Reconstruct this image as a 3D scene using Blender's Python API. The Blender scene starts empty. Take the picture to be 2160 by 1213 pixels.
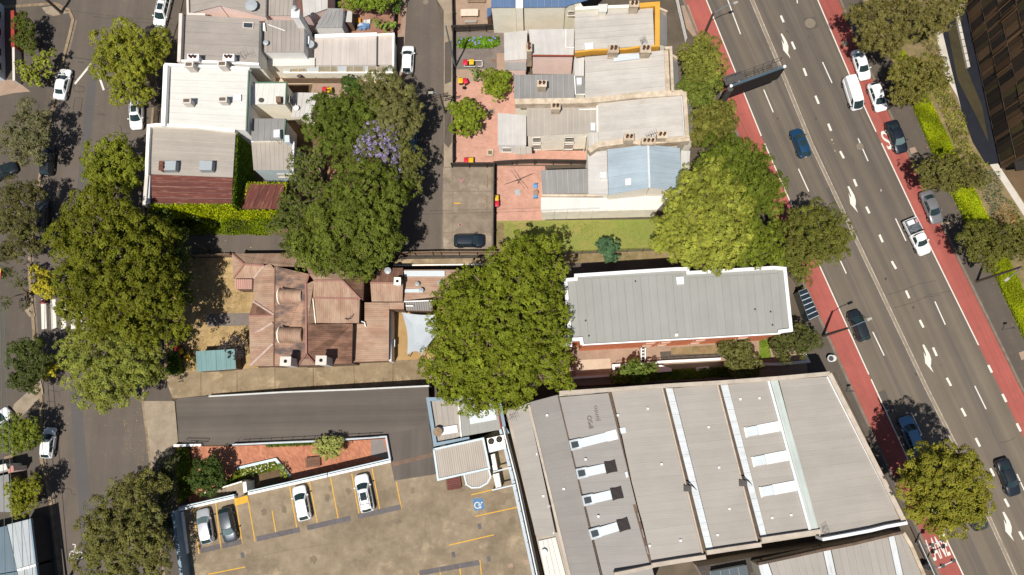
import bpy, bmesh, math, random
import numpy as np
from mathutils import Vector, Matrix
random.seed(7)
R = math.radians
scn = bpy.context.scene
COL = scn.collection

# ---------------------------------------------------------------- camera
F, CX, CY, CH = 1680.0, 1080.0, 606.5, 105.0          # focal length and centre in photo pixels, flying height in metres
_d = Vector((1130 - CX, -(900 - CY), -F)).normalized()  # the point straight below the drone
_z = -_d
_y = (Vector((0, 1, 0)) - _z * _z.y).normalized()
_x = _y.cross(_z)
RW_ = Matrix((_x, _y, _z))                               # camera -> world
cam = bpy.data.objects.new('camera', bpy.data.cameras.new('camera'))
COL.objects.link(cam)
cam.data.sensor_width = 36.0
cam.data.lens = F / 2160 * 36.0
cam.data.clip_end = 2000
cam.data.clip_start = 1
cam.matrix_world = Matrix.Translation((0, 0, CH)) @ RW_.to_4x4()
scn.camera = cam

# ---------------------------------------------------------------- sky, sun, exposure
SUN_EL = R(68)
SDX, SDY = 0.42, 0.907                                   # the way shadows fall on the ground
w = bpy.data.worlds.new('World'); scn.world = w; w.use_nodes = True
nt = w.node_tree
sky = nt.nodes.new('ShaderNodeTexSky'); sky.sky_type = 'NISHITA'; sky.sun_disc = False
sky.sun_elevation = SUN_EL; sky.sun_rotation = math.atan2(-SDX, -SDY)
nt.links.new(sky.outputs[0], nt.nodes['Background'].inputs[0])
nt.nodes['Background'].inputs[1].default_value = 0.065
sl = bpy.data.lights.new('sun', 'SUN'); sl.energy = 5.0; sl.angle = R(0.5); sl.color = (1.0, 0.963, 0.905)
sun = bpy.data.objects.new('sun', sl); COL.objects.link(sun)
sun.rotation_euler = Vector((SDX * math.cos(SUN_EL), SDY * math.cos(SUN_EL), -math.sin(SUN_EL))).to_track_quat('-Z', 'Y').to_euler()
sun.location = (-20, -50, 120)
scn.view_settings.view_transform = 'Standard'; scn.view_settings.look = 'None'
scn.view_settings.exposure = 0.25; scn.view_settings.gamma = 1.0

# ---------------------------------------------------------------- pixel -> place
def P(px, py, h=0.0):
    d = RW_ @ Vector(((px - CX) / F, -(py - CY) / F, -1.0))
    return Vector((0, 0, CH)) + d * ((h - CH) / d.z)
def PP(pts, h=0.0):
    return [P(p[0], p[1], p[2] if len(p) > 2 else h) for p in pts]
def itp(poly, y):
    for (x0, y0), (x1, y1) in zip(poly, poly[1:]):
        if y <= y1: break
    return x0 + (x1 - x0) * (y - y0) / (y1 - y0)

# ---------------------------------------------------------------- colours and materials
KA = 0.70
def lin(c):
    c /= 255.0
    return c / 12.92 if c <= 0.04045 else ((c + 0.055) / 1.055) ** 2.4
def A(r, g, b, k=1.0):
    return tuple(min(0.85, lin(v) * KA * k) for v in (r, g, b))
_M = {}
class NT:
    def __init__(s, name):
        s.m = bpy.data.materials.new(name); s.m.use_nodes = True
        s.t = s.m.node_tree; s.b = s.t.nodes['Principled BSDF']
    def n(s, kind, **kw):
        nd = s.t.nodes.new(kind)
        for k, v in kw.items(): setattr(nd, k, v)
        return nd
    def l(s, a, b): s.t.links.new(a, b)
    def math(s, op, a, b=None, c=None, clamp=False):
        nd = s.n('ShaderNodeMath', operation=op, use_clamp=clamp)
        for i, v in enumerate((a, b, c)):
            if v is None: continue
            if isinstance(v, (int, float)): nd.inputs[i].default_value = v
            else: s.l(v, nd.inputs[i])
        return nd.outputs[0]
    def noise(s, vec, scale, detail=4.0, rough=0.55):
        nd = s.n('ShaderNodeTexNoise'); nd.inputs['Scale'].default_value = scale
        nd.inputs['Detail'].default_value = detail; nd.inputs['Roughness'].default_value = rough
        s.l(vec, nd.inputs['Vector']); return nd.outputs[0]
    def mapr(s, v, a, b, c, d):
        nd = s.n('ShaderNodeMapRange'); s.l(v, nd.inputs[0])
        for i, x in enumerate((a, b, c, d)): nd.inputs[i + 1].default_value = x
        return nd.outputs[0]
    def mix(s, f, a, b, kind='MIX'):
        nd = s.n('ShaderNodeMix', data_type='RGBA', blend_type=kind)
        for i, v in ((0, f), (6, a), (7, b)):
            if isinstance(v, (int, float)): nd.inputs[i].default_value = v
            elif isinstance(v, tuple): nd.inputs[i].default_value = (*v[:3], 1)
            else: s.l(v, nd.inputs[i])
        return nd.outputs[2]
    def scalecol(s, col, f):
        nd = s.n('ShaderNodeVectorMath', operation='SCALE')
        if isinstance(col, tuple): nd.inputs[0].default_value = col[:3]
        else: s.l(col, nd.inputs[0])
        s.l(f, nd.inputs['Scale']); return nd.outputs[0]
    def uvscaled(s, sx, sy):
        tc = s.n('ShaderNodeTexCoord'); mp = s.n('ShaderNodeMapping'); mp.inputs['Scale'].default_value = (sx, sy, 1)
        s.l(tc.outputs['UV'], mp.inputs[0]); return mp.outputs[0]
    def pos(s):
        return s.n('ShaderNodeNewGeometry').outputs['Position']
    def bump(s, h, strength, dist):
        nd = s.n('ShaderNodeBump'); nd.inputs['Strength'].default_value = strength; nd.inputs['Distance'].default_value = dist
        s.l(h, nd.inputs['Height']); s.l(nd.outputs[0], s.b.inputs['Normal'])
    def out(s, col, rough=0.8, metal=0.0, spec=0.3):
        if isinstance(col, tuple): s.b.inputs['Base Color'].default_value = (*col[:3], 1)
        else: s.l(col, s.b.inputs['Base Color'])
        s.b.inputs['Roughness'].default_value = rough; s.b.inputs['Metallic'].default_value = metal
        s.b.inputs['Specular IOR Level'].default_value = spec
        return s.m

def M(name, col, rough=0.8, var=0.18, scale=0.8, metal=0.0, rnd=0.0, fine=0.08, spec=0.3, bump=0.0):
    """plain surface: uneven tone in two sizes, and a tone of its own for each object"""
    if name in _M: return _M[name]
    t = NT(name); p = t.pos()
    f = t.mapr(t.noise(p, scale, 5, 0.6), 0.25, 0.75, 1 - var, 1 + var)
    if fine: f = t.math('MULTIPLY', f, t.mapr(t.noise(p, 9.0, 3), 0.25, 0.75, 1 - fine, 1 + fine))
    if rnd:
        oi = t.n('ShaderNodeObjectInfo').outputs['Random']
        f = t.math('MULTIPLY', f, t.mapr(oi, 0, 1, 1 - rnd, 1 + rnd))
    if bump: t.bump(t.noise(p, 6, 4), bump, 0.05)
    _M[name] = t.out(t.scalecol(col, f), rough, metal, spec); return _M[name]

def MCORR(name, col, period=0.27, depth=0.13, var=0.12, rnd=0.05, rust=None, rustamt=0.5, rough=0.6, streak=0.1, col2=None, spec=0.35):
    """ribbed sheet metal: ribs run along v of the uv map, dirt runs down the ribs"""
    if name in _M: return _M[name]
    t = NT(name); p = t.pos()
    sep = t.n('ShaderNodeSeparateXYZ'); t.l(t.uvscaled(1, 1), sep.inputs[0])
    s = t.math('SINE', t.math('MULTIPLY', sep.outputs[0], 2 * math.pi / period))
    f = t.mapr(s, -1, 1, 1 - depth, 1 + depth * 0.6)
    f = t.math('MULTIPLY', f, t.mapr(t.noise(t.uvscaled(2.2, 0.18), 1.0, 5, 0.6), 0.25, 0.75, 1 - streak, 1 + streak))
    f = t.math('MULTIPLY', f, t.mapr(t.noise(p, 0.35, 5, 0.6), 0.25, 0.75, 1 - var, 1 + var))
    oi = t.n('ShaderNodeObjectInfo').outputs['Random']
    f = t.math('MULTIPLY', f, t.mapr(oi, 0, 1, 1 - rnd, 1 + rnd))
    c = col
    if col2:
        c = t.mix(t.mapr(t.noise(t.uvscaled(0.9, 0.35), 0.8, 6, 0.65), 0.42, 0.6, 0, 1), col, col2)
    if rust:
        c = t.mix(t.math('MULTIPLY', t.mapr(t.noise(t.uvscaled(2.5, 0.3), 1.3, 6, 0.7), 0.52, 0.72, 0, 1), rustamt), c, rust)
    t.bump(s, 0.12, 0.02)
    _M[name] = t.out(t.scalecol(c, f), rough, 0.0, spec); return _M[name]

def MASPH(name, col, col2=None, band=0.10, stain=0.16, fine=0.14, dirt=None):
    """asphalt: tyre tracks along v, stains and stone grain"""
    if name in _M: return _M[name]
    t = NT(name); p = t.pos()
    f = t.mapr(t.noise(t.uvscaled(0.62, 0.008), 1.0, 3, 0.6), 0.3, 0.7, 1 - band, 1 + band)
    f = t.math('MULTIPLY', f, t.mapr(t.noise(p, 0.22, 6, 0.65), 0.25, 0.75, 1 - stain, 1 + stain))
    f = t.math('MULTIPLY', f, t.mapr(t.noise(p, 14, 3, 0.7), 0.2, 0.8, 1 - fine, 1 + fine))
    c = col
    if col2: c = t.mix(t.mapr(t.noise(t.uvscaled(0.5, 0.01), 1.3, 4, 0.6), 0.38, 0.62, 0, 1), col, col2)
    if dirt: c = t.mix(t.mapr(t.noise(p, 0.9, 8, 0.7), 0.54, 0.72, 0, 0.6), c, dirt)
    t.bump(t.noise(p, 30, 3), 0.25, 0.01)
    _M[name] = t.out(t.scalecol(c, f), 0.85, 0, 0.3); return _M[name]

def MCONC(name, col, col2, scale=0.7, rnd=0.06, contrast=1.0, col3=None, col4=None):
    """weathered concrete: blotches of a second, dirtier colour"""
    if name in _M: return _M[name]
    t = NT(name); p = t.pos()
    n1 = t.noise(p, scale, 8, 0.68); n2 = t.noise(p, scale * 0.23, 4, 0.6)
    c = t.mix(t.mapr(t.math('ADD', t.math('MULTIPLY', n1, 0.6), t.math('MULTIPLY', n2, 0.4)), 0.5 - 0.12 / contrast, 0.5 + 0.12 / contrast, 0, 1), col2, col)
    if col3: c = t.mix(t.mapr(t.noise(p, scale * 0.5, 9, 0.72), 0.56, 0.68, 0, 0.75), c, col3)
    if col4:
        sh = t.n('ShaderNodeMapping'); t.l(p, sh.inputs[0]); sh.inputs['Location'].default_value = (37.0, 11.0, 0)
        c = t.mix(t.mapr(t.noise(sh.outputs[0], scale * 0.7, 9, 0.7), 0.58, 0.72, 0, 0.7), c, col4)
    f = t.mapr(t.noise(p, 12, 3), 0.25, 0.75, 0.92, 1.08)
    oi = t.n('ShaderNodeObjectInfo').outputs['Random']
    f = t.math('MULTIPLY', f, t.mapr(oi, 0, 1, 1 - rnd, 1 + rnd))
    _M[name] = t.out(t.scalecol(c, f), 0.88, 0, 0.25); return _M[name]

def MBRICK(name, c1, c2, mortar, bw=0.24, bh=0.08, rot=0.0):
    if name in _M: return _M[name]
    t = NT(name)
    tc = t.n('ShaderNodeTexCoord'); mp = t.n('ShaderNodeMapping'); mp.inputs['Rotation'].default_value[2] = rot
    t.l(tc.outputs['UV'], mp.inputs[0])
    b = t.n('ShaderNodeTexBrick'); t.l(mp.outputs[0], b.inputs['Vector'])
    b.inputs['Color1'].default_value = (*c1, 1); b.inputs['Color2'].default_value = (*c2, 1); b.inputs['Mortar'].default_value = (*mortar, 1)
    b.inputs['Scale'].default_value = 1.0; b.inputs['Brick Width'].default_value = bw; b.inputs['Row Height'].default_value = bh
    b.inputs['Mortar Size'].default_value = 0.006; b.inputs['Bias'].default_value = -0.1
    f = t.mapr(t.noise(t.pos(), 0.8, 6, 0.65), 0.25, 0.75, 0.82, 1.18)
    _M[name] = t.out(t.scalecol(b.outputs[0], f), 0.85, 0, 0.25); return _M[name]

def MLEAF(name):
    if name in _M: return _M[name]
    t = NT(name)
    a = t.n('ShaderNodeAttribute', attribute_name='col')
    t.out(a.outputs['Color'], 0.6, 0, 0.12)
    tr = t.n('ShaderNodeBsdfTranslucent'); t.l(t.mix(1.0, a.outputs['Color'], (1.0, 1.05, 0.4), 'MULTIPLY'), tr.inputs[0])
    mx = t.n('ShaderNodeMixShader'); mx.inputs[0].default_value = 0.22
    t.l(t.b.outputs[0], mx.inputs[1]); t.l(tr.outputs[0], mx.inputs[2])
    t.l(mx.outputs[0], t.t.nodes['Material Output'].inputs[0])
    _M[name] = t.m; return t.m

def MGLASS(name, col=(0.012, 0.016, 0.018), rough=0.05):
    if name in _M: return _M[name]
    t = NT(name); _M[name] = t.out(col, rough, 0, 0.6); return t.m
def MPAINT(name, col, flake=0.0):
    if name in _M: return _M[name]
    t = NT(name); p = t.n('ShaderNodeTexCoord').outputs['Object']
    f = t.mapr(t.noise(p, 2.0, 4), 0.3, 0.7, 0.95, 1.04)
    t.out(t.scalecol(col, f), 0.32, flake, 0.5)
    t.b.inputs['Coat Weight'].default_value = 0.6; t.b.inputs['Coat Roughness'].default_value = 0.065
    _M[name] = t.m; return t.m

# ---------------------------------------------------------------- mesh building
class MB:
    def __init__(s, d=None):
        s.v = []; s.f = []; s.d = Vector((d.x, d.y)).normalized() if d is not None else Vector((0, 1))
    def face(s, pts):
        i = len(s.v); s.v += [Vector(p) for p in pts]; s.f.append(tuple(range(i, i + len(pts)))); return s
    def prism(s, top, zb=None, drop=None):
        top = [Vector(p) for p in top]
        ar = sum(a.x * b.y - b.x * a.y for a, b in zip(top, top[1:] + top[:1]))
        if ar < 0: top.reverse()
        n = len(top); i = len(s.v)
        bot = [Vector((p.x, p.y, (zb if drop is None else p.z - drop))) for p in top]
        s.v += top + bot
        s.f.append(tuple(range(i, i + n))); s.f.append(tuple(range(i + 2 * n - 1, i + n - 1, -1)))
        for k in range(n):
            j = (k + 1) % n
            s.f.append((i + k, i + n + k, i + n + j, i + j))
        return s
    def box(s, c, sx, sy, sz, ax=None):
        """box with its base centre at c; ax = direction of its x side"""
        ax = Vector((ax.x, ax.y, 0)).normalized() if ax is not None else Vector((1, 0, 0))
        ay = Vector((-ax.y, ax.x, 0)); c = Vector(c)
        pts = [c + ax * (a * sx / 2) + ay * (b * sy / 2) + Vector((0, 0, sz)) for a, b in ((-1, -1), (1, -1), (1, 1), (-1, 1))]
        return s.prism(pts, c.z)
    def beam(s, a, b, wd, ht=None):
        """square bar from a to b"""
        ht = wd if ht is None else ht
        a, b = Vector(a), Vector(b); d = (b - a).normalized()
        up = Vector((0, 0, 1)) if abs(d.z) < 0.9 else Vector((1, 0, 0))
        x = d.cross(up).normalized() * (wd / 2); y = x.cross(d).normalized() * (ht / 2)
        i = len(s.v)
        s.v += [a - x - y, a + x - y, a + x + y, a - x + y, b - x - y, b + x - y, b + x + y, b - x + y]
        s.f += [(i + 3, i + 2, i + 1, i), (i + 4, i + 5, i + 6, i + 7)] + [(i + k, i + (k + 1) % 4, i + 4 + (k + 1) % 4, i + 4 + k) for k in range(4)]
        return s
    def tube(s, pts, rs, n=7, cap=True):
        pts = [Vector(p) for p in pts]; base = len(s.v)
        rs = [rs] * len(pts) if isinstance(rs, (int, float)) else rs
        for k, p in enumerate(pts):
            d = (pts[min(k + 1, len(pts) - 1)] - pts[max(k - 1, 0)]).normalized()
            up = Vector((0, 0, 1)) if abs(d.z) < 0.9 else Vector((1, 0, 0))
            x = d.cross(up).normalized(); y = d.cross(x)
            for q in range(n):
                a = 2 * math.pi * q / n; s.v.append(p + (x * math.cos(a) + y * math.sin(a)) * rs[k])
        for k in range(len(pts) - 1):
            for q in range(n):
                a, b = base + k * n + q, base + k * n + (q + 1) % n
                s.f.append((a, a + n, b + n, b))
        if cap:
            s.f.append(tuple(base + q for q in range(n))); e = base + (len(pts) - 1) * n
            s.f.append(tuple(e + q for q in reversed(range(n))))
        return s
    def cyl(s, c, r, h, n=12, r2=None):
        c = Vector(c); return s.tube([c, c + Vector((0, 0, h))], [r, r if r2 is None else r2], n)
    def wall(s, line, wd, zt, zb):
        """upright wall along a line of world points, mitred"""
        line = [Vector((p[0], p[1], 0)) for p in line]; L = []; Rr = []
        for k, p in enumerate(line):
            d0 = (p - line[k - 1]).normalized() if k else (line[1] - p).normalized()
            d1 = (line[k + 1] - p).normalized() if k < len(line) - 1 else d0
            n0 = Vector((-d0.y, d0.x, 0)); n1 = Vector((-d1.y, d1.x, 0)); m = (n0 + n1).normalized()
            m = m * (wd / 2 / max(0.4, m.dot(n0))); L.append(p + m); Rr.append(p - m)
        zt = [zt] * len(line) if isinstance(zt, (int, float)) else zt
        for k in range(len(line) - 1):
            q = [L[k], Rr[k], Rr[k + 1], L[k + 1]]; z = [zt[k], zt[k], zt[k + 1], zt[k + 1]]
            s.prism([Vector((p.x, p.y, a)) for p, a in zip(q, z)], zb)
        return s
    def grid(s, fn, nu, nv):
        b = len(s.v)
        for i in range(nu + 1):
            for j in range(nv + 1): s.v.append(Vector(fn(i / nu, j / nv)))
        for i in range(nu):
            for j in range(nv):
                a = b + i * (nv + 1) + j; s.f.append((a, a + nv + 1, a + nv + 2, a + 1))
        return s
    def build(s, name, mat, parent=None, kind=None, smooth=False, local=False):
        me = bpy.data.meshes.new(name)
        off = parent_loc(parent) if (parent is not None and not local) else Vector((0, 0, 0))
        me.from_pydata([p - off for p in s.v], [], s.f)
        uv = me.uv_layers.new(name='UVMap').data
        dx, dy = s.d.x, s.d.y
        me.update()
        for p in me.polygons:
            nx, ny, nz = p.normal
            flat = abs(nz) > 0.35
            if not flat:
                l = math.hypot(nx, ny) or 1.0; tx, ty = -ny / l, nx / l
            for li in p.loop_indices:
                c = s.v[me.loops[li].vertex_index]
                uv[li].uv = (c.x * dy - c.y * dx, c.x * dx + c.y * dy) if flat else (c.x * tx + c.y * ty, c.z)
        if smooth: me.shade_smooth()
        me.materials.append(mat)
        o = bpy.data.objects.new(name, me); COL.objects.link(o)
        if parent is not None: o.parent = parent
        if kind: o['kind'] = kind
        return o
_LOC = {}
def parent_loc(o):
    v = Vector((0, 0, 0))
    while o is not None:
        v += o.location; o = o.parent
    return v
def thing(name, label, cat, loc=(0, 0, 0), group=None, rz=0.0):
    o = bpy.data.objects.new(name, None); COL.objects.link(o); o.empty_display_size = 0.3
    o.location = loc; o.rotation_euler = (0, 0, rz)
    o['label'] = label; o['category'] = cat
    if group: o['group'] = group
    return o
def tag(o, label, cat, group=None):
    o['label'] = label; o['category'] = cat
    if group: o['group'] = group
    return o
def struct(mb, name, mat):
    return mb.build(name, mat, kind='structure')
def sheet(name, pts, mat, z=0.0, d=None, parent=None, thick=0.04):
    """a flat piece of ground traced from the photo; a thin slab with its top at z"""
    mb = MB(d).prism([P(p[0], p[1], z) for p in pts], drop=thick)
    return mb.build(name, mat, parent, kind=None if parent is not None else 'structure')
def slab_on(parent, name, pts, h, thick, mat, d=None):
    return MB(d).prism(PP(pts, h), drop=thick).build(name, mat, parent)
def lerp(a, b, t): return a + (b - a) * t
# ---------------------------------------------------------------- ground materials
m_ground = MCONC('ground_mix', A(112, 98, 82), A(82, 74, 62), 0.3)
m_road = MASPH('main_asphalt', A(102, 93, 84), A(122, 110, 94), 0.13, 0.09, 0.10)
m_street = MASPH('street_asphalt', A(101, 91, 82), A(108, 97, 86), 0.05, 0.12, 0.12, dirt=A(122, 108, 92))
m_patch = MASPH('patch_asphalt', A(95, 90, 88), None, 0.03, 0.08)
m_path = MASPH('path_asphalt', A(92, 83, 74), A(98, 88, 78), 0.03, 0.13, 0.12, dirt=A(116, 98, 78))
m_drive = MASPH('drive_asphalt', A(94, 86, 79), A(106, 97, 88), 0.06, 0.13, 0.08)
m_red = MASPH('bus_lane_red', A(178, 98, 86), A(160, 84, 74), 0.12, 0.14, 0.10, dirt=A(132, 86, 76))
m_white = M('line_paint', A(232, 226, 212), 0.7, 0.10, 3.0, fine=0.10)
m_wornwhite = MCONC('worn_line_paint', A(205, 195, 178), A(150, 136, 120), 2.5)
m_yellow = M('yellow_paint', A(226, 170, 50), 0.7, 0.14, 2.5, fine=0.12)
m_kerb = MCONC('kerb_stone', A(172, 152, 124), A(130, 108, 84), 1.2)
m_kerb2 = MCONC('kerb_concrete', A(140, 126, 110), A(112, 100, 88), 1.2)
m_conc = MCONC('concrete_pale', A(170, 154, 132), A(142, 126, 106), 0.8)
m_lotc = MCONC('concrete_lot', A(162, 146, 126), A(128, 114, 98), 0.7, col3=A(186, 168, 146), col4=A(104, 94, 80))
m_strip = MCONC('concrete_strip', A(164, 144, 114), A(132, 114, 88), 0.6, rnd=0.09, col3=A(196, 172, 138), col4=A(110, 94, 72))
m_deck = MCONC('deck_concrete', A(166, 148, 122), A(134, 118, 96), 0.6, contrast=1.1, col3=A(184, 162, 132), col4=A(110, 97, 80))
m_tile = M('grey_tile', A(104, 98, 98), 0.8, 0.2, 3, rnd=0.1)
m_pink = MBRICK('pink_pavers', A(206, 158, 138), A(198, 148, 126), A(184, 136, 118), 0.4, 0.2)
m_greypave = MBRICK('grey_pavers', A(134, 122, 113), A(122, 110, 102), A(108, 98, 90), 0.4, 0.2)
m_tan = MCONC('tan_paving', A(178, 152, 130), A(158, 132, 112), 0.7)
m_cream = MCONC('cream_paving', A(222, 200, 176), A(204, 180, 154), 0.7)
m_herring = MBRICK('red_brick_paving', A(200, 134, 102), A(170, 110, 84), A(150, 98, 78), 0.5, 0.22, 0.9)
m_lawn = MCONC('lawn', A(126, 142, 62), A(160, 150, 84), 0.5, contrast=0.8, col3=A(186, 156, 100))
m_straw = MCONC('dry_grass', A(198, 168, 118), A(142, 118, 80), 0.9, contrast=0.9)
m_mulch = MCONC('mulch', A(158, 136, 100), A(116, 104, 66), 1.1)
m_soil = MCONC('soil', A(122, 98, 72), A(84, 68, 50), 0.7)
m_trenchshade = MCONC('trench_shade_tone', A(36, 38, 46), A(26, 28, 36), 0.6)  # blue-black colour that stands in for shade beside the timber building
m_olive = MCONC('olive_gravel', A(72, 64, 40), A(58, 52, 34), 0.8)
m_whitepath = MCONC('white_path', A(214, 206, 192), A(196, 186, 170), 0.7)
m_iron = M('cast_iron', A(134, 122, 104), 0.7, 0.2, 4)

# ---------------------------------------------------------------- ground sheet
g = MB(); gx = 260
g.prism([(-gx, -gx, -0.06), (gx, -gx, -0.06), (gx, gx, -0.06), (-gx, gx, -0.06)], -0.4)
struct(g, 'ground', m_ground)

# ---------------------------------------------------------------- main road
def smooth(poly, n=3):
    return poly
LW = [(1372, -280), (1490, 0), (1605, 285), (1682, 460), (1725, 552), (1820, 762), (1907, 951), (2032, 1213), (2156, 1480)]
CL = [(1472, -280), (1586, 0), (1641, 131), (1711, 303), (1819, 533), (1955, 820), (2014, 937), (2079, 1076), (2141, 1213), (2262, 1480)]
RWL = [(1604, -280), (1725, 0), (1792, 158), (1848, 278), (1962, 520), (2064, 728), (2153, 910), (2300, 1213), (2430, 1480)]
LK = [(x - 46.5 - 0.002 * y, y) for x, y in LW]
RK = [(x + 44, y) for x, y in RWL]
HE = [(1690, -280), (1800, -40), (1925, 217), (1972, 327), (2042, 472), (2090, 557), (2160, 705), (2310, 1010), (2540, 1480)]
rd = (P(2139, 1208) - P(1586, 0)).normalized()
main_road = sheet('main_road', LK + RK[::-1], m_road, 0.0, rd)
def band(name, a, b, mat, z, parent=None, d=rd, y0=None, y1=None):
    return sheet(name, a + b[::-1], mat, z, d, parent, 0.003)
for a, b in ((LK, LW), (RWL, RK)):
    band('bus_lane', a, b, m_red, 0.006, main_road)
def stripe(name, pts, wd, mat, z, parent, h=0.0):
    """painted line of width wd metres along photo points"""
    q = [P(x, y, h) for x, y in pts]; L = []; Rr = []
    for k, p in enumerate(q):
        d = (q[min(k + 1, len(q) - 1)] - q[max(k - 1, 0)]).normalized(); n = Vector((-d.y, d.x, 0)) * (wd / 2)
        L.append(p + n); Rr.append(p - n)
    mb = MB()
    for k in range(len(q) - 1):
        mb.prism([v + Vector((0, 0, z)) for v in (L[k], Rr[k], Rr[k + 1], L[k + 1])], drop=0.003)
    return mb.build(name, mat, parent)
def sub(poly, y0, y1):
    return [(itp(poly, y0), y0)] + [p for p in poly if y0 < p[1] < y1] + [(itp(poly, y1), y1)]
stripe('edge_line', sub(LW, -280, 287), 0.15, m_white, 0.012, main_road)
stripe('edge_line', sub(LW, 303, 790), 0.15, m_white, 0.012, main_road)
stripe('edge_line', sub(LW, 800, 1480), 0.15, m_white, 0.012, main_road)
for a, b in ((-280, 158), (222, 278), (302, 728), (770, 786), (831, 848), (893, 910), (955, 972), (1016, 1033)):
    stripe('edge_line', sub(RWL, a, b), 0.15 if b - a > 20 else 0.3, m_white, 0.012, main_road)
for o in (-3.6, 3.6):
    stripe('centre_line', [(x + o, y) for x, y in CL], 0.13, m_wornwhite, 0.012, main_road)
stripe('centre_seam', CL, 0.22, MASPH('seam_pale', A(150, 134, 112), None, 0.02, 0.1), 0.008, main_road)
# asphalt joints between the lanes
for k, line in enumerate(([(1615, 60), (1742, 345), (1820, 515), (1905, 705), (1990, 890), (2100, 1130), (2140, 1215)],)):
    stripe('road_seam', [(x - 52, y) for x, y in line], 0.06, M('seam_line', A(128, 118, 106), 0.8, 0.2), 0.008, main_road)
dashes = [((1535, 0), (1562, 72)), ((1611, 189), (1631, 237)), ((1684, 356), (1706, 404)), ((1769, 542), (1785, 577)),
          ((1841, 700), (1865, 750)), ((1922, 870), (1945, 918)), ((2025, 1088), (2039, 1119)), ((1678, -30), (1682, 7)), ((1735, 131), (1755, 175)),
          ((1810, 292), (1831, 340)), ((1889, 461), (1911, 508)), ((1972, 636), (1994, 685)), ((2056, 814), (2080, 863)), ((2145, 1000), (2168, 1050))]
for a, b in dashes: stripe('lane_dash', [a, b], 0.15, m_white, 0.012, main_road)
short = [((1647, 33), (1653, 47)), ((1670, 88), (1677, 104)), ((1695, 144), (1701, 160)), ((1720, 202), (1727, 219)), ((1747, 261), (1753, 276)),
         ((1772, 319), (1780, 334)), ((1801, 378), (1807, 393)), ((1827, 436), (1834, 450)), ((1855, 495), (1862, 511)), ((1881, 551), (1890, 567)),
         ((1911, 613), (1918, 629)), ((1940, 675), (1948, 691)), ((1968, 733), (1976, 751)), ((1997, 797), (2006, 814)), ((2028, 861), (2037, 878)),
         ((2058, 924), (2067, 942)), ((2089, 988), (2097, 1004)), ((2119, 1052), (2128, 1069)), ((2150, 1121), (2159, 1138)), ((1622, -24), (1629, -8))]
for a, b in short: stripe('lane_dash', [a, b], 0.30, m_white, 0.012, main_road)
arrow = [(580, 830), (595, 828), (640, 905), (655, 950), (655, 985), (650, 1010), (676, 1067), (605, 985), (600, 940), (590, 888), (606, 922), (614, 930), (608, 900)]
for ox, oy, k in ((1647, 71, 0.88), (1788, 393, 0.94), (1946, 727, 1.0), (2115, 1080, 1.04)):
    pts = [(ox + (x - 582) / 4 * k, oy + (y - 829) / 4 * k) for x, y in arrow]
    sheet('turn_arrow', pts, m_white, 0.012, rd, main_road, 0.003)
for x, y, r in ((1709, 49, 0.75), (1783, 92, 0.45), (1814, 309, 0.5)):
    MB().cyl(P(x, y, 0.004), r, 0.012, 20).build('manhole_cover', m_iron, main_road)
def text_on(parent, s, at, ex, ey, mat, z, bold=0.0, name='lettering'):
    """flat lettering: s drawn with its baseline start at photo point at, x and y unit vectors ex, ey in metres per em"""
    cu = bpy.data.curves.new('t', 'FONT'); cu.body = s; cu.offset = bold
    ob = bpy.data.objects.new('t', cu); COL.objects.link(ob)
    dg = bpy.context.evaluated_depsgraph_get(); me = bpy.data.meshes.new_from_object(ob.evaluated_get(dg))
    COL.objects.unlink(ob); bpy.data.objects.remove(ob)
    off = parent_loc(parent)
    for v in me.vertices:
        q = Vector(at) + ex * v.co.x + ey * v.co.y; v.co = (q.x - off.x, q.y - off.y, q.z - off.z + z)
    me.materials.clear(); me.materials.append(mat); me.name = name
    o = bpy.data.objects.new(name, me); COL.objects.link(o); o.parent = parent
    return o
# LANE painted for the traffic coming up the picture, BUS for the traffic going down
a = P(1966, 1187); bx = (P(2009, 1167) - a); up = (P(1962, 1134) - P(1986, 1180))
text_on(main_road, 'LANE', P(1965.5, 1184.5), P(1982, 1178.4) - P(1965.5, 1184.5), P(1944, 1120) - P(1965.5, 1184.5), m_white, 0.014, 0.012)
text_on(main_road, 'BUS', P(1899, 262), (P(1851, 282) - P(1899, 262)) / 1.9, (P(1881, 300) - P(1861, 258)) * 1.25, m_white, 0.014, 0.012)
# wear on the carriageway: repairs, cracks, drips
m_rpatch = MASPH('road_repair', A(94, 87, 79), None, 0.02, 0.08); m_drip = MASPH('road_drip', A(84, 76, 68), None, 0.02, 0.2)
sheet('road_repair', [(1696, 38), (1719, 35), (1726, 58), (1702, 64)], m_rpatch, 0.006, rd, main_road, 0.003)
sheet('road_repair', [(1846, 830), (1866, 822), (1888, 868), (1868, 876)], m_rpatch, 0.006, rd, main_road, 0.003)
sheet('road_repair', [(1742, 398), (1752, 394), (1786, 468), (1776, 472)], m_rpatch, 0.006, rd, main_road, 0.003)
for pts in ([(1872, 622), (1905, 612), (1940, 598), (1975, 592)], [(1884, 650), (1930, 637), (1960, 622), (2006, 614)], [(1950, 628), (1985, 622)], [(2108, 934), (2122, 932), (2132, 928), (2140, 924)], [(1640, 560), (1668, 552)], [(1796, 330), (1802, 345)], [(2030, 560), (2058, 612), (2092, 690)], [(1700, 610), (1728, 668), (1768, 752)], [(1560, 250), (1585, 305), (1610, 362)]):
    stripe('road_crack', pts, 0.05, MASPH('crack_line', A(80, 72, 66), None, 0.02, 0.2), 0.010, main_road)
_r = random.Random(9)
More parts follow.
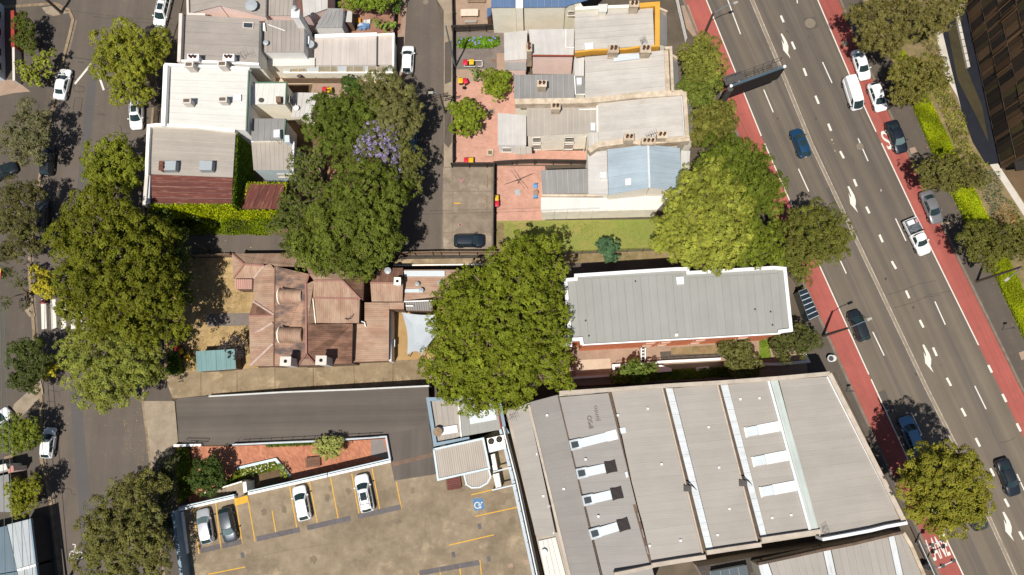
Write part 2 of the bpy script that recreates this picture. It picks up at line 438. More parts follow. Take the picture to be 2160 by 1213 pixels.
def blot(parent, x, y, rad, mat, z, h=0.0, name='stain'):
    c = P(x, y, h); n = 11; MB().prism([c + Vector((math.cos(6.283 * k / n) * rad * _r.uniform(0.5, 1.2), math.sin(6.283 * k / n) * rad * 1.25 * _r.uniform(0.5, 1.2), z)) for k in range(n)], drop=0.003).build(name, mat, parent)
for x, y in ((1660, 66), (1663, 68), (1706, 78), (1755, 295), (1758, 303), (1761, 318), (1858, 401), (1868, 588), (1926, 648), (1985, 770), (1933, 790), (1990, 905), (2068, 985), (2085, 1056), (1612, 150), (1640, 250), (1721, 250), (1832, 700)):
    blot(main_road, x, y, _r.uniform(0.08, 0.2), m_drip if _r.random() < 0.6 else m_wornwhite, 0.011)
# footpaths and kerbs of the main road
EASTP = [(1290, -280), (1392, -60), (1432, 20), (1475, 100), (1545, 290), (1610, 430), (1650, 560), (1680, 600), (1698, 720), (1705, 800), (1760, 785), (1918, 1105), (1968, 1213), (2090, 1480)]
sheet('footpath', EASTP + [(x - 4, y) for x, y in LK][::-1], m_path, 0.12, rd, None, 0.17)
sheet('footpath', [(x + 4, y) for x, y in RK] + HE[::-1], m_path, 0.12, rd, None, 0.17)
for poly, s in ((LK, -1), (RK, 1)):
    q = [P(x + s * 2.5, y, 0) for x, y in poly]
    struct(MB(rd).wall(q, 0.34, 0.13, -0.05), 'kerb', m_kerb2)
stripe('kerb_line', sub([(x - 0.3, y) for x, y in LK], 690, 1480), 0.09, m_yellow, 0.012, main_road)
stripe('kerb_line', sub([(x + 0.3, y) for x, y in RK], 500, 760), 0.07, m_yellow, 0.012, main_road)
sheet('paved_patch', [(1437, 12), (1452, 10), (1473, 68), (1466, 82), (1448, 60)], m_tan, 0.128, None, None, 0.006)
for pts in ([(1918, 313), (1930, 310), (1935, 320), (1922, 325)], [(1996, 470), (2008, 467), (2012, 477), (2002, 483)], [(2149, 744), (2160, 740), (2166, 755), (2155, 760)]):
    sheet('paved_patch', pts, m_tan, 0.128, None, None, 0.006)

# ---------------------------------------------------------------- the street on the west side, the lane and the alley
LKS = [(-200, 30), (50, 13), (120, 8), (148, 22), (157, 42), (150, 72), (135, 130), (117, 208), (100, 300), (85, 385), (72, 470), (64, 560), (70, 640),
       (82, 805), (90, 840), (90, 967), (110, 1062), (129, 1213), (165, 1450)]
RKS = [(395, -200), (355, 0), (330, 130), (318, 270), (302, 400), (298, 560), (300, 850), (316, 975), (330, 1100), (345, 1213), (375, 1450)]
street = sheet('street', LKS + RKS[::-1] + [(-200, -200)], m_street, 0.0)
PL = [(190, 150), (176, 250), (170, 330), (160, 420), (150, 560), (146, 800), (152, 900), (160, 1000), (168, 1090), (176, 1213), (186, 1400)]
PR = [(205, 150), (196, 250), (188, 330), (181, 420), (170, 560), (170, 800), (176, 900), (186, 1000), (197, 1090), (211, 1213), (226, 1400)]
sheet('resurfaced_strip', PL + PR[::-1], m_patch, 0.006, None, street, 0.003)
sheet('footpath', LKS[4:] + [(-200, 1450), (-200, 30), (50, 14), (120, 9), (148, 23)], m_path, 0.12, None, None, 0.17)
RFP = [(400, 1213), (372, 1000), (367, 850), (345, 790), (345, 600), (312, 430), (312, 270), (347, 140), (380, 30), (425, -200)]
sheet('footpath', RKS[:-1] + RFP, m_path, 0.12, None, None, 0.17)
struct(MB().wall([P(x - 2, y) for x, y in LKS], 0.42, 0.13, -0.05), 'kerb', m_kerb)
struct(MB().wall([P(x + 2, y) for x, y in RKS], 0.3, 0.13, -0.05), 'kerb', m_kerb)
sheet('gutter_strip', [(x + 1, y) for x, y in LKS[4:-1]] + [(x + 6, y) for x, y in LKS[4:-1]][::-1], m_kerb2, 0.006, None, street, 0.003)
sheet('concrete_patch', [(88, 16), (118, 11), (145, 27), (112, 34), (97, 28)], m_conc, 0.128, None, None, 0.006)
sheet('concrete_patch', [(52, 655), (70, 642), (74, 668), (62, 668)], m_conc, 0.128, None, None, 0.006)
sheet('concrete_patch', [(18, 880), (30, 852), (86, 802), (92, 830), (40, 885)], m_conc, 0.128, None, None, 0.006)
sheet('driveway_apron', [(302, 846), (368, 846), (376, 935), (352, 945), (322, 985), (314, 975)], m_conc, 0.128, None, None, 0.14)
for a, b, wd in (((193, 134), (158, 177), 0.3), ((206, 152), (219, 190), 0.28)): stripe('street_line', [a, b], wd, m_white, 0.012, street)
for k in range(5):
    x = 86 + 20.6 * k
    sheet('crossing_bar', [(x, 632), (x + 10.5, 631), (x + 12.5, 693), (x + 2.0, 695)], m_white, 0.012, None, street, 0.003)
# crack sealing on the street
m_tar = M('tar_seal', A(52, 48, 46), 0.6, 0.1)
for pts in ([(155, 121), (195, 127)], [(163, 130), (177, 132)], [(155, 182), (162, 181), (178, 184), (177, 194), (158, 193), (155, 182)], [(154, 233), (158, 206), (174, 207), (171, 232), (164, 238), (167, 250)],
            [(206, 240), (222, 243)], [(252, 264), (256, 272), (257, 280)], [(258, 282), (275, 281)], [(100, 846), (100, 858), (115, 860), (116, 848), (100, 846)], [(101, 832), (101, 823), (124, 826), (126, 836)],
            [(98, 810), (106, 809), (122, 806)], [(126, 824), (134, 823)], [(137, 1030), (149, 1032), (152, 1042), (160, 1044)], [(141, 1160), (144, 1190), (160, 1186), (158, 1158), (141, 1160)]):
    stripe('tar_seam', pts, 0.07, m_tar, 0.008, street)
def ring(name, c, r, wd, mat, parent, z, n=20):
    mb = MB(); c = Vector(c)
    for k in range(n):
        a, b = 2 * math.pi * k / n, 2 * math.pi * (k + 1) / n
        pt = lambda t, q: c + Vector((math.cos(t) * q, math.sin(t) * q, z))
        mb.prism([pt(a, r), pt(b, r), pt(b, r - wd), pt(a, r - wd)], drop=0.003)
    return mb.build(name, mat, parent)
ring('bicycle_mark', P(154, 1170), 0.5, 0.13, m_white, street, 0.012); ring('bicycle_mark', P(168, 1172), 0.5, 0.13, m_white, street, 0.012)
stripe('bicycle_mark', [(154, 1170), (158, 1157), (166, 1157), (161, 1170), (157, 1160)], 0.12, m_white, 0.012, street)
stripe('bicycle_mark', [(153, 1148), (159, 1149), (158, 1158)], 0.12, m_white, 0.012, street)

lane = sheet('back_lane', [(865, -200), (860, 0), (854, 100), (854, 180), (846, 300), (840, 400), (836, 500), (830, 538), (932, 538), (935, 300), (935, 60), (920, 0), (900, -200)], m_street, 0.003)
sheet('alley', [(300, 497), (570, 494), (838, 494), (831, 537), (495, 534), (300, 536)], m_street, 0.006)
sheet('lane_footpath', [(922, 0), (936, 22), (936, 352), (955, 352), (955, 0), (948, -200), (902, -200)], m_conc, 0.07, None, None, 0.12)
for pts in ([(938, 90), (953, 85), (952, 172), (938, 178)], [(937, 225), (953, 225), (953, 300), (946, 312), (937, 302)]): sheet('asphalt_patch', pts, m_path, 0.078, None, None, 0.006)
sheet('lane_edge', [(842, 0), (859, 0), (853, 100), (853, 180), (845, 180), (838, 100)], m_tan, 0.05, None, None, 0.1)
MB().cyl(P(898, 4, 0.006), 0.4, 0.01, 16).build('manhole_cover', m_iron, lane)
lot = sheet('parking_lot', [(934, 352), (1043, 352), (1043, 538), (931, 538)], m_kerb2, 0.02)
for xa, xb in ((935, 954.4), (955, 1036.5)):
    ys = (353, 404, 446, 490, 537)
    for ya, yb in zip(ys, ys[1:]):
        sheet('concrete_slab', [(xa, ya + 0.4), (xb, ya + 0.4), (xb, yb - 0.4), (xa, yb - 0.4)], m_lotc, 0.045, None, lot, 0.024)
for pts, mt in (([(967, 378), (972, 381), (972, 386), (974, 381), (978, 378)], 'pink'), ([(958, 429), (972, 429)], 'y'), ([(967, 474), (975, 474)], 'pink'), ([(969, 471), (972, 476)], 'pink')):
    stripe('bay_mark', pts, 0.16, m_yellow if mt == 'y' else M('pink_paint', A(190, 130, 135), 0.8, 0.3, 4), 0.05, lot)
# yards
yz = [0.03]
def yard(name, pts, mat, d=None):
    yz[0] += 0.004; return sheet(name, pts, mat, yz[0], d, None, 0.05)
yard('yard_paving', [(956, -120), (1045, -120), (1042, 66), (957, 66)], m_tan)
yard('yard_paving', [(957, 68), (1066, 68), (1060, 150), (957, 150)], m_greypave)
yard('yard_gravel', [(957, 146), (1048, 146), (1048, 112), (1070, 112), (1070, 146), (1095, 146), (1095, 175), (957, 175)], m_tan)
yard('yard_paving', [(957, 172), (1094, 172), (1094, 318), (1250, 318), (1250, 347), (957, 347)], m_pink)
yard('yard_paving', [(1046, 350), (1150, 350), (1150, 468), (1046, 468)], m_pink)
yard('lawn', [(1046, 466), (1420, 462), (1420, 533), (1046, 536)], m_lawn)
yard('garden_bed', [(1046, 470), (1062, 469), (1066, 500), (1058, 534), (1046, 535)], m_mulch)
yard('garden_bed', [(1190, 531), (1420, 528), (1420, 556), (1185, 560)], m_mulch)
yard('yard_soil', [(596, 160), (852, 160), (846, 300), (838, 494), (560, 494), (596, 380)], m_soil)
yard('yard_paving', [(716, -120), (852, -120), (846, 70), (720, 70)], MCONC('terracotta_paving', A(172, 128, 106), A(140, 102, 84), 0.7))
yard('yard_paving', [(556, 150), (840, 150), (840, 176), (556, 178)], m_cream)
yard('yard_soil', [(660, 176), (740, 176), (740, 225), (650, 225)], m_tan)
yard('yard_soil', [(690, 330), (745, 330), (740, 370), (690, 378)], MCONC('bare_earth', A(180, 140, 106), A(150, 112, 80), 1))
yard('dry_lawn', [(345, 545), (500, 543), (545, 600), (545, 782), (420, 786), (345, 795)], m_straw)
yard('garden_path', [(436, 662), (530, 660), (530, 686), (438, 689)], m_greypave)
yard('house_yard', [(820, 636), (960, 630), (960, 760), (820, 764)], MCONC('yellow_sand', A(190, 156, 106), A(168, 134, 88), 0.8))
strip = sheet('concrete_strip', [(340, 790), (400, 783), (640, 768), (900, 755), (1200, 738), (1200, 792), (905, 812), (640, 828), (400, 843), (336, 846)], m_soil, 0.06)
sx = [352, 424, 500, 580, 661, 747, 829, 915, 1000, 1090, 1198]
for a, b in zip(sx, sx[1:]):
    yt = lambda x: 787 - (x - 350) * 0.0545; yb = lambda x: 841 - (x - 350) * 0.0545
    sheet('concrete_slab', [(a + 0.5, yt(a)), (b - 0.5, yt(b)), (b - 0.5, yb(b)), (a + 0.5, yb(a))], m_strip, 0.1, None, strip, 0.035)
yard('side_yard', [(1190, 725), (1715, 695), (1735, 790), (1195, 815)], m_tan)
yard('side_path', [(1392, 742), (1530, 733), (1545, 752), (1395, 762)], m_path)
yard('bark_bed', [(1415, 733), (1520, 727), (1518, 746), (1416, 748)], m_mulch)
yard('concrete_pad', [(1213, 760), (1287, 756), (1290, 788), (1215, 794)], m_cream)
yard('green_patch', [(1601, 716), (1622, 715), (1626, 757), (1602, 757)], MCONC('green_patch', A(120, 140, 40), A(90, 110, 35), 1))
yard('north_path', [(1185, 556), (1680, 535), (1690, 600), (1660, 560), (1190, 590)], m_path)

# ---------------------------------------------------------------- ramped driveway, courtyard and car park deck
DZ = 2.4
def hz(x): return 0.05 + (DZ - 0.05) * max(0.0, min(1.0, (x - 375) / 445.0)) ** 1.0
top = [(372, 840), (480, 832), (600, 826), (720, 822), (820, 818), (904, 816)]
bot = [(377, 940), (480, 938), (600, 934), (720, 929), (820, 921), (908, 965)]
ramp = MB(P(900, 880) - P(400, 890))
ramp.face([P(372, 840, 0.05), P(377, 940, 0.05), P(400, 940, hz(400)), P(400, 838, hz(400))])
for (x0, y0), (x1, y1), (u0, v0), (u1, v1) in zip(top, top[1:], bot, bot[1:]):
    ramp.face([P(x0, y0, hz(x0)), P(u0, v0, hz(u0)), P(u1, v1, hz(u1)), P(x1, y1, hz(x1))])
struct(ramp, 'driveway_ramp', m_drive)
struct(MB().prism(PP([(815, 915), (906, 900), (918, 962), (921, 1000), (832, 1014), (824, 975)], DZ + 0.006), 0), 'driveway_landing', m_drive)
struct(MB().prism(PP([(828, 975), (913, 955), (914, 963), (829, 984)], DZ + 0.012), DZ - 0.02), 'drain_strip', MCONC('drain_pavers', A(140, 112, 94), A(110, 92, 80), 1.5))
DECK = [(378, 1078), (600, 1024), (822, 975), (918, 961), (1056, 905), (1080, 905), (1145, 1213), (1190, 1450), (440, 1450), (403, 1213)]
deck = struct(MB().prism(PP(DECK, DZ), 0), 'car_park_deck', m_deck)
def dline(a, b, wd=0.12): stripe('bay_line', [a, b], wd, m_yellow, 0.010, deck, DZ)
for a, b in (((408, 1073), (420, 1168)), ((455, 1060), (466, 1158)), ((499, 1066), (511, 1148)), ((524, 1060), (538, 1142)), ((574, 1077), (583, 1131)), ((611, 1027), (628, 1123)),
             ((653, 1017), (671, 1112)), ((697, 1007), (715, 1103)), ((742, 999), (759, 1093)), ((785, 989), (803, 1084)), ((836, 1017), (847, 1074)), ((440, 1211), (517, 1196)),
             ((947, 1150), (1042, 1128)), ((994, 1044), (1039, 1033)), ((1003, 1089), (1095, 1069)), ((927, 1200), (931, 1225)), ((969, 1191), (973, 1225)), ((1012, 1181), (1017, 1225)), ((882, 1210), (885, 1225))):
    dline(a, b)
def tiles(a, b, n, skip=()):
    for k in range(n):
        if k in skip: continue
        t0, t1 = k / n + 0.012 / n, (k + 1) / n - 0.012 / n
        p = lambda t, o: (lerp(a[0], b[0], t) + o * 0.2, lerp(a[1], b[1], t) + o)
        slab_on(deck, 'paver_tile', [p(t0, 0), p(t1, 0), p(t1, 10.5), p(t0, 10.5)], DZ + 0.014, 0.02, m_tile)
tiles((421, 1157), (464, 1147), 3); tiles((467, 1147), (509, 1137), 3); tiles((540, 1132), (845, 1064), 20, (6, 13))
tiles((884, 1204), (1011, 1181), 9)
for x, y in ((511, 1172), (1011, 1111), (956, 1171), (1031, 1180)):
    slab_on(deck, 'paver_tile', [(x - 4, y - 6), (x + 3, y - 7), (x + 5, y + 4), (x - 2, y + 6)], DZ + 0.014, 0.02, m_tile)
slab_on(deck, 'yellow_platform', [(494, 1052), (522, 1045), (525, 1059), (496, 1067)], DZ + 0.10, 0.12, m_yellow)
m_blue = M('sign_blue_paint', A(82, 128, 170), 0.7, 0.15, 2)
bay = slab_on(deck, 'blue_bay_square', [(997, 1052), (1018, 1051), (1023, 1073), (1001, 1078)], DZ + 0.012, 0.012, m_blue)
c0 = P(1009, 1065, DZ); sg = 0.05
def dring(c, r, a0, a1, wd, n=12):
    mb = MB(); c = Vector(c)
    for k in range(n):
        a, b = lerp(a0, a1, k / n), lerp(a0, a1, (k + 1) / n)
        pt = lambda t, q: c + Vector((math.cos(t) * q, math.sin(t) * q, 0.024))
        mb.prism([pt(a, r), pt(b, r), pt(b, r - wd), pt(a, r - wd)], drop=0.003)
    return mb
sym = dring(c0 + Vector((-0.1, -0.05, 0)), 0.42, R(70), R(330), 0.11)
def bar(a, b, wd=0.11):
    a, b = c0 + Vector((a[0], a[1], 0.024)), c0 + Vector((b[0], b[1], 0.024)); d = (b - a).normalized(); n = Vector((-d.y, d.x, 0)) * wd / 2
    sym.prism([a + n, a - n, b - n, b + n], drop=0.003)
bar((0.12, 0.3), (0.06, -0.12)); bar((0.06, -0.1), (0.34, -0.14)); bar((0.34, -0.12), (0.28, -0.42)); bar((0.1, 0.1), (0.34, 0.06))
sym.cyl(c0 + Vector((0.42, 0.28, 0.021)), 0.1, 0.003, 10)
sym.build('wheelchair_symbol', m_white, bay)
m_oil = MCONC('oil_stain', A(140, 124, 101), A(122, 107, 87), 1.2); m_sand = MCONC('sandy_stain', A(172, 152, 124), A(154, 136, 110), 1.0)
for x, y, r_, mt in ((690, 1050, 0.5, m_oil), (697, 1030, 0.35, m_oil), (735, 1035, 0.4, m_oil), (600, 1075, 0.45, m_oil), (556, 1080, 0.4, m_oil), (815, 1045, 0.5, m_oil), (870, 1035, 0.35, m_oil), (1060, 1050, 0.8, m_oil), (1075, 1046, 0.5, m_oil), (1080, 1102, 0.7, m_oil), (660, 1180, 0.5, m_oil), (780, 1160, 0.4, m_oil),
                 ):
    blot(deck, x, y, r_, mt, 0.006, DZ)
for pts in ([(450, 1190), (520, 1178), (610, 1160), (690, 1148)], [(880, 1010), (900, 1060), (896, 1120), (915, 1170)], [(1044, 1130), (1052, 1170), (1056, 1213)]):
    stripe('deck_joint', pts, 0.05, m_oil, 0.007, deck, DZ)
for pts in ([(1070, 1190), (1081, 1187), (1083, 1196), (1072, 1198)], [(1104, 1182), (1115, 1180), (1116, 1190), (1106, 1192)]): slab_on(deck, 'drain_cover', pts, DZ + 0.012, 0.02, m_tan)
# courtyard below the deck
yard('courtyard', [(368, 942), (490, 941), (660, 935), (815, 925), (826, 980), (600, 1030), (372, 1082)], m_herring)
yard('courtyard_slab', [(782, 928), (808, 926), (821, 968), (783, 962)], MCONC('grey_slab', A(150, 142, 136), A(136, 128, 122), 0.6))
yard('planting_bed', [(368, 944), (402, 942), (408, 1000), (398, 1062), (372, 1075)], m_soil)
yard('planting_bed', [(470, 1012), (580, 972), (610, 1010), (600, 1026), (520, 1048), (430, 1060)], m_soil)

# ---------------------------------------------------------------- planted verge on the east side
sheet('verge', HE + [(2500, 480), (2160, 330), (2107, 352), (2062, 120), (2020, -60), (1990, -280)], m_mulch, 0.14, None, None, 0.19)
sheet('painted_trench_shade', [(1986, 62), (2004, 0), (2045, 0), (2112, 356), (2080, 346), (2052, 300), (2028, 235), (2010, 160)], m_trenchshade, 0.17, None, None, 0.1)  # flat dark sheet, paints the trench shade; nothing is sunk here
for n, pts, mt, hh in (('white_path', [(1974, 72), (1987, 63), (2010, 158), (2028, 232), (2020, 205), (1994, 160)], m_whitepath, 0.22), ('olive_strip', [(1999, 62), (2018, 52), (2040, 146), (2072, 225), (2085, 300), (2062, 250), (2020, 168)], m_olive, 0.2),
                       ('white_path', [(2088, 347), (2105, 345), (2160, 430), (2260, 585), (2260, 620), (2160, 455), (2110, 378)], m_whitepath, 0.22),
                       ('brown_court', [(2112, 356), (2170, 325), (2300, 480), (2300, 640), (2165, 430)], MCONC('brown_court', A(122, 100, 74), A(106, 86, 62), 0.6), 0.2)):
    sheet(n, pts, mt, hh, None, None, 0.1)
wl = thing('white_block_wall', 'low wall of white blocks in front of the timber building', 'wall', P(2030, 95))
pa, pb = (2012, 10), (2041, 143)
for k in range(9):
    f0, f1 = k / 9 + 0.006, (k + 1) / 9 - 0.006
    q = [(lerp(pa[0], pb[0], f0), lerp(pa[1], pb[1], f0)), (lerp(pa[0], pb[0], f0) + 6, lerp(pa[1], pb[1], f0) - 1.5), (lerp(pa[0], pb[0], f1) + 6, lerp(pa[1], pb[1], f1) - 1.5), (lerp(pa[0], pb[0], f1), lerp(pa[1], pb[1], f1))]
    MB().prism(PP(q, 0.6), 0.1).build('block', m_whitepath, wl)
# ---------------------------------------------------------------- building materials
m_gr1 = MCORR('grey_ribbed_roof', A(172, 162, 150), 0.25, 0.03)
m_gr2 = MCORR('grey_roof_sheets', A(166, 156, 146), 0.3, 0.02, rnd=0.05)
m_gr3 = MCORR('dark_grey_roof', A(142, 139, 135), 0.24, 0.04)
m_lg = MCORR('light_grey_roof', A(202, 197, 190), 0.25, 0.025, rnd=0.03)
m_tr = MCORR('terrace_roof', A(199, 192, 182), 0.3, 0.015, rnd=0.03, streak=0.08, rust=A(176, 160, 140), rustamt=0.5)
m_wh = MCORR('white_roof', A(222, 219, 210), 0.3, 0.012, rnd=0.02, streak=0.05, var=0.05, rust=A(206, 192, 168), rustamt=0.4)
m_blr = MCORR('pale_blue_roof', A(170, 184, 192), 0.24, 0.03, rnd=0.03, rough=0.8, spec=0.15)
m_navy = MCORR('blue_roof', A(88, 114, 150), 0.24, 0.05, rnd=0.03)
m_rust = MCORR('dark_rust_roof', A(104, 54, 44), 0.3, 0.1, rnd=0.1, rust=A(200, 150, 120), rustamt=0.5, streak=0.2, rough=0.8)
m_rusty = MCORR('rusty_brown_roof', A(182, 152, 128), 0.26, 0.12, rnd=0.05, rust=A(200, 166, 134), rustamt=0.6, streak=0.16, rough=0.85, col2=A(164, 128, 106))
m_rustd = MCORR('blackened_rust_roof', A(172, 136, 112), 0.26, 0.12, rnd=0.05, rust=A(190, 140, 100), rustamt=0.4, streak=0.2, rough=0.85, col2=A(96, 84, 80))
m_rustk = MCORR('mossy_rust_roof', A(146, 108, 88), 0.26, 0.12, rnd=0.05, rust=A(80, 66, 48), rustamt=0.8, streak=0.2, rough=0.9, col2=A(104, 74, 58))
m_shed = MCORR('warehouse_roof', A(168, 160, 150), 0.2, 0.035, rnd=0.035, streak=0.05, var=0.07)
m_shed2 = MCORR('warehouse_roof_grey', A(151, 145, 138), 0.2, 0.035, rnd=0.035, streak=0.05, var=0.07)
m_memb = MCORR('roof_membrane', A(158, 157, 149), 2.0, 0.01, rnd=0.03, streak=0.04, var=0.06)
m_slat = MCORR('slatted_roof', A(178, 166, 152), 0.26, 0.22, rnd=0.0)
m_teal = MCORR('teal_roof', A(118, 152, 150), 0.24, 0.08)
m_wallc = M('cream_render', A(236, 225, 208, 1.5), 0.85, 0.10, 0.8)
m_wallp = M('pink_render', A(224, 200, 190, 1.5), 0.85, 0.08, 0.8)
m_wallw = M('white_render', A(236, 233, 227, 1.3), 0.8, 0.06, 0.8)
m_wallg = M('grey_render', A(194, 185, 174, 1.4), 0.85, 0.12, 0.8)
m_walls = MCONC('sage_render', A(212, 207, 190, 1.7), A(198, 193, 174, 1.7), 0.5)
m_stone = MCONC('weathered_stone', A(218, 200, 176, 1.1), A(176, 156, 130), 1.3)
m_bluew = M('pale_blue_render', A(180, 192, 194, 1.5), 0.8, 0.08, 0.8)
m_ochre = M('ochre_render', A(226, 168, 66), 0.8, 0.1, 1.2)
m_wallb = M('brown_render', A(130, 102, 84), 0.85, 0.15, 0.8)
m_redbrick = MBRICK('red_brick', A(210, 128, 90, 1.6), A(198, 112, 78, 1.6), A(150, 84, 60), 0.3, 0.1)
m_pot = M('terracotta_pot', A(120, 78, 60), 0.85, 0.2, 3, rnd=0.15)
m_black = M('black_inside', (0.012, 0.011, 0.01), 0.9, 0.1)
m_sky = M('white_skylight', A(240, 240, 238), 0.4, 0.04, 1.0)
m_skyl = M('pale_skylight', A(214, 220, 222), 0.5, 0.06, 0.8)
m_steel = M('galvanised_steel', A(176, 182, 184), 0.45, 0.1, 2, spec=0.5)
m_gut = M('gutter_dark', A(84, 80, 76), 0.7, 0.2, 2)
m_pane = MGLASS('window_pane', (0.04, 0.05, 0.055), 0.12)
m_frame = M('window_frame', A(220, 210, 196), 0.7, 0.06)
m_bluegrey = M('blue_grey_metal', A(130, 152, 166), 0.5, 0.08, 1.0)
m_timber = M('weathered_timber', A(150, 126, 102), 0.85, 0.2, 2.5, rnd=0.12)
m_dtimber = M('dark_timber', A(74, 66, 60), 0.85, 0.2, 2.5, rnd=0.2)

def inset(pts, d):
    c = sum((Vector((p.x, p.y, 0)) for p in pts), Vector()) / len(pts)
    out = []
    for p in pts:
        v = c - Vector((p.x, p.y, 0)); L = v.length or 1
        out.append(Vector((p.x, p.y, p.z)) + v * (d / L))
    return out
def block(root, q, h, rm, wm=None, n=1, zb=0.0, th=0.05, gap=0.03, name='roof_sheet', wname='wall', eave=0.10):
    """part of a building under one roof plane: q = photo points A,B,C,D of the roof; n sheets side by side from A to B, running A to D"""
    hs = h if isinstance(h, (list, tuple)) else [h] * 4
    Aw, Bw, Cw, Dw = [P(x, y, z) for (x, y), z in zip(q, hs)]
    wd = (Bw - Aw).length; d = Dw - Aw; g = gap / wd / 2
    for k in range(n):
        t0 = k / n + (g if k else 0); t1 = (k + 1) / n - (g if k < n - 1 else 0)
        lift = Vector((0, 0, 0.008 * (k % 2)))
        pts = [lerp(Aw, Bw, t0) + lift, lerp(Aw, Bw, t1) + lift, lerp(Dw, Cw, t1) + lift, lerp(Dw, Cw, t0) + lift]
        MB(d).prism(pts, drop=th).build(name if n > 1 else 'roof', rm, root)
    if wm is not None:
        MB().prism([p - Vector((0, 0, th + 0.005)) for p in inset([Aw, Bw, Cw, Dw], eave)], zb).build(wname, wm, root)
def rpoly(root, pts, rm, wm=None, zb=2.9, d=None, th=0.08, name='roof_plane'):
    w_ = PP(pts)
    MB(d if d is not None else Vector((0, 1, 0))).prism(w_, drop=th).build(name, rm, root)
    if wm is not None: MB().prism([p - Vector((0, 0, th + 0.01)) for p in inset(w_, 0.12)], zb).build('wall', wm, root)
def parapet(root, pts, h, wd, drop, mat, name='parapet'):
    return MB().wall([P(x, y, h) for x, y in pts], wd, h, h - drop).build(name, mat, root)
def chimney(root, x, y, zt, zb, sx=1.2, sy=0.7, mat=None, pots=2, ax=None, pot_h=0.55, pot_r=0.17, potdir=None, capmat=None):
    c = P(x, y, zt); ax = ax or Vector((1, 0, 0)); base = Vector((c.x, c.y, zb))
    o = MB().box(base, sx, sy, zt - zb - 0.14, ax).build('chimney', mat or m_stone, root)
    MB().box(Vector((c.x, c.y, zt - 0.14)), sx + 0.16, sy + 0.16, 0.14, ax).build('chimney_cap', capmat or m_stone, o)
    ax = Vector((ax.x, ax.y, 0)).normalized(); dd = potdir or ax
    for k in range(pots):
        q = c + dd * ((k - (pots - 1) / 2) * (0.5))
        p = MB(); n = 10
        p.tube([q, q + Vector((0, 0, pot_h * 0.8)), q + Vector((0, 0, pot_h * 0.82)), q + Vector((0, 0, pot_h))], [pot_r, pot_r * 0.85, pot_r * 1.05, pot_r * 1.05], n)
        p.build('chimney_pot', m_pot, o)
        MB().cyl(q + Vector((0, 0, pot_h)), pot_r * 0.7, 0.008, n).build('pot_opening', m_black, o)
    return o
def hatch(root, pts, h, thick, mat, name='skylight', frame=None):
    o = MB().prism(PP(pts, h), h - thick).build(name, mat, root)
    return o
def vent(root, x, y, h, r=0.16, ht=0.35, mat=None, name='vent_pipe'):
    c = P(x, y, h); mb = MB().cyl(Vector((c.x, c.y, h - 0.5)), r, 0.5 + ht * 0.6, 10)
    o = mb.build(name, mat or m_steel, root)
    MB().tube([Vector((c.x, c.y, h + ht * 0.6)), Vector((c.x, c.y, h + ht * 0.75)), Vector((c.x, c.y, h + ht))], [r * 1.5, r * 1.5, 0.03], 10).build('cowl', mat or m_steel, o)
def windows(root, a, b, ha, items, out=0.03, frame=None, flip=1, sd=0.16):
    """windows on an upright wall; a,b photo points of its top edge at height ha; items: (t along, width m, z0, z1)"""
    A_, B_ = P(a[0], a[1], ha), P(b[0], b[1], ha); d = (B_ - A_); L = d.length; d.normalize()
    n = Vector((d.y, -d.x, 0)) * flip
    for t, wd, z0, z1 in items:
        c = A_ + d * (t * L); f = MB(); q = lambda s, z, o: Vector((c.x, c.y, 0)) + d * s + n * o + Vector((0, 0, z))
        fr = MB()
        for (s0, s1, za, zb_) in ((-wd / 2, wd / 2, z1 - 0.08, z1), (-wd / 2, wd / 2, z0, z0 + 0.08), (-wd / 2, -wd / 2 + 0.08, z0 + 0.08, z1 - 0.08), (wd / 2 - 0.08, wd / 2, z0 + 0.08, z1 - 0.08), (-wd / 2, wd / 2, (z0 + z1) / 2 - 0.03, (z0 + z1) / 2 + 0.03)):
            fr.prism([q(s0, zb_, -0.05), q(s1, zb_, -0.05), q(s1, zb_, out + 0.04), q(s0, zb_, out + 0.04)], za)
        o = fr.build('window', frame or m_frame, root)
        MB().prism([q(-wd / 2 + 0.04, z1 - 0.04, -0.04), q(wd / 2 - 0.04, z1 - 0.04, -0.04), q(wd / 2 - 0.04, z1 - 0.04, out), q(-wd / 2 + 0.04, z1 - 0.04, out)], z0 + 0.04).build('pane', m_pane, o)
        MB().prism([q(-wd / 2 - 0.1, z0, -0.04), q(wd / 2 + 0.1, z0, -0.04), q(wd / 2 + 0.1, z0, out + sd), q(-wd / 2 - 0.1, z0, out + sd)], z0 - 0.09).build('sill', frame or m_frame, o)
def pipe(root, pts, r, mat, name='pipe'):
    return MB().tube([P(*p) for p in pts], r, 6).build(name, mat, root)
def antenna(root, x, y, h, wd=1.6, name='aerial'):
    c = P(x, y, h); mb = MB().tube([c - Vector((0, 0, 1.8)), c], 0.025, 5)
    ax = Vector((0.9, 0.35, 0)); mb.tube([c - ax * wd / 2, c + ax * wd / 2], 0.02, 4)
    for k in range(6):
        q = c + ax * ((k / 5 - 0.5) * wd); n = Vector((-0.35, 0.9, 0)) * (0.35 + 0.05 * k); mb.tube([q - n, q + n], 0.014, 4)
    return mb.build(name, m_gut, root)
def gable_house(root, ridge, el, er, hr, he, rm, wm, n=1):
    block(root, [ridge[0], ridge[1], el[1], el[0]], [hr, hr, he, he], rm, wm, n)
    block(root, [ridge[0], ridge[1], er[1], er[0]], [hr, hr, he, he], rm, wm, n)

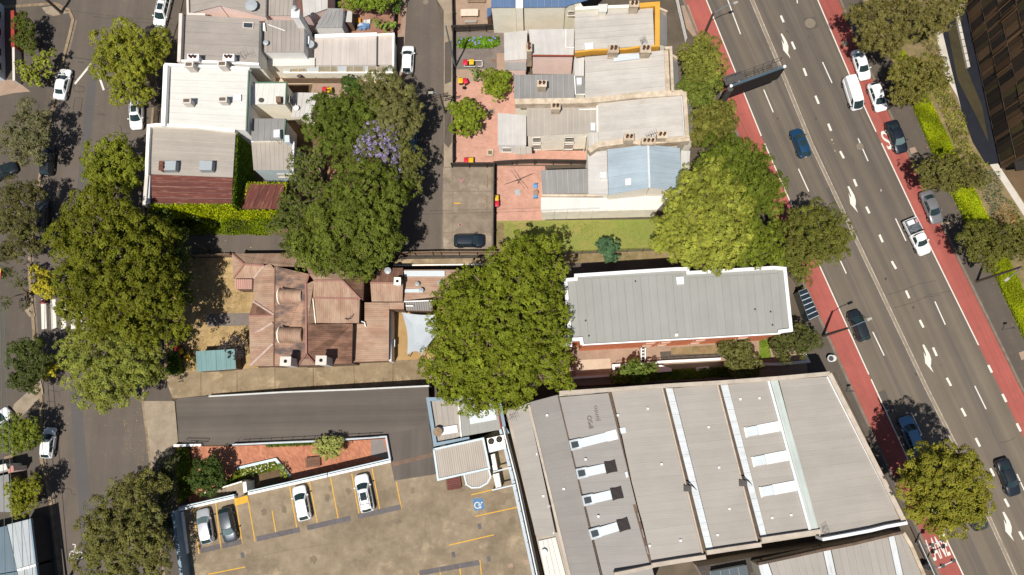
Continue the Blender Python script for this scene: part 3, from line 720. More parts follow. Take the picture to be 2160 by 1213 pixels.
# ================================================================ west block of terraces
# pink gabled house
h = thing('terrace_house', 'pink terrace house with a grey gabled roof and round skylight', 'house', P(480, 10))
gable_house(h, [(464, -90), (464, 12)], [(396, -90), (396, 29)], [(562, -90), (560, 36)], 8.6, 7.0, m_gr1, m_wallp, 8)
vent(h, 532, 14, 7.6, 0.55, 0.5, m_steel, 'dome_skylight')
parapet(h, [(394, -60), (396, 29), (433, 30)], 7.5, 0.3, 0.8, m_wallg)
block(h, [(563, -90), (624, -90), (616, 33), (562, 33)], 6.2, m_gr1, m_wallp, 6)
block(h, [(632, -90), (692, -90), (691, 18), (640, 36)], [4.8, 4.4, 4.4, 4.8], m_lg, m_wallp, 4)
block(h, [(692, 17), (724, 18), (722, 58), (661, 59)], [4.4, 4.2, 3.6, 3.6], m_gr3, m_wallw, 5)
block(h, [(726, 22), (743, 23), (742, 47), (727, 46)], 2.8, m_lg, m_wallb)
c = chimney(h, 623, 28, 9.2, 3, 0.9, 1.0, m_wallw, 0, capmat=m_wallw); vent(h, 622, 19, 9.6, 0.22, 0.5, m_steel, 'flue')
# grey roofed house
h = thing('terrace_house', 'terrace house with a grey sheeted roof, aerial and two twin chimneys', 'house', P(470, 80))
block(h, [(389, 31), (384, 128), (545, 133), (547, 40)], [7.2, 7.2, 7.6, 7.6], m_gr2, m_wallc, 8)
parapet(h, [(381, 28), (377, 130)], 8.0, 0.45, 1.4, m_wallg); parapet(h, [(387, 31), (382, 128)], 7.32, 0.25, 0.3, m_gut, 'gutter')
parapet(h, [(382, 128), (420, 129), (480, 131), (546, 135)], 8.0, 0.3, 1.0, m_wallw)
hatch(h, [(512, 46), (535, 47), (534, 60), (512, 59)], 7.75, 0.4, m_frame, 'skylight_frame'); hatch(h, [(514, 48), (533, 49), (532, 58.5), (514, 57.5)], 7.77, 0.1, m_pane)
chimney(h, 407, 121, 8.8, 6.5, 1.35, 0.8, m_wallw, 2, capmat=m_wallw); chimney(h, 482, 121, 8.8, 6.5, 1.35, 0.8, m_wallw, 2, capmat=m_wallw)
antenna(h, 505, 112, 9.4, 2.0)
block(h, [(557, 42), (642, 43), (641, 110), (555, 110)], 6.2, m_gr2, m_wallw, 9)
hatch(h, [(552, 48), (558, 48), (560, 64), (553, 64)], 6.6, 0.5, m_wallw, 'vent_box'); vent(h, 562, 92, 6.4, 0.25, 0.4)
pipe(h, [(566, 52, 6.5), (602, 65, 6.5)], 0.05, m_wallw); hatch(h, [(645, 76), (652, 76), (652, 92), (645, 92)], 5.0, 1.2, m_wallw, 'air_conditioner')
MB().cyl(P(655, 94, 4.6), 0.55, 0.12, 16).build('satellite_dish', m_steel, h)
block(h, [(562, 124), (664, 122), (664, 138), (562, 140)], 3.9, m_wh, m_wallc, 1)
block(h, [(664, 80), (794, 78), (794, 137), (662, 138)], 3.6, MCORR('beige_roof', A(202, 190, 180), 0.3, 0.03, rnd=0.02), m_wallw, 7)
block(h, [(798, 76), (829, 73), (828, 137), (797, 137)], 3.5, MCORR('beige_roof', A(202, 190, 180)), m_wallc, 2)
parapet(h, [(664, 76), (795, 72)], 4.0, 0.5, 0.6, m_wallw); parapet(h, [(796, 73), (830, 71), (829, 140)], 3.9, 0.25, 0.8, m_wallc); parapet(h, [(795.5, 74), (795, 138)], 3.7, 0.2, 0.3, m_gut, 'gutter')
m_conglass = M('conservatory_glass', A(176, 164, 140), 0.15, 0.3, 0.7, spec=0.6)
xs = [598, 612, 630, 646, 672, 697, 712, 731, 746, 768, 776, 795, 812, 828]
for k, (a, b) in enumerate(zip(xs, xs[1:])):
    o = MB().prism([P(a + 0.7, 140, 3.3), P(b - 0.7, 140, 3.3), P(b - 0.7, 151, 2.5), P(a + 0.7, 151, 2.5)], drop=0.05).build('glass_panel', m_conglass if k % 3 else m_skyl, h)
    MB().beam(P(b, 140, 3.3), P(b, 151.5, 2.5), 0.1).build('glazing_bar', m_frame, o)
MB().prism([P(598, 151, 2.4), P(829, 151, 2.4), P(829, 154, 2.4), P(598, 154, 2.4)], 0).build('wall', m_wallc, h)
# white roofed house
h = thing('terrace_house', 'terrace house with a white sheeted roof and four plain chimney stacks', 'house', P(440, 205))
block(h, [(357, 141), (351, 264), (518, 275), (524, 145)], [7.4, 7.4, 7.7, 7.7], m_wh, m_wallw, 9, gap=0.02)
parapet(h, [(349, 136), (343.5, 265)], 8.2, 0.55, 1.6, m_wallw); parapet(h, [(356, 142), (350.5, 264)], 7.52, 0.2, 0.25, m_gut, 'gutter')
parapet(h, [(347, 135), (526, 144)], 8.1, 0.3, 0.8, m_wallw)
for x, y, zt in ((398, 135.5, 9.3), (468, 134, 9.3), (393, 212, 9.0), (469, 209, 9.0)):
    o = chimney(h, x, y, zt, 6.6, 1.0, 0.65, m_wallg, 0, capmat=m_wallg); MB().box(P(x, y, zt + 0.003), 0.8, 0.45, 0.02).build('flue_opening', M('sooty_flue', A(110, 98, 86), 0.9, 0.2, 4), o)
hatch(h, [(494, 199), (508, 199), (508, 212), (494, 212)], 8.0, 0.5, m_sky, 'skylight')
parapet(h, [(524.5, 146), (519, 275)], 7.8, 0.16, 0.3, M('green_gutter', A(96, 128, 104), 0.6, 0.1), 'gutter')
block(h, [(535, 175), (604, 174), (601, 219), (525, 221)], [6.2, 6.2, 6.0, 6.0], m_wh, m_wallc, 6, gap=0.02)
parapet(h, [(534, 174), (604, 173.5), (601.5, 219)], 6.35, 0.14, 0.3, M('green_gutter', A(96, 128, 104)), 'gutter')
hatch(h, [(582, 203), (592, 203), (592, 215), (582, 215)], 6.8, 0.9, m_wallb, 'flue_box'); vent(h, 551, 212, 6.15, 0.22, 0.2, m_gut)
windows(h, (605, 186), (604, 210), 6.1, [(0.6, 1.1, 3.4, 5.0)], flip=-1)
block(h, [(620, 195), (672, 196), (655, 247), (615, 247)], 3.2, m_lg, m_wallc, 5)
vent(h, 626, 229, 3.4, 0.25, 0.35, m_sky)
# grey and rust roofed house with ivy
h = thing('terrace_house', 'ivy covered terrace house, roof half grey sheeting and half dark rust', 'house', P(400, 350))
block(h, [(320, 268), (316, 367), (491, 374), (497, 280)], 7.2, m_gr1, m_wallc, 8, gap=0.03)
block(h, [(318, 368), (314, 429), (489, 430), (491, 375)], [7.2, 6.8, 6.8, 7.2], m_rust, m_wallg, 5)
parapet(h, [(495, 276), (416, 267), (330, 263), (313, 265), (310, 330), (309, 369)], 7.8, 0.4, 1.2, m_wallc); parapet(h, [(309, 370), (304, 433)], 7.6, 0.45, 1.4, m_wallg)
parapet(h, [(318, 268), (312, 429)], 7.32, 0.35, 0.3, m_skyl, 'gutter')
for x, y in ((357, 349), (433.5, 349)):
    c = P(x, y, 8.3); o = MB().box(Vector((c.x, c.y, 6.6)), 1.65, 1.25, 1.7).build('chimney', M('zinc_clad', A(172, 178, 180), 0.5, 0.06), h)
o = chimney(h, 340, 349, 8.4, 6.6, 0.5, 1.1, m_pot, 0, capmat=m_pot)
for dy in (-3.5, 3.5): MB().tube([P(336, 349 + dy, 8.5), P(345, 349 + dy, 8.5)], 0.2, 8).build('chimney_pot', m_pot, o)
block(h, [(532, 250), (601, 250), (597, 296), (530, 297)], 6.0, m_gr3, m_wallc, 5)
parapet(h, [(602, 250), (598, 297)], 6.2, 0.18, 0.4, M('green_gutter', A(96, 128, 104)), 'gutter')
block(h, [(530, 299), (617, 297), (616, 359), (535, 359)], 5.2, m_gr1, m_bluew, 9, gap=0.02)
parapet(h, [(530, 298), (613, 296), (619, 300), (617.5, 360)], 5.4, 0.22, 0.4, m_wallw)
hatch(h, [(577, 274), (590, 273), (590, 290), (577, 290)], 6.9, 0.9, m_sky, 'air_conditioner'); hatch(h, [(600, 285), (610, 285), (611, 300), (600, 300)], 6.5, 1.4, m_skyl, 'metal_box')
antenna(h, 582, 294, 7.2, 1.3)
windows(h, (535, 360), (616, 360), 5.0, [(0.62, 1.0, 2.6, 3.6), (0.86, 1.0, 2.6, 3.6)], flip=1)
h = thing('ivy_shed', 'small outbuilding with a dark rust roof ringed by ivy', 'shed', P(548, 415))
block(h, [(520, 387), (601, 386), (590, 441), (496, 440)], 4.4, m_rust, m_wallb, 5)

# ================================================================ old house with rust coloured roofs
h = thing('villa', 'old villa under many rust brown corrugated roofs with arched dormers', 'house', P(650, 660))
X, Y = Vector((1, 0, 0)), Vector((0, 1, 0))
for pts, rm, d in (
    ([(490, 535, 3.2), (634, 534, 3.2), (652, 562, 4.6), (581, 562, 4.6), (570, 556, 4.4), (515, 557, 4.4)], m_rusty, Y),
    ([(489, 535, 3.2), (515, 557, 4.4), (492, 587, 3.2)], m_rusty, X),
    ([(515, 557, 4.4), (557, 560, 4.4), (535, 587, 3.2), (492, 587, 3.2)], m_rusty, Y),
    ([(557, 560, 4.4), (570, 556, 4.4), (581, 570, 4.6), (579, 664, 4.6), (534, 636, 3.2), (535, 587, 3.2)], m_rusty, X),
    ([(534, 636, 3.3), (579, 664, 4.6), (525, 666, 3.5)], m_rustk, Y),
    ([(525, 667, 3.5), (578, 665, 4.6), (577, 772, 4.6), (528, 772, 3.2)], m_rusty, X),
    ([(581, 562, 4.7), (652, 578, 6.5), (645, 600, 7.0), (646, 746, 7.0), (627, 771, 4.7), (577, 772, 4.7)], m_rustd, X),
    ([(652, 578, 6.5), (634, 534, 4.6), (769, 536, 3.6), (769, 579, 5.2), (721, 591, 6.4), (662, 592, 6.6)], m_rusty, Y),
    ([(662, 592, 6.6), (721, 591, 6.4), (759, 630, 5.4), (659, 628, 6.2)], m_rusty, Y),
    ([(659, 629, 6.2), (759, 631, 5.4), (757, 681, 5.2), (666, 683, 6.0)], m_rusty, Y),
    ([(721, 591, 6.4), (769, 580, 5.0), (766, 634, 5.0), (759, 630, 5.4)], m_rustk, X),
    ([(645, 600, 7.0), (662, 592, 6.6), (659, 628, 6.2), (666, 683, 6.0), (648, 683, 6.9)], m_rusty, X),
    ([(648, 684, 6.9), (744, 683, 5.4), (742, 766, 4.8), (666, 770, 4.8), (646, 747, 6.9)], m_rustk, X),
    ([(646, 747, 6.9), (666, 770, 4.8), (627, 771, 4.7)], m_rusty, Y),
    ([(745, 683, 4.0), (769, 683, 4.0), (769, 638, 4.2), (821, 638, 3.9), (820, 761, 3.3), (745, 764, 3.7)], m_rusty, X),
    ([(821, 638, 3.9), (852, 638, 3.8), (852, 652, 3.6), (821, 652, 3.7)], m_rusty, X),
    ([(798, 565, 4.4), (850, 565, 4.4), (850, 597, 5.4), (781, 596, 5.4)], m_rustk, Y),
    ([(781, 596, 5.4), (850, 597, 5.4), (849, 636, 4.4), (784, 636, 4.4)], m_rusty, Y),
    ([(852, 569, 4.2), (992, 569, 4.0), (985, 600, 3.9), (960, 625, 3.9), (912, 627, 3.8), (851, 634, 3.8)], m_rusty, X)):
    rpoly(h, pts, rm, m_wallb, 0.0, d)
for a, b in (((645, 598, 7.0), (646, 746, 7.0)), ((646, 747, 7.0), (667, 770, 4.9)), ((646, 747, 7.0), (627, 771, 4.8)), ((652, 578, 6.6), (645, 600, 7.0)), ((662, 592, 6.7), (721, 591, 6.5)), ((721, 591, 6.5), (760, 631, 5.5)),
             ((515, 557, 4.5), (557, 560, 4.5)), ((490, 535, 3.3), (515, 557, 4.5)), ((515, 557, 4.5), (492, 587, 3.3)), ((781, 596, 5.5), (850, 597, 5.5)), ((525, 666, 3.6), (578, 665, 4.7)), ((659, 628, 6.25), (759, 630, 5.45))):
    MB().beam(P(*a), P(*b), 0.22, 0.10).build('ridge_cap', MCORR('rust_cap', A(160, 112, 98), 5, 0.02), h)
for a, b in (((557, 560, 4.5), (535, 587, 3.3)), ((534, 636, 3.4), (578, 664, 4.75)), ((535, 705, 3.5), (575, 681, 4.75)), ((528, 771, 3.3), (576, 725, 4.75))):
    MB().beam(P(*a), P(*b), 0.25, 0.08).build('flashing', M('pale_flashing', A(196, 170, 156), 0.7, 0.2, 3), h)
pipe(h, [(660, 630, 6.4), (666, 684, 6.1)], 0.07, m_wallc, 'flashing'); parapet(h, [(579.5, 562), (577, 772)], 4.8, 0.14, 0.2, m_rustk, 'gutter')
block(h, [(495, 589), (532, 589), (532, 610), (496, 610)], [3.2, 3.2, 2.8, 2.8], MCORR('striped_awning', A(180, 130, 112), 0.28, 0.35), m_wallb)
for y0, y1 in ((606, 638), (688, 721)):
    a, b = P(587, (y0 + y1) / 2, 6.6), P(634, (y0 + y1) / 2, 6.9); rr = (P(600, y0, 6.6) - P(600, y1, 6.6)).length / 2; mb = MB(Y)
    mb.d = Vector((0, 1)); n = 12
    pr = lambda t, p, s=1.0: Vector((p.x, p.y + math.cos(t) * rr * s, 5.6 + math.sin(t) * 1.35))
    for k in range(n):
        t0, t1 = math.pi * k / n, math.pi * (k + 1) / n; mb.face([pr(t1, a), pr(t0, a), pr(t0, b), pr(t1, b)])
    mb.face([pr(math.pi * k / n, a) for k in range(n + 1)]); mb.face([pr(math.pi * k / n, b) for k in range(n, -1, -1)])
    o = mb.build('dormer', m_rusty, h)
    f = MB()
    for k in range(n): f.beam(pr(math.pi * k / n, a - X * 0.05, 1.04), pr(math.pi * (k + 1) / n, a - X * 0.05, 1.04), 0.12)
    f.build('dormer_rim', m_wallc, o)
for x, y, zt in ((602, 762, 8.2), (677, 760, 8.2)):
    o = chimney(h, x, y, zt, 4.4, 1.2, 1.0, m_wallg, 0, capmat=m_wallg); MB().cyl(P(x, y, zt + 0.002), 0.22, 0.02, 12).build('flue_opening', m_black, o)
o = chimney(h, 838, 593, 6.6, 4, 0.7, 0.8, m_wallc, 0, capmat=m_wallc); MB().cyl(P(838, 593, 6.605), 0.2, 0.02, 12).build('flue_opening', m_black, o)
for x, y, r in ((819, 572, 0.3), (881, 600, 0.2), (929, 598, 0.24), (889, 613, 0.22)): vent(h, x, y, 4.7 if y < 590 else 4.2, r, 0.5, m_steel, 'roof_ventilator')
hatch(h, [(852, 571), (938, 571), (938, 583), (853, 583)], 4.32, 0.2, m_skyl, 'roof_light'); hatch(h, [(853, 610), (893, 609), (893, 617), (853, 617)], 4.05, 0.2, m_skyl, 'roof_light')
block(h, [(855, 637), (912, 637), (912, 656), (857, 655)], 3.3, MCORR('striped_lean_to', A(142, 136, 130), 0.3, 0.4), m_wallb)
parapet(h, [(852, 636), (912, 634)], 3.9, 0.14, 0.2, m_wallw, 'gutter'); pipe(h, [(856, 645, 3.6), (872, 645, 3.6)], 0.09, m_wallw)
pipe(h, [(728, 672, 5.6), (735, 675, 6.2), (741, 665, 6.2)], 0.06, m_gut); pipe(h, [(762, 678, 4.6), (769, 680, 4.4), (771, 689, 4.2)], 0.08, m_wallw)
MB().wall([P(823, 652, 2.6), P(823, 762, 2.6)], 0.3, 2.6, 0).build('side_wall', m_wallw, h)
# shade sail behind the villa
s = thing('shade_sail', 'pale blue grey shade sail stretched over the yard behind the villa', 'shade sail', P(885, 700))
cor = [P(848, 659, 3.0), P(918, 664, 3.2), P(925, 702, 3.4), P(890, 748, 3.0), P(859, 748, 2.8)]
cen = P(888, 703, 2.7); mb = MB()
for k in range(5):
    a, b = cor[k], cor[(k + 1) % 5]; prev = None
    for j in range(8):
        def e(t): return lerp(lerp(a, b, t), cen, 0.16 * 4 * t * (1 - t) * (1.0 if k in (4, 3) else 0.35))
        p0, p1 = e(j / 8), e((j + 1) / 8); m0, m1 = lerp(p0, cen, 0.5) - Vector((0, 0, 0.12)), lerp(p1, cen, 0.5) - Vector((0, 0, 0.12))
        mb.face([p0, p1, m1, m0]); mb.face([m0, m1, cen])
o = mb.build('canvas', M('sail_cloth', A(190, 196, 200), 0.8, 0.06, 0.8), s, smooth=True)
for p in cor: MB().cyl(Vector((p.x, p.y, 0)), 0.06, p.z + 0.05, 8).build('post', m_steel, s)
h = thing('garden_shed', 'teal roofed garden shed in the villa yard', 'shed', P(455, 760))
block(h, [(413, 741), (455, 738.5), (456.5, 781.5), (415, 784)], [2.5, 2.7, 2.7, 2.5], m_teal, m_wallb, 4, gap=0.02)
block(h, [(455.5, 738.5), (495, 736), (498, 778), (457, 781.5)], [2.7, 2.5, 2.5, 2.7], m_teal, m_wallb, 4, gap=0.02)

# ================================================================ east terraces
h = thing('terrace_house', 'tall sage rendered house with blue metal roofs', 'house', P(1120, 40))
block(h, [(1038, -150), (1088, -150), (1088, 15.5), (1036, 16)], [8.6, 8.6, 7.2, 7.2], m_navy, m_walls, 4, gap=0.02, eave=0.15)
block(h, [(1104, -150), (1193, -150), (1193, 15), (1104, 16)], [8.6, 8.6, 7.2, 7.2], m_navy, m_walls, 6, gap=0.02, eave=0.15)
MB().prism(PP([(1088.5, -150), (1103.5, -150), (1103, 17), (1088, 17)], 7.4), 0).build('wall', m_walls, h)
MB().prism([P(1193, 15, 7.2), P(1200, 11, 7.2), P(1240, 0, 7.2), P(1300, -60, 7.2), P(1193, -60, 7.2)], drop=0.1).build('roof', m_navy, h)
MB().prism(PP([(1193, 14), (1215, 8), (1230, 14), (1222, 36), (1222, -40), (1193, -40)], 6.9), 0).build('wall', m_walls, h)
block(h, [(1027, 18), (1037, 15), (1036, 31), (1027, 38)], [3.0, 3.4, 3.4, 3.0], m_navy, m_wallb)
windows(h, (1195, 14), (1218, 13), 6.8, [(0.5, 0.9, 4.6, 5.6)])
h = thing('terrace_house', 'terrace house with ochre painted parapets round its pale roof', 'house', P(1300, 60))
block(h, [(1213, 26), (1212, 106), (1380, 96), (1377, 13)], [7.3, 7.3, 7.5, 7.5], m_tr, m_wallc, 7)
parapet(h, [(1213, 110), (1250, 105), (1320, 103), (1350, 98), (1383, 97)], 7.9, 0.24, 1.2, m_ochre)
parapet(h, [(1386.5, 98), (1387, 8), (1348, 11)], 7.92, 0.62, 1.2, m_ochre)
parapet(h, [(1213, 18), (1262, 15), (1345, 12)], 8.0, 0.4, 1.2, m_walls)
block(h, [(1262, 9), (1282, 8), (1280, 25), (1263, 25)], 8.6, m_wh, m_walls)
for x in (1294, 1362): chimney(h, x, 103, 9.2, 6.5, 1.25, 0.9, m_stone, 2, pot_h=0.7)
chimney(h, 1338, 8, 9.4, 6.5, 1.1, 0.7, m_stone, 2)
hatch(h, [(1233, 91), (1252, 90), (1252, 105), (1234, 106)], 7.85, 0.5, m_sky); antenna(h, 1357, 84, 9.0, 0.8)
block(h, [(1393, 18), (1407, 25), (1407, 98), (1392, 93)], [6.4, 5.6, 5.6, 6.4], m_gr3, m_wallc)
parapet(h, [(1391, 17), (1408, 24)], 6.8, 0.25, 1, m_stone)
block(h, [(1115, 62), (1211, 61), (1210, 116), (1122, 115)], [6.2, 6.2, 6.0, 6.0], m_lg, m_wallp, 9, gap=0.025)
parapet(h, [(1121, 116.5), (1210, 117)], 6.1, 0.16, 0.2, M('rust_gutter', A(150, 70, 52), 0.8, 0.2), 'gutter'); pipe(h, [(1194, 62, 6.4), (1194, 100, 6.3), (1211, 101, 6.3)], 0.07, m_wallw)
block(h, [(1063, 69), (1112, 64), (1111, 125), (1064, 128)], [3.8, 4.2, 4.2, 3.8], m_lg, m_wallp, 5, gap=0.025)
block(h, [(1066, 129), (1110, 126), (1110, 148), (1066, 148)], [3.3, 3.3, 2.7, 2.7], m_gr3, m_wallp, 4, gap=0.02)
chimney(h, 1116, 99, 7.6, 3, 0.65, 1.1, m_stone, 2, potdir=Vector((0, 1, 0)))
h = thing('terrace_house', 'terrace house with a wide cream stone parapet and dark grey rear wing', 'house', P(1310, 160))
block(h, [(1234, 120), (1234, 209), (1406, 193), (1402, 106)], [7.2, 7.2, 7.5, 7.5], m_tr, m_wallc, 8)
parapet(h, [(1403, 101), (1415, 100), (1419, 192)], 8.0, 0.35, 1.2, m_stone); parapet(h, [(1405, 106), (1409, 192)], 7.65, 0.55, 0.3, m_stone, 'gutter')
parapet(h, [(1086, 214), (1234, 212), (1290, 207), (1340, 201), (1440, 195)], 7.75, 0.75, 1.4, m_stone, 'party_wall')
MB().prism(PP([(1294, 120), (1301, 114), (1348, 114), (1350, 123), (1294, 130)], 7.62), drop=0.2).build('roof_patch', m_skyl, h)
block(h, [(1281, 107), (1300, 107), (1296, 122), (1281, 122)], 7.7, m_stone, m_stone); block(h, [(1348, 107), (1368, 107), (1366, 120), (1350, 119)], 7.7, m_stone, m_stone)
block(h, [(1418, 118), (1429, 124), (1433, 193), (1421, 193)], [6.6, 5.8, 5.8, 6.6], m_gr3, m_wallc); parapet(h, [(1417, 116), (1430, 123)], 6.9, 0.3, 1, m_stone)
block(h, [(1211, 124), (1232, 121), (1232, 160), (1212, 160)], [7.0, 7.0, 6.6, 6.6], m_lg, m_wallc, 2); block(h, [(1213, 161), (1233, 161), (1234, 199), (1214, 199)], 6.5, m_gr3, m_wallc)
hatch(h, [(1216, 164), (1227, 164), (1227, 178), (1217, 178)], 6.9, 0.4, m_sky); pipe(h, [(1212, 160, 6.7), (1214, 199, 6.7), (1234, 199, 6.7)], 0.08, m_wallw)
block(h, [(1084, 158), (1211, 156), (1212, 208), (1084, 209)], [6.2, 6.2, 6.0, 6.0], m_gr3, m_wallc, 11, gap=0.02)
chimney(h, 1143, 176, 8.0, 5.5, 1.1, 0.75, m_stone, 2)
h = thing('terrace_house', 'terrace house with a cream side wall of sash windows facing the pink yard', 'house', P(1330, 250))
block(h, [(1261, 218), (1262, 300), (1442, 287), (1436, 201)], [7.2, 7.2, 7.5, 7.5], m_tr, m_wallc, 8)
parapet(h, [(1437, 196), (1444, 197), (1450, 290)], 8.0, 0.5, 1.2, m_stone); parapet(h, [(1440, 202), (1446, 288)], 7.6, 0.4, 0.2, m_skyl, 'gutter')
parapet(h, [(1242, 318), (1262, 305), (1330, 296), (1350, 300), (1390, 297), (1455, 292)], 7.7, 0.7, 1.4, m_stone, 'party_wall')
block(h, [(1447, 210), (1459, 216), (1465, 298), (1450, 296)], [6.6, 5.8, 5.8, 6.6], m_gr3, m_wallc); parapet(h, [(1446, 208), (1460, 214)], 6.9, 0.3, 1, m_stone)
for x, y in ((1327, 289), (1397, 284)): chimney(h, x, y, 9.2, 6.5, 1.15, 0.8, m_stone, 2, pot_h=0.6)
chimney(h, 1368, 297, 9.3, 6.5, 1.6, 0.8, m_stone, 3, pot_h=0.5)
antenna(h, 1375, 283, 9.4, 1.5)
block(h, [(1241, 280), (1261, 279), (1262, 306), (1242, 310)], 6.4, m_lg, m_wallc, 2)
block(h, [(1111, 226), (1258, 221), (1259, 280), (1112, 287)], [6.4, 6.4, 6.0, 6.0], m_gr1, m_wallc, 12, gap=0.02)
parapet(h, [(1111, 224), (1261, 219), (1261, 277)], 6.6, 0.28, 0.6, m_wallc)
hatch(h, [(1246, 259), (1256, 259), (1256, 275), (1246, 275)], 6.7, 0.5, m_sky); pipe(h, [(1222, 231, 6.6), (1258, 230, 6.6)], 0.07, m_wallw)
chimney(h, 1172, 224, 8.1, 5.5, 1.1, 0.75, m_stone, 2)
block(h, [(1050, 238), (1110, 243), (1110, 306), (1050, 306)], [3.2, 3.8, 3.8, 3.2], m_lg, m_wallw, 4, gap=0.025)
windows(h, (1112, 287), (1236, 286), 5.9, [(0.16, 1.0, 3.7, 5.3), (0.16, 1.0, 1.0, 2.6), (0.72, 1.1, 3.7, 5.3), (0.72, 1.1, 1.0, 2.6)])
block(h, [(1086, 309), (1121, 309), (1122, 324), (1087, 326)], [2.9, 2.9, 2.5, 2.5], m_gr1, None, 3); windows(h, (1050, 307), (1110, 307), 3.1, [(0.3, 1.1, 0.8, 2.2)])
pipe(h, [(1191, 288, 5.8), (1188, 320, 0.4)], 0.06, m_wallc, 'downpipe'); pipe(h, [(1236, 288, 5.8), (1231, 321, 0.4)], 0.06, m_wallc, 'downpipe')
h = thing('terrace_house', 'terrace house with a pale blue gabled roof beside the lawn', 'house', P(1320, 380))
block(h, [(1367, 305), (1370, 396), (1284, 411), (1281, 315)], [8.6, 8.6, 7.0, 7.0], m_blr, m_wallc, 8, gap=0.02)
block(h, [(1367, 305), (1370, 396), (1440, 402), (1434, 312)], [8.6, 8.6, 7.0, 7.0], m_blr, m_wallc, 8, gap=0.02)
MB().beam(P(1367, 304, 8.65), P(1370, 396, 8.65), 0.25, 0.08).build('ridge_cap', m_skyl, h)
hatch(h, [(1319, 377), (1331, 376), (1331, 390), (1319, 391)], 7.95, 0.4, m_sky)
block(h, [(1240, 321), (1241, 408), (1283, 410), (1280, 318)], [6.2, 6.2, 6.6, 6.6], m_lg, m_wallc, 7, gap=0.03)
hatch(h, [(1266, 363), (1279, 362), (1279, 376), (1267, 376)], 6.9, 0.4, m_sky)
block(h, [(1141, 359), (1241, 356), (1242, 408), (1145, 410)], [5.2, 5.2, 4.8, 4.8], m_gr3, m_wallc, 9, gap=0.02)
block(h, [(1436, 317), (1456, 318), (1452, 385), (1438, 398)], [5.6, 5.0, 5.0, 5.6], m_wh, m_wallc, 2)
block(h, [(1141, 416), (1290, 413), (1380, 402), (1420, 405), (1386, 441), (1141, 446)][0:1] + [(1420, 404), (1388, 441), (1141, 446)], [4.8, 4.8, 3.9, 3.9], m_wh, m_wallc, 16, gap=0.015)
parapet(h, [(1143, 412), (1288, 412)], 5.2, 0.3, 0.9, m_stone)
A0, B0 = P(1143, 447, 3.85), P(1388, 441, 3.85)
for k in range(9):
    t0, t1 = k / 9 + 0.004, (k + 1) / 9 - 0.004; a, b = lerp(A0, B0, t0), lerp(A0, B0, t1); n = Vector((0.02, -1, 0)) * 0.05
    MB().prism([a + n * 0.1, b + n * 0.1, b + n, a + n], 0.15).build('wall_panel', m_wallc, h)

# ================================================================ brick apartment block
h = thing('apartment_block', 'red brick apartment block with white parapets and flat grey roof', 'apartment building', P(1440, 660))
AH = 8.2
OUT = [(1192, 589), (1214, 587), (1214, 579.5), (1425, 565.5), (1450, 565), (1451, 574), (1633, 562.5), (1656, 565), (1670, 697), (1645, 700), (1644, 704), (1228, 728), (1225, 716), (1202, 717)]
MB().prism([p - Vector((0, 0, 0.25)) for p in inset(PP(OUT, AH), 0.1)], 0).build('wall', m_redbrick, h)
MB().prism([p - Vector((0, 0, 0.12)) for p in inset(PP(OUT, AH), 0.12)], AH - 0.24).build('roof_base', m_memb, h)
q = [P(1197, 588, AH - 0.02), P(1657, 566, AH - 0.02), P(1669, 700, AH - 0.02), P(1209, 728, AH - 0.02)]
Aq, Bq, Cq, Dq = q
n = 27
for k in range(n):
    t0, t1 = k / n + 0.0003, (k + 1) / n - 0.0003; o0 = 0.02 if t0 < 0.04 else 0.0
    ytop = lambda t: (0.0 if 0.05 < t < 0.95 else 0.02) if t < 0.55 else 0.035
    za = Vector((0, 0, 0.008 * (k % 2)))
    cut0 = 0.045 if k == 0 else (0.012 if k / n < 0.55 else 0.075) if k < n - 1 else 0.05
    cut1 = 0.94 if k == 0 else (0.985 if k < n - 2 else 0.955)
    l = lambda t, c: lerp(lerp(Aq, Bq, t), lerp(Dq, Cq, t), c) + za
    MB(Dq - Aq).prism([l(t0, cut0), l(t1, cut0), l(t1, cut1), l(t0, cut1)], drop=0.2).build('roof_sheet', m_memb, h)
parapet(h, [(1644, 703), (1645, 699), (1669, 696), (1655.5, 566.5), (1634, 564.5), (1451.5, 575.5), (1450, 567), (1425, 567.5), (1215, 581), (1215, 588.5), (1193, 590.5), (1203, 716), (1226, 715), (1228, 727)], AH + 0.28, 0.42, 0.75, M('white_parapet', A(244, 242, 238), 0.7, 0.05, 1.0, fine=0.04))
parapet(h, [(1228, 727.4), (1644, 703.6)], AH + 0.06, 0.16, 0.3, m_wallw, 'gutter')
hatch(h, [(1426, 584), (1442, 583), (1443, 599), (1428, 600)], AH + 0.35, 0.5, m_sky)
hatch(h, [(1424, 704), (1430, 703.5), (1430.5, 709), (1424.5, 709.5)], AH + 0.25, 0.4, m_wallc, 'vent_box')
for x, y in ((1340, 594), (1242, 709), (1629, 686), (1625, 658), (1592, 653), (1235, 677)): vent(h, x, y, AH, 0.07, 0.25, m_gut)
windows(h, (1229, 728), (1644, 704), AH, [(t, 1.2, z, z + 1.2) for t in (0.36, 0.44, 0.62, 0.84) for z in (1.4, 4.8)], frame=M('aged_frame', A(206, 170, 146), 0.8, 0.1), sd=0.04)
for k in range(3):      # balconies on the west end
    z = 2.2 + 2.4 * k
    a = P(1203, 716, z); mb = MB().box(a + Vector((-0.6, -0.2, 0)), 1.6, 1.4, 0.12).build('balcony', m_wallw, h)
    f = MB()
    for j in range(6): f.beam(a + Vector((-1.35 + 0.3 * j, -0.85, 0.1)), a + Vector((-1.35 + 0.3 * j, -0.85, 1.0)), 0.03)
    f.beam(a + Vector((-1.35, -0.85, 1.0)), a + Vector((0.15, -0.85, 1.0)), 0.05); f.build('balcony_rail', m_wallw, mb)
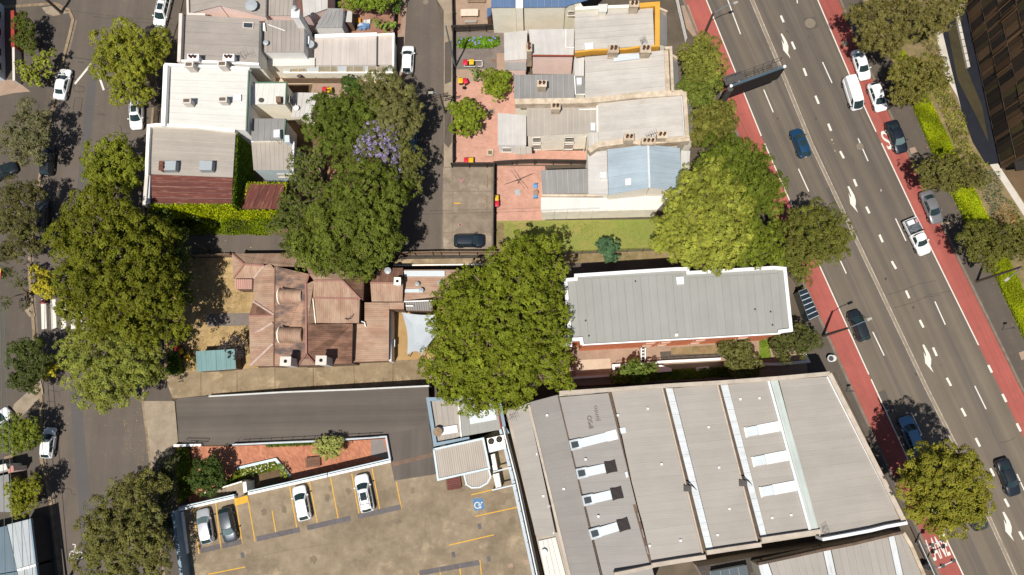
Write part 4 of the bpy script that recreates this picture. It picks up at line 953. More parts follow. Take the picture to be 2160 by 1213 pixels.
for y0, y1 in ((600, 640), (650, 700)):
    for z in (2.4, 5.2):
        a, b = P(1196 + (y0 - 590) * 0.09, y0, z), P(1196 + (y1 - 590) * 0.09, y1, z); f = MB()
        f.beam(a + Vector((-0.8, 0, 0)), b + Vector((-0.8, 0, 0)), 0.06); f.beam(a + Vector((-0.8, 0, 0.9)), b + Vector((-0.8, 0, 0.9)), 0.06)
        for j in range(9): p = lerp(a, b, j / 8) + Vector((-0.8, 0, 0)); f.beam(p, p + Vector((0, 0, 0.9)), 0.03)
        for j in (0, 8): p = lerp(a, b, j / 8); f.beam(p + Vector((-0.8, 0, 0)), p + Vector((0.6, 0, 0)), 0.06)
        f.build('balcony_rail', m_bluegrey, h)

# ================================================================ saw tooth warehouse
h = thing('warehouse', 'large warehouse with seven ribbed grey roof bays, gutters and skylights', 'warehouse', P(1480, 980))
m_whw = MCONC('warehouse_wall', A(190, 178, 162), A(168, 156, 142), 0.5)
m_rim = MCONC('warehouse_rim', A(206, 192, 174), A(180, 166, 150), 1.0)
m_valley = MCONC('valley_gutter', A(120, 98, 78), A(84, 74, 66), 1.4)
m_strip2 = MCORR('pale_roof_strip', A(214, 218, 218), 0.24, 0.04, rnd=0.0, rust=A(186, 170, 150), rustamt=0.5)
WH = 7.6
for q, hs, mt, nn in (
    ([(1113, 851), (1173, 1132), (1129, 1128), (1074, 866)], [7.4, 7.4, 6.6, 6.6], m_shed, 16),
    ([(1116, 849), (1210, 1240), (1272, 1240), (1176, 833)], [7.4, 7.4, 6.9, 6.9], m_shed2, 24),
    ([(1179, 838), (1278, 1240), (1386, 1240), (1283, 829)], [6.9, 6.9, 7.4, 7.4], m_shed2, 24),
    ([(1290, 826), (1376, 1190), (1483, 1174), (1395, 818)], [7.5, 7.5, 7.5, 7.5], m_shed, 21),
    ([(1420, 819), (1506, 1160), (1598, 1148), (1512, 811)], [7.6, 7.6, 7.6, 7.6], m_shed, 20),
    ([(1536, 811), (1619, 1133), (1707, 1121), (1618, 804)], [7.6, 7.6, 7.6, 7.6], m_shed, 19),
    ([(1643, 802), (1728, 1131), (1905, 1101), (1748, 794)], [7.8, 7.8, 7.8, 7.8], m_shed, 19)):
    block(h, q, hs, mt, None, nn, gap=0.005)
MB().prism(PP([(1066, 866), (1116, 846), (1180, 832), (1290, 822), (1520, 806), (1752, 786), (1908, 1102), (1730, 1128), (1512, 1162), (1376, 1192), (1390, 1260), (1160, 1260), (1130, 1130)], 6.4), 0).build('wall', m_whw, h)
for q in ([(1404, 819), (1419, 819), (1505, 1160), (1491, 1163)], [(1520, 812), (1535, 811), (1618, 1133), (1606, 1136)]):
    block(h, [q[0], q[3], q[2], q[1]], 7.62, m_strip2, m_whw, 12, 6.3, gap=0.02)
MB(P(1728, 1117) - P(1642, 801)).prism(PP([(1625, 803), (1641, 802), (1727, 1118), (1712, 1121)], 7.9), 6.3).build('clerestory', MCORR('greenish_clerestory', A(192, 200, 192), 0.5, 0.06, rnd=0), h)
MB().wall([P(1621, 803, 8.0), P(1709.5, 1122, 8.0)], 0.28, 8.0, 6.3).build('clerestory_rim', m_sky, h)
for a, b, wd, z in (((1399, 818), (1487, 1172), 0.5, 7.45), ((1516, 811), (1601, 1146), 0.45, 7.45), ((1286, 827), (1336, 1060), 0.42, 7.35), ((1338, 1064), (1374, 1191), 0.35, 7.4), ((1177, 833), (1275, 1240), 0.16, 6.95)):
    MB().wall([P(*a, z), P(*b, z)], wd, z, 6.3).build('valley_gutter', m_valley, h)
for a, b, wd, z in (((1396.5, 818), (1484, 1174), 0.2, 7.72), ((1513, 811), (1598.5, 1147), 0.2, 7.72), ((1114.5, 850), (1208, 1240), 0.3, 7.5)):
    MB().wall([P(*a, z), P(*b, z)], wd, z, 6.6).build('rim', m_rim, h)
parapet(h, [(1180, 829), (1290, 822), (1400, 814), (1520, 807), (1640, 798), (1751, 788)], 8.1, 0.5, 1.8, m_rim); parapet(h, [(1750, 788), (1911, 1106)], 8.2, 0.55, 2.0, m_rim); parapet(h, [(1745, 794), (1905, 1104)], 7.95, 0.2, 0.3, m_sky, 'gutter')
MB().prism(PP([(1178, 836), (1181, 832), (1284, 824), (1284, 828)], 6.95), drop=0.3).build('pale_strip', m_tr, h)
for pts in ([(1375, 1193), (1430, 1184), (1489, 1175)], [(1491, 1166), (1550, 1157), (1606, 1149)], [(1607, 1139), (1660, 1131), (1731, 1121)]):
    parapet(h, pts, 8.2, 0.5, 2.0, m_rim)
parapet(h, [(1296, 1212), (1340, 1203), (1376, 1195)], 8.0, 0.4, 1.6, m_rim)
parapet(h, [(1735, 1138), (1780, 1130), (1838, 1119), (1870, 1111), (1914, 1103)], 8.6, 0.35, 2.4, m_sky)
for (x0, y0), (x1, y1), cov in (((1204, 940), (1281, 921), 1), ((1218, 1000), (1278, 987), 2), ((1231, 1057), (1291, 1043), 2), ((1246, 1128), (1305, 1110), 2)):
    d_ = P(x1, y1, 7.2) - P(x0, y0, 7.2); dn = d_.normalized(); nn = Vector((-dn.y, dn.x, 0))
    a = P(x0, y0, 7.35); L = d_.length
    def rq(s0, s1, w0, z): return [a + dn * s0 + nn * w0 + Vector((0, 0, z)), a + dn * s1 + nn * w0 + Vector((0, 0, z)), a + dn * s1 - nn * w0 + Vector((0, 0, z)), a + dn * s0 - nn * w0 + Vector((0, 0, z))]
    o = MB().prism(rq(0.7, L, 0.52, 0), drop=0.5).build('skylight', m_skyl, h)
    MB().prism(rq(-0.1, 1.25, 0.62, -0.02), drop=0.5).build('skylight_frame', m_steel, o)
    MB().prism(rq(0.1, 0.95, 0.36, 0.02), drop=0.1).build('pane', m_pane, o)
    if cov == 1: MB().prism(rq(L - 0.1, L + 1.2, 0.58, 0.06), drop=0.4).build('white_panel', m_sky, o)
    else:
        mb = MB(); mb.grid(lambda u, v: a + dn * (L - 0.1 + u * 1.35) + nn * ((v - 0.5) * 1.3 * (1 + 0.1 * (2 * u - 1) ** 2)) + Vector((0, 0, 0.1 + 0.05 * math.sin(u * 9) * math.sin(v * 7))), 6, 6)
        mb.build('black_cover', M('black_cloth', A(58, 52, 50), 0.9, 0.15, 4), o)
for x, y in ((1573, 912), (1589, 974), (1605, 1038)):
    dn = (P(x + 75, y - 14, 7.7) - P(x, y, 7.7)); L = dn.length; dn.normalize(); nn = Vector((-dn.y, dn.x, 0)); a = P(x, y, 7.75)
    f = lambda s0, s1, w0, z: [a + dn * s0 + nn * w0 + Vector((0, 0, z)), a + dn * s1 + nn * w0 + Vector((0, 0, z)), a + dn * s1 - nn * w0 + Vector((0, 0, z)), a + dn * s0 - nn * w0 + Vector((0, 0, z))]
    o = MB().prism(f(0, 1.45, 0.55, 0.06), drop=0.4).build('skylight', m_skyl, h)
    MB().prism(f(1.5, L, 0.6, 0.0), drop=0.4).build('skylight_cover', m_sky, o); MB().prism(f(-0.12, 0.05, 0.6, 0.1), drop=0.4).build('rim', m_wallc, o)
for x, y in ((1366, 862), (1303, 876), (1395, 979), (1435, 1140), (1370, 1151), (1494, 901), (1516, 986), (1513, 1128), (1538, 1073), (1561, 842), (1601, 840), (1628, 1092), (1668, 1086), (1688, 833), (1717, 856), (1741, 922), (1769, 991), (1842, 1074), (1154, 876), (1133, 958), (1146, 1046), (1189, 1031), (1262, 1089), (1235, 969), (1158, 1068), (1169, 1124)):
    z = 7.55 if x > 1290 else 7.15
    MB().box(P(x, y, z), 0.26, 0.26, 0.2).build('roof_vent', m_sky, h)
for x, y in ((1452, 1027), (1569, 1016)):
    f = MB()
    for j in range(6): f.beam(P(x - 4 + j * 1.0, y - 8, 8.3), P(x + 10 + j * 1.5, y - 3 + j * 2, 7.7), 0.04)
    f.beam(P(x - 6, y - 9, 8.4), P(x + 4, y + 2, 8.4), 0.05); f.box(P(x - 2, y + 3, 7.7), 0.9, 0.7, 0.25); f.build('roof_ladder', m_gut, h)
hatch(h, [(1307, 903), (1319, 901), (1321, 913), (1310, 915)], 7.62, 0.1, m_skyl, 'roof_patch'); hatch(h, [(1318, 996), (1323, 994), (1326, 1006), (1321, 1008)], 7.55, 0.1, m_skyl, 'roof_patch')
# writing scratched on the roof
e = P(1248, 862, 7.2) - P(1255, 900, 7.2)
m_scr = M('roof_writing', A(118, 108, 100), 0.9, 0.3, 6)
text_on(h, 'IPSO', P(1252, 904, 7.22), e * 0.36, Vector((-e.y, e.x, 0)) * 0.36, m_scr, 0.05); text_on(h, 'junto', P(1265, 888, 7.24), e * 0.42, Vector((-e.y, e.x, 0)) * 0.36, m_scr, 0.05)
# white lean-to and pipe wall between the deck and the warehouse
block(h, [(1136, 1141), (1172, 1133), (1200, 1240), (1155, 1240)], 6.6, m_wh, m_whw, 4); vent(h, 1148, 1164, 6.7, 0.25, 0.4, m_sky); antenna(h, 1078, 882, 8.2, 1.2)
antenna(h, 1745, 1125, 9.4, 0.7)
w2 = thing('pipe_wall', 'pale blue wall with pipes and rails along the warehouse side of the car park', 'wall', P(1100, 1050))
MB().wall([P(1056, 892, 4.2), P(1085, 1012, 4.2), P(1136, 1240, 4.2)], 0.8, 4.2, 0).build('wall', M('pale_blue_wall', A(196, 208, 216), 0.7, 0.1, 0.9), w2)
for k, (o, z) in enumerate(((-4.5, 4.5), (-1.5, 4.75), (3.5, 4.9))):
    pipe(w2, [(1062 + o, 900, z), (1091 + o, 1012, z), (1140 + o, 1240, z)], 0.07, (m_gut, m_wallw, m_gut)[k])
for k in range(16):
    t = k / 15; x, y = lerp(1064, 1138, t), lerp(905, 1230, t)
    MB().beam(P(x - 6, y + 1, 4.6), P(x + 5, y - 3, 4.6), 0.07).build('bracket', m_gut, w2)
h = thing('south_building', 'neighbouring shed with pale banded roof across a dark gap from the warehouse', 'building', P(1800, 1190))
block(h, [(1622, 1188), (1735, 1162), (1765, 1300), (1660, 1300)], 7.2, m_shed, m_whw, 8)
block(h, [(1600, 1192), (1620, 1188), (1658, 1300), (1630, 1300)], 7.25, m_strip2, m_whw); block(h, [(1737, 1163), (1752, 1160), (1782, 1300), (1767, 1300)], 7.25, m_strip2, m_whw)
block(h, [(1754, 1160), (1873, 1132), (1908, 1300), (1784, 1300)], 7.2, m_shed, m_whw, 8); block(h, [(1874, 1131), (1886, 1128), (1924, 1300), (1910, 1300)], 7.25, m_strip2, m_whw)
block(h, [(1887, 1128), (1906, 1124), (1920, 1145), (1958, 1230), (1985, 1300), (1925, 1300)][:2] + [(1985, 1300), (1926, 1300)], 7.2, m_shed, m_whw, 2)
parapet(h, [(1600, 1190), (1684, 1172), (1738, 1160), (1800, 1148), (1862, 1133), (1905, 1123)], 7.5, 0.3, 1.0, m_valley); parapet(h, [(1906, 1124), (1921, 1148), (1958, 1232), (1985, 1300)], 7.5, 0.4, 1.0, m_stone)
h = thing('low_annex', 'low dark annex in the shaded gap between warehouse and neighbouring shed', 'building', P(1560, 1200))
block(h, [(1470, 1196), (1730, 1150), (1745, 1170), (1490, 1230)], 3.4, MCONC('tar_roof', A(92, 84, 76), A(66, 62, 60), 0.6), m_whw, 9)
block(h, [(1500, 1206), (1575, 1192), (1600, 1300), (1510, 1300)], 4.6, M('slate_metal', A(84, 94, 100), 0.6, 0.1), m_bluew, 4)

# ================================================================ gate house and services by the car park
h = thing('plant_building', 'flat roofed plant building with a blue grey parapet', 'building', P(985, 890))
block(h, [(905, 843), (965, 835), (972, 920), (918, 936)], 4.4, m_gr1, m_bluew, 5, gap=0.02); block(h, [(967, 835), (1058, 836), (1062, 905), (974, 921)], 4.5, m_memb, m_bluew, 5, gap=0.02)
parapet(h, [(967, 842), (903, 842), (918, 938), (990, 925)], 4.9, 0.45, 1.0, m_bluegrey); parapet(h, [(966, 838), (973, 922)], 4.7, 0.14, 0.3, m_wallw, 'flashing')
parapet(h, [(1052, 838), (1064, 902), (1072, 915)], 4.8, 0.4, 1.0, m_bluegrey); parapet(h, [(1047, 842), (1058, 905)], 4.75, 0.22, 0.4, M('rust_rail', A(140, 70, 58), 0.8, 0.2), 'rust_rail')
hatch(h, [(921, 903), (964, 896), (966, 912), (924, 919)], 4.62, 0.2, m_sky, 'white_panel'); vent(h, 924, 911, 4.9, 0.4, 0.5, m_timber, 'roof_fan'); hatch(h, [(988, 869), (1045, 862), (1048, 885), (992, 895)], 4.62, 0.12, m_skyl, 'roof_patch')
h = thing('gate_house', 'gate house with a slatted roof and a curved porch at the car park', 'kiosk', P(972, 975))
block(h, [(918, 949), (1018, 927), (1031, 987), (927, 1010)], 5.4, m_slat, m_bluew, 1, DZ)
parapet(h, [(915, 948), (1019, 925), (1032, 988), (924, 1012), (915, 948)], 5.55, 0.24, 0.4, m_bluew, 'gutter')
cu = [(979, 1002), (1031, 991), (1035, 1006), (1028, 1019), (1012, 1028), (995, 1029), (984, 1022)]
MB(Y).prism(PP(cu, 5.0), drop=0.12).build('porch_roof', m_slat, h)
MB().wall([P(x, y, 5.1) for x, y in cu[1:] + cu[:1]], 0.2, 5.12, 4.8).build('porch_rim', m_skyl, h)
for x, y in ((986, 1020), (1030, 1012)): MB().cyl(P(x, y, DZ), 0.07, 2.5, 8).build('post', m_skyl, h)
ac = thing('air_conditioner', 'large rooftop cooling unit with two black fans beside the gate house', 'air conditioner', P(1047, 935))
MB().prism(PP([(1027, 925), (1063, 917), (1067, 943), (1030, 953)], 4.6), DZ).build('casing', m_wallc, ac)
for x, y in ((1036, 931), (1053, 927)):
    o = MB().cyl(P(x, y, 4.6), 0.38, 0.1, 18).build('fan', m_black, ac); f = MB()
    for k in range(4): f.beam(P(x, y, 4.71), P(x, y, 4.71) + Vector((math.cos(k * 1.57), math.sin(k * 1.57), 0)) * 0.33, 0.12, 0.02)
    f.build('fan_blades', m_gut, o)
for k, (q, l) in enumerate((([(1034, 960), (1043, 957), (1050, 993), (1041, 995)], 'cream boxed duct behind the cooling unit'), ([(1040, 1001), (1052, 998), (1058, 1030), (1047, 1032)], 'cream boxed duct near the wheelchair parking bay'))):
    d_ = thing('duct', l, 'duct', P(q[0][0], q[0][1])); MB().prism(PP(q, 4.2), DZ).build('casing', m_wallc, d_); MB().prism(PP([lerp(Vector(p), Vector((sum(x for x, _ in q) / 4, sum(y for _, y in q) / 4)), 0.25)[:] for p in q], 4.28), 4.1).build('lid', m_wallw, d_)
w3 = thing('service_frame', 'white and blue pipe frame round the services yard', 'frame', P(1050, 985))
f = MB()
for a, b in (((1028, 955), (1070, 944)), ((1040, 996), (1080, 985)), ((1038, 1034), (1088, 1022)), ((1070, 944), (1090, 1022))): f.beam(P(*a, 4.4), P(*b, 4.4), 0.16)
for x, y in ((1070, 944), (1080, 985), (1088, 1022), (1040, 1034)): f.beam(P(x, y, DZ), P(x, y, 4.4), 0.12)
f.build('frame', m_skyl, w3)

# ---------------------------------------------------------------- deck walls, courtyard walls, stair
w4 = thing('deck_parapet', 'white topped parapet between the car park and the sunken brick courtyard', 'wall', P(600, 1025))
for a, b in (((376, 1076), (494, 1049)), ((523, 1042), (690, 1004)), ((692, 1003.5), (824, 973))):
    MB().wall([P(*a, 3.3), P(*b, 3.3)], 0.28, 3.3, 0).build('wall', m_wallw, w4)
    MB().wall([P(a[0], a[1] - 4, 3.0), P(b[0], b[1] - 4, 3.0)], 0.3, 3.0, 0).build('ledge', m_bluew, w4)
w5 = thing('deck_side_wall', 'tall blue grey wall on the street side of the car park', 'wall', P(385, 1150))
MB().wall([P(364, 1078, 4.6), P(374, 1150, 4.6), P(388, 1260, 4.6)], 0.4, 4.6, 0).build('wall', m_bluegrey, w5); MB().wall([P(383, 1080, 2.9), P(394, 1168, 2.9)], 0.16, 2.95, DZ).build('coping', m_wallw, w5)
w6 = thing('courtyard_wall', 'white courtyard wall with a thin rail beside the ramp', 'wall', P(640, 932))
MB().wall([P(x, y, hz(x) + 0.7) for x, y in ((490, 938), (660, 931), (730, 927), (814, 921), (823, 972))], 0.22, [hz(x) + 0.7 for x in (490, 660, 730, 814, 823)], 0).build('wall', M('bluish_white', A(204, 208, 210), 0.8, 0.1), w6)
f = MB()
for k in range(14):
    x = lerp(500, 800, k / 13); y = lerp(936, 921, k / 13); f.beam(P(x, y, hz(x)), P(x, y, hz(x)) + Vector((0, 0, 1.7)), 0.04)
pts = [P(x, lerp(936, 921, (x - 500) / 300), hz(x) + 1.5) for x in (500, 600, 700, 800)]
for a, b in zip(pts, pts[1:]): f.beam(a, b, 0.05)
f.build('rail', m_gut, w6)
w7 = thing('gate_wall', 'short white wall with a black gate frame at the courtyard entrance', 'wall', P(395, 940))
MB().wall([P(366, 940, 0.9), P(424, 939, 0.9)], 0.3, 0.9, 0).build('wall', m_wallw, w7)
f = MB()
for a, b in (((385, 934), (434, 935)), ((388, 929), (437, 928)), ((385, 934), (388, 929)), ((434, 935), (437, 928))): f.beam(P(*a, 1.0), P(*b, 1.0), 0.06)
f.build('gate_frame', m_gut, w7)
w8 = thing('strip_wall', 'long low white wall with a rail between concrete strip and ramp', 'wall', P(640, 828))
zs = [max(0.5, hz(x) + 0.45) for x in (440, 600, 760, 905)]
MB().wall([P(x, y, z) for (x, y), z in zip(((440, 836), (600, 827), (760, 821), (905, 814)), zs)], 0.2, zs, 0).build('wall', M('weathered_white', A(214, 212, 206), 0.85, 0.12, 1.5), w8)
f = MB()
for k in range(24):
    x = lerp(445, 900, k / 23); y = lerp(834, 812, k / 23); f.beam(P(x, y, 0.1), P(x, y, 0.1) + Vector((0, 0, hz(x) + 1.0)), 0.03)
f.build('rail', m_gut, w8)
st = thing('stair', 'pale concrete stair climbing from courtyard to the car park', 'stairs', P(500, 1035))
for k in range(11):
    x = 430 + 7.6 * k; y = 1050 - 3.0 * k; z = 0.25 + k * (DZ - 0.25) / 11
    MB().prism(PP([(x, y - 6), (x + 7.4, y - 9), (x + 10.4, y + 8), (x + 3, y + 11)], z), 0).build('step', m_conc, st)
MB().prism(PP([(512, 1018), (519, 1016), (521, 1037), (514, 1040)], 3.1), 0).build('newel_wall', m_wallc, st)
MB().prism(PP([(498, 1022), (512, 1018), (516, 1042), (500, 1050)], DZ), 0).build('landing', m_conc, st)
MB().wall([P(430, 1040, 1.2), P(510, 1016, 3.2)], 0.15, [1.2, 3.2], 0).build('stair_wall', m_wallc, st)
pl = thing('planter', 'angled grey edged flower bed in the brick courtyard', 'planter', P(545, 990))
MB().wall([P(500, 988, 0.5), P(581, 969, 0.5), P(612, 1005, 0.5)], 0.35, 0.5, 0).build('edging', m_bluew, pl)

# ---------------------------------------------------------------- walls and rails beside the apartment block
w9 = thing('garden_wall', 'low white garden wall and black rail along the apartment side yard', 'wall', P(1400, 765))
MB().wall([P(x, y, 0.8) for x, y in ((1210, 797), (1296, 791), (1294, 771), (1340, 768), (1400, 763), (1520, 757))], 0.3, 0.8, 0).build('wall', m_wallw, w9)
MB().wall([P(x, y, 0.7) for x, y in ((1598, 768), (1650, 768), (1706, 762), (1694, 740))], 0.35, 0.7, 0).build('wall', m_wallw, w9)
MB().prism(PP([(1380, 771), (1394, 770), (1416, 777), (1417, 783), (1382, 786)], 0.9), 0).build('landing', m_wallw, w9); MB().prism(PP([(1470, 775), (1495, 772), (1500, 780), (1466, 783)], 0.6), 0).build('landing', m_wallw, w9)
f = MB()
for a, b in (((1300, 766), (1515, 752)), ((1212, 789), (1292, 784))):
    p0, p1 = P(*a, 1.4), P(*b, 1.4); f.beam(p0, p1, 0.05)
    for k in range(15): q = lerp(p0, p1, k / 14); f.beam(q - Vector((0, 0, 0.9)), q, 0.035)
f.build('rail', m_gut, w9)
es = thing('entry_steps', 'narrow white steps between apartment wall and garden wall', 'stairs', P(1355, 750))
for k in range(9):
    y = 736 + k * 3.4; MB().prism(PP([(1353, y), (1359, y), (1359, y + 2.8), (1353, y + 2.8)], 1.6 - k * 0.16), 0).build('step', m_gut if k % 2 else m_wallg, es)
for x in (1352, 1360.5): MB().wall([P(x, 734, 1.6), P(x, 768, 0.7)], 0.12, [2.0, 0.9], 0).build('side', m_wallw, es)

# ================================================================ timber screened building on the east
h = thing('timber_tower', 'tall building clad in brown timber louvre panels', 'building', P(2075, 190))
b0, b1 = P(1985, -210), P(2109, 358); fd = (b1 - b0); FL = fd.length; fd.normalize(); fn = Vector((fd.y, -fd.x, 0))
if fn.x > 0: fn = -fn
FH = 24.0
MB().prism([v + Vector((0, 0, FH)) for v in (b0 - fn * 0.3, b1 - fn * 0.3, b1 - fn * 26, b0 - fn * 26)], 0).build('core', M('tower_core', A(64, 56, 48), 0.9, 0.1), h)
m_louv = [MCORR('louvre_%d' % k, c, 0.13, 0.2, rnd=0.3, streak=0.15, rough=0.8) for k, c in enumerate((A(124, 94, 64), A(94, 70, 48), A(58, 46, 36), A(84, 74, 44), A(108, 82, 58), A(42, 36, 32)))]
m_mul = M('mullion', A(70, 60, 52), 0.7, 0.1)
rnd = random.Random(5)
fl = 3.3; nf = int(FH / fl)
for k in range(nf):
    s = 0.0
    while s < FL - 0.3:
        wd = min(rnd.choice((0.35, 0.45, 0.55, 0.7, 0.9, 1.2)), FL - s); z0 = 0.6 + k * fl
        off = rnd.choice((0.02, 0.06, 0.12)); a = b0 + fd * (s + 0.03); b = b0 + fd * (s + wd - 0.03)
        mb = MB(); mb.d = Vector((0, 1))
        t = Vector((0, 0, z0 + fl - 0.08))
        mb.prism([a + fn * off + t, b + fn * off + t, b - fn * 0.2 + t, a - fn * 0.2 + t], z0)
        mb.build('louvre_panel', m_louv[rnd.choice((0, 1, 1, 2, 2, 2, 3, 4, 5, 5))], h)
        if rnd.random() < 0.12: MB().beam(b0 + fd * (s + wd) + fn * 0.24 + Vector((0, 0, z0)), b0 + fd * (s + wd) + fn * 0.24 + Vector((0, 0, z0 + fl)), 0.08).build('fin', m_louv[0], h)
        s += wd
    MB().beam(b0 + fn * 0.1 + Vector((0, 0, 0.55 + k * fl)), b1 + fn * 0.1 + Vector((0, 0, 0.55 + k * fl)), 0.05, 0.06).build('floor_band', m_mul, h)
MB().prism([b1 + Vector((0, 0, 3.3)), b1 - fn * 22 + Vector((0, 0, 3.3)), b1 - fn * 22 + fd * 1.2 + Vector((0, 0, 3.3)), b1 + fd * 1.2 + Vector((0, 0, 3.3))], 3.0).build('canopy', m_louv[5], h)

# ================================================================ houses on the west edge
h = thing('corner_building', 'white corner building with small dark windows beside the street corner', 'building', P(5, 95))
MB().prism([p + Vector((0, 0, 8)) for p in PP([(-160, -20), (10, 14), (13, 171), (-160, 171)])], 0).build('wall', M('white_blue_render', A(196, 210, 222, 1.2), 0.8, 0.06), h)
windows(h, (12, 20), (13, 170), 0, [(t, 1.2, z, z + 1.5) for t in (0.14, 0.38, 0.66, 0.86) for z in (1.0, 4.4)], flip=-1)
w = thing('brick_boundary_wall', 'boundary wall with red brick coping beside the white corner building', 'wall', P(27, 90))
MB().wall([P(26, 22, 1.9), P(27, 98, 1.9)], 0.5, 1.9, 0).build('brick_wall', M('red_coping', A(160, 62, 52), 0.8, 0.15, 2), w); MB().wall([P(28, 99, 1.7), P(29, 170, 1.7)], 0.35, 1.7, 0).build('rendered_wall', m_wallg, w)
sheet('paved_forecourt', [(-60, 178), (12, 168), (32, 168), (64, 193), (30, 196), (-60, 215)], m_tan, 0.132, None, None, 0.01)
h = thing('flat_roof_shop', 'building with a pale blue grey metal roof at the street edge', 'building', P(70, 1150))
m_pbg = MCORR('pale_grey_sheet', A(180, 185, 186), 0.3, 0.04, rnd=0.03)
m_shadew = M('shade_toned_shop_wall', A(58, 58, 60), 0.85, 0.1)  # wall's shade is put into the colour, near black all over
block(h, [(15, 1107), (62, 1095), (73, 1191), (36, 1202)], 4.2, m_pbg, m_shadew, 3, gap=0.03); block(h, [(37, 1204), (75, 1193), (84, 1290), (45, 1290)], 4.0, m_pbg, m_shadew, 2)
parapet(h, [(63, 1094), (74.5, 1192), (86, 1290)], 4.35, 0.2, 0.4, m_bluegrey); parapet(h, [(36, 1203), (75, 1192)], 4.4, 0.25, 0.4, m_wallw)
block(h, [(-120, 1140), (14, 1109), (36, 1204), (46, 1290), (-120, 1290)][:3] + [(-120, 1230)], 3.4, MCORR('blue_shade_roof', A(98, 116, 128), 0.3, 0.05), m_bluew, 3)
block(h, [(-120, 1232), (36, 1206), (46, 1290), (-120, 1290)], 3.2, MCORR('blue_shade_roof', A(98, 116, 128)), m_bluew, 2)
h = thing('cottage', 'cottage corner with white and pink roof edges beside the footpath', 'house', P(10, 1000))
block(h, [(-120, 1010), (12, 978), (16, 990), (-120, 1030)], 3.4, m_wh, m_wallw, 3); block(h, [(13, 985), (28, 982), (29, 994), (18, 999)], 3.0, M('pink_tiles', A(196, 140, 124), 0.8, 0.12), m_wallp)
block(h, [(-120, 1030), (18, 1000), (24, 1080), (-120, 1080)], 2.9, m_gr3, m_wallb, 4); block(h, [(8, 964), (26, 958), (28, 976), (10, 979)], 0.5, m_timber, None)
# ---------------------------------------------------------------- vehicles
m_tyre = M('tyre_rubber', (0.012, 0.012, 0.012), 0.9, 0.1)
m_rim_ = M('alloy_rim', (0.32, 0.32, 0.33), 0.35, 0.05, metal=0.8)
m_cglass = MGLASS('car_glass', (0.018, 0.032, 0.033), 0.04)
m_cglass2 = MGLASS('car_glass_shade', (0.10, 0.14, 0.14), 0.1)
m_red_l = M('tail_lamp_red', (0.35, 0.015, 0.012), 0.25, 0.05, spec=0.5)
m_head = M('head_lamp', (0.5, 0.52, 0.53), 0.15, 0.05, spec=0.6)
m_trim = M('black_trim', (0.014, 0.014, 0.014), 0.6, 0.05)
PAINT = dict(white=MPAINT('white_paint', (0.72, 0.72, 0.70)), silver=MPAINT('silver_paint', (0.46, 0.47, 0.48), 0.35), grey=MPAINT('grey_paint', (0.20, 0.195, 0.20), 0.4), black=MPAINT('black_paint', (0.012, 0.015, 0.019), 0.1),
             navy=MPAINT('navy_paint', (0.010, 0.015, 0.024), 0.15), blue=MPAINT('blue_paint', (0.008, 0.045, 0.10), 0.2), sky=MPAINT('light_blue_paint', (0.09, 0.21, 0.33), 0.2), dgrey=MPAINT('dark_grey_paint', (0.035, 0.045, 0.055), 0.25))
TYPES = {  # length, width, roof height, belt front, belt rear, roof front, roof rear (fractions of the length from the nose), belt height
    'sedan': (4.65, 1.80, 1.44, 0.27, 0.86, 0.43, 0.70, 0.94), 'hatch': (4.15, 1.76, 1.48, 0.25, 0.975, 0.42, 0.86, 0.95),
    'wagon': (4.65, 1.84, 1.66, 0.26, 0.98, 0.41, 0.90, 1.02), 'van': (4.75, 1.72, 1.90, 0.035, 0.99, 0.20, 0.965, 1.02), 'ute': (5.05, 1.84, 1.66, 0.26, 0.56, 0.38, 0.53, 0.98)}
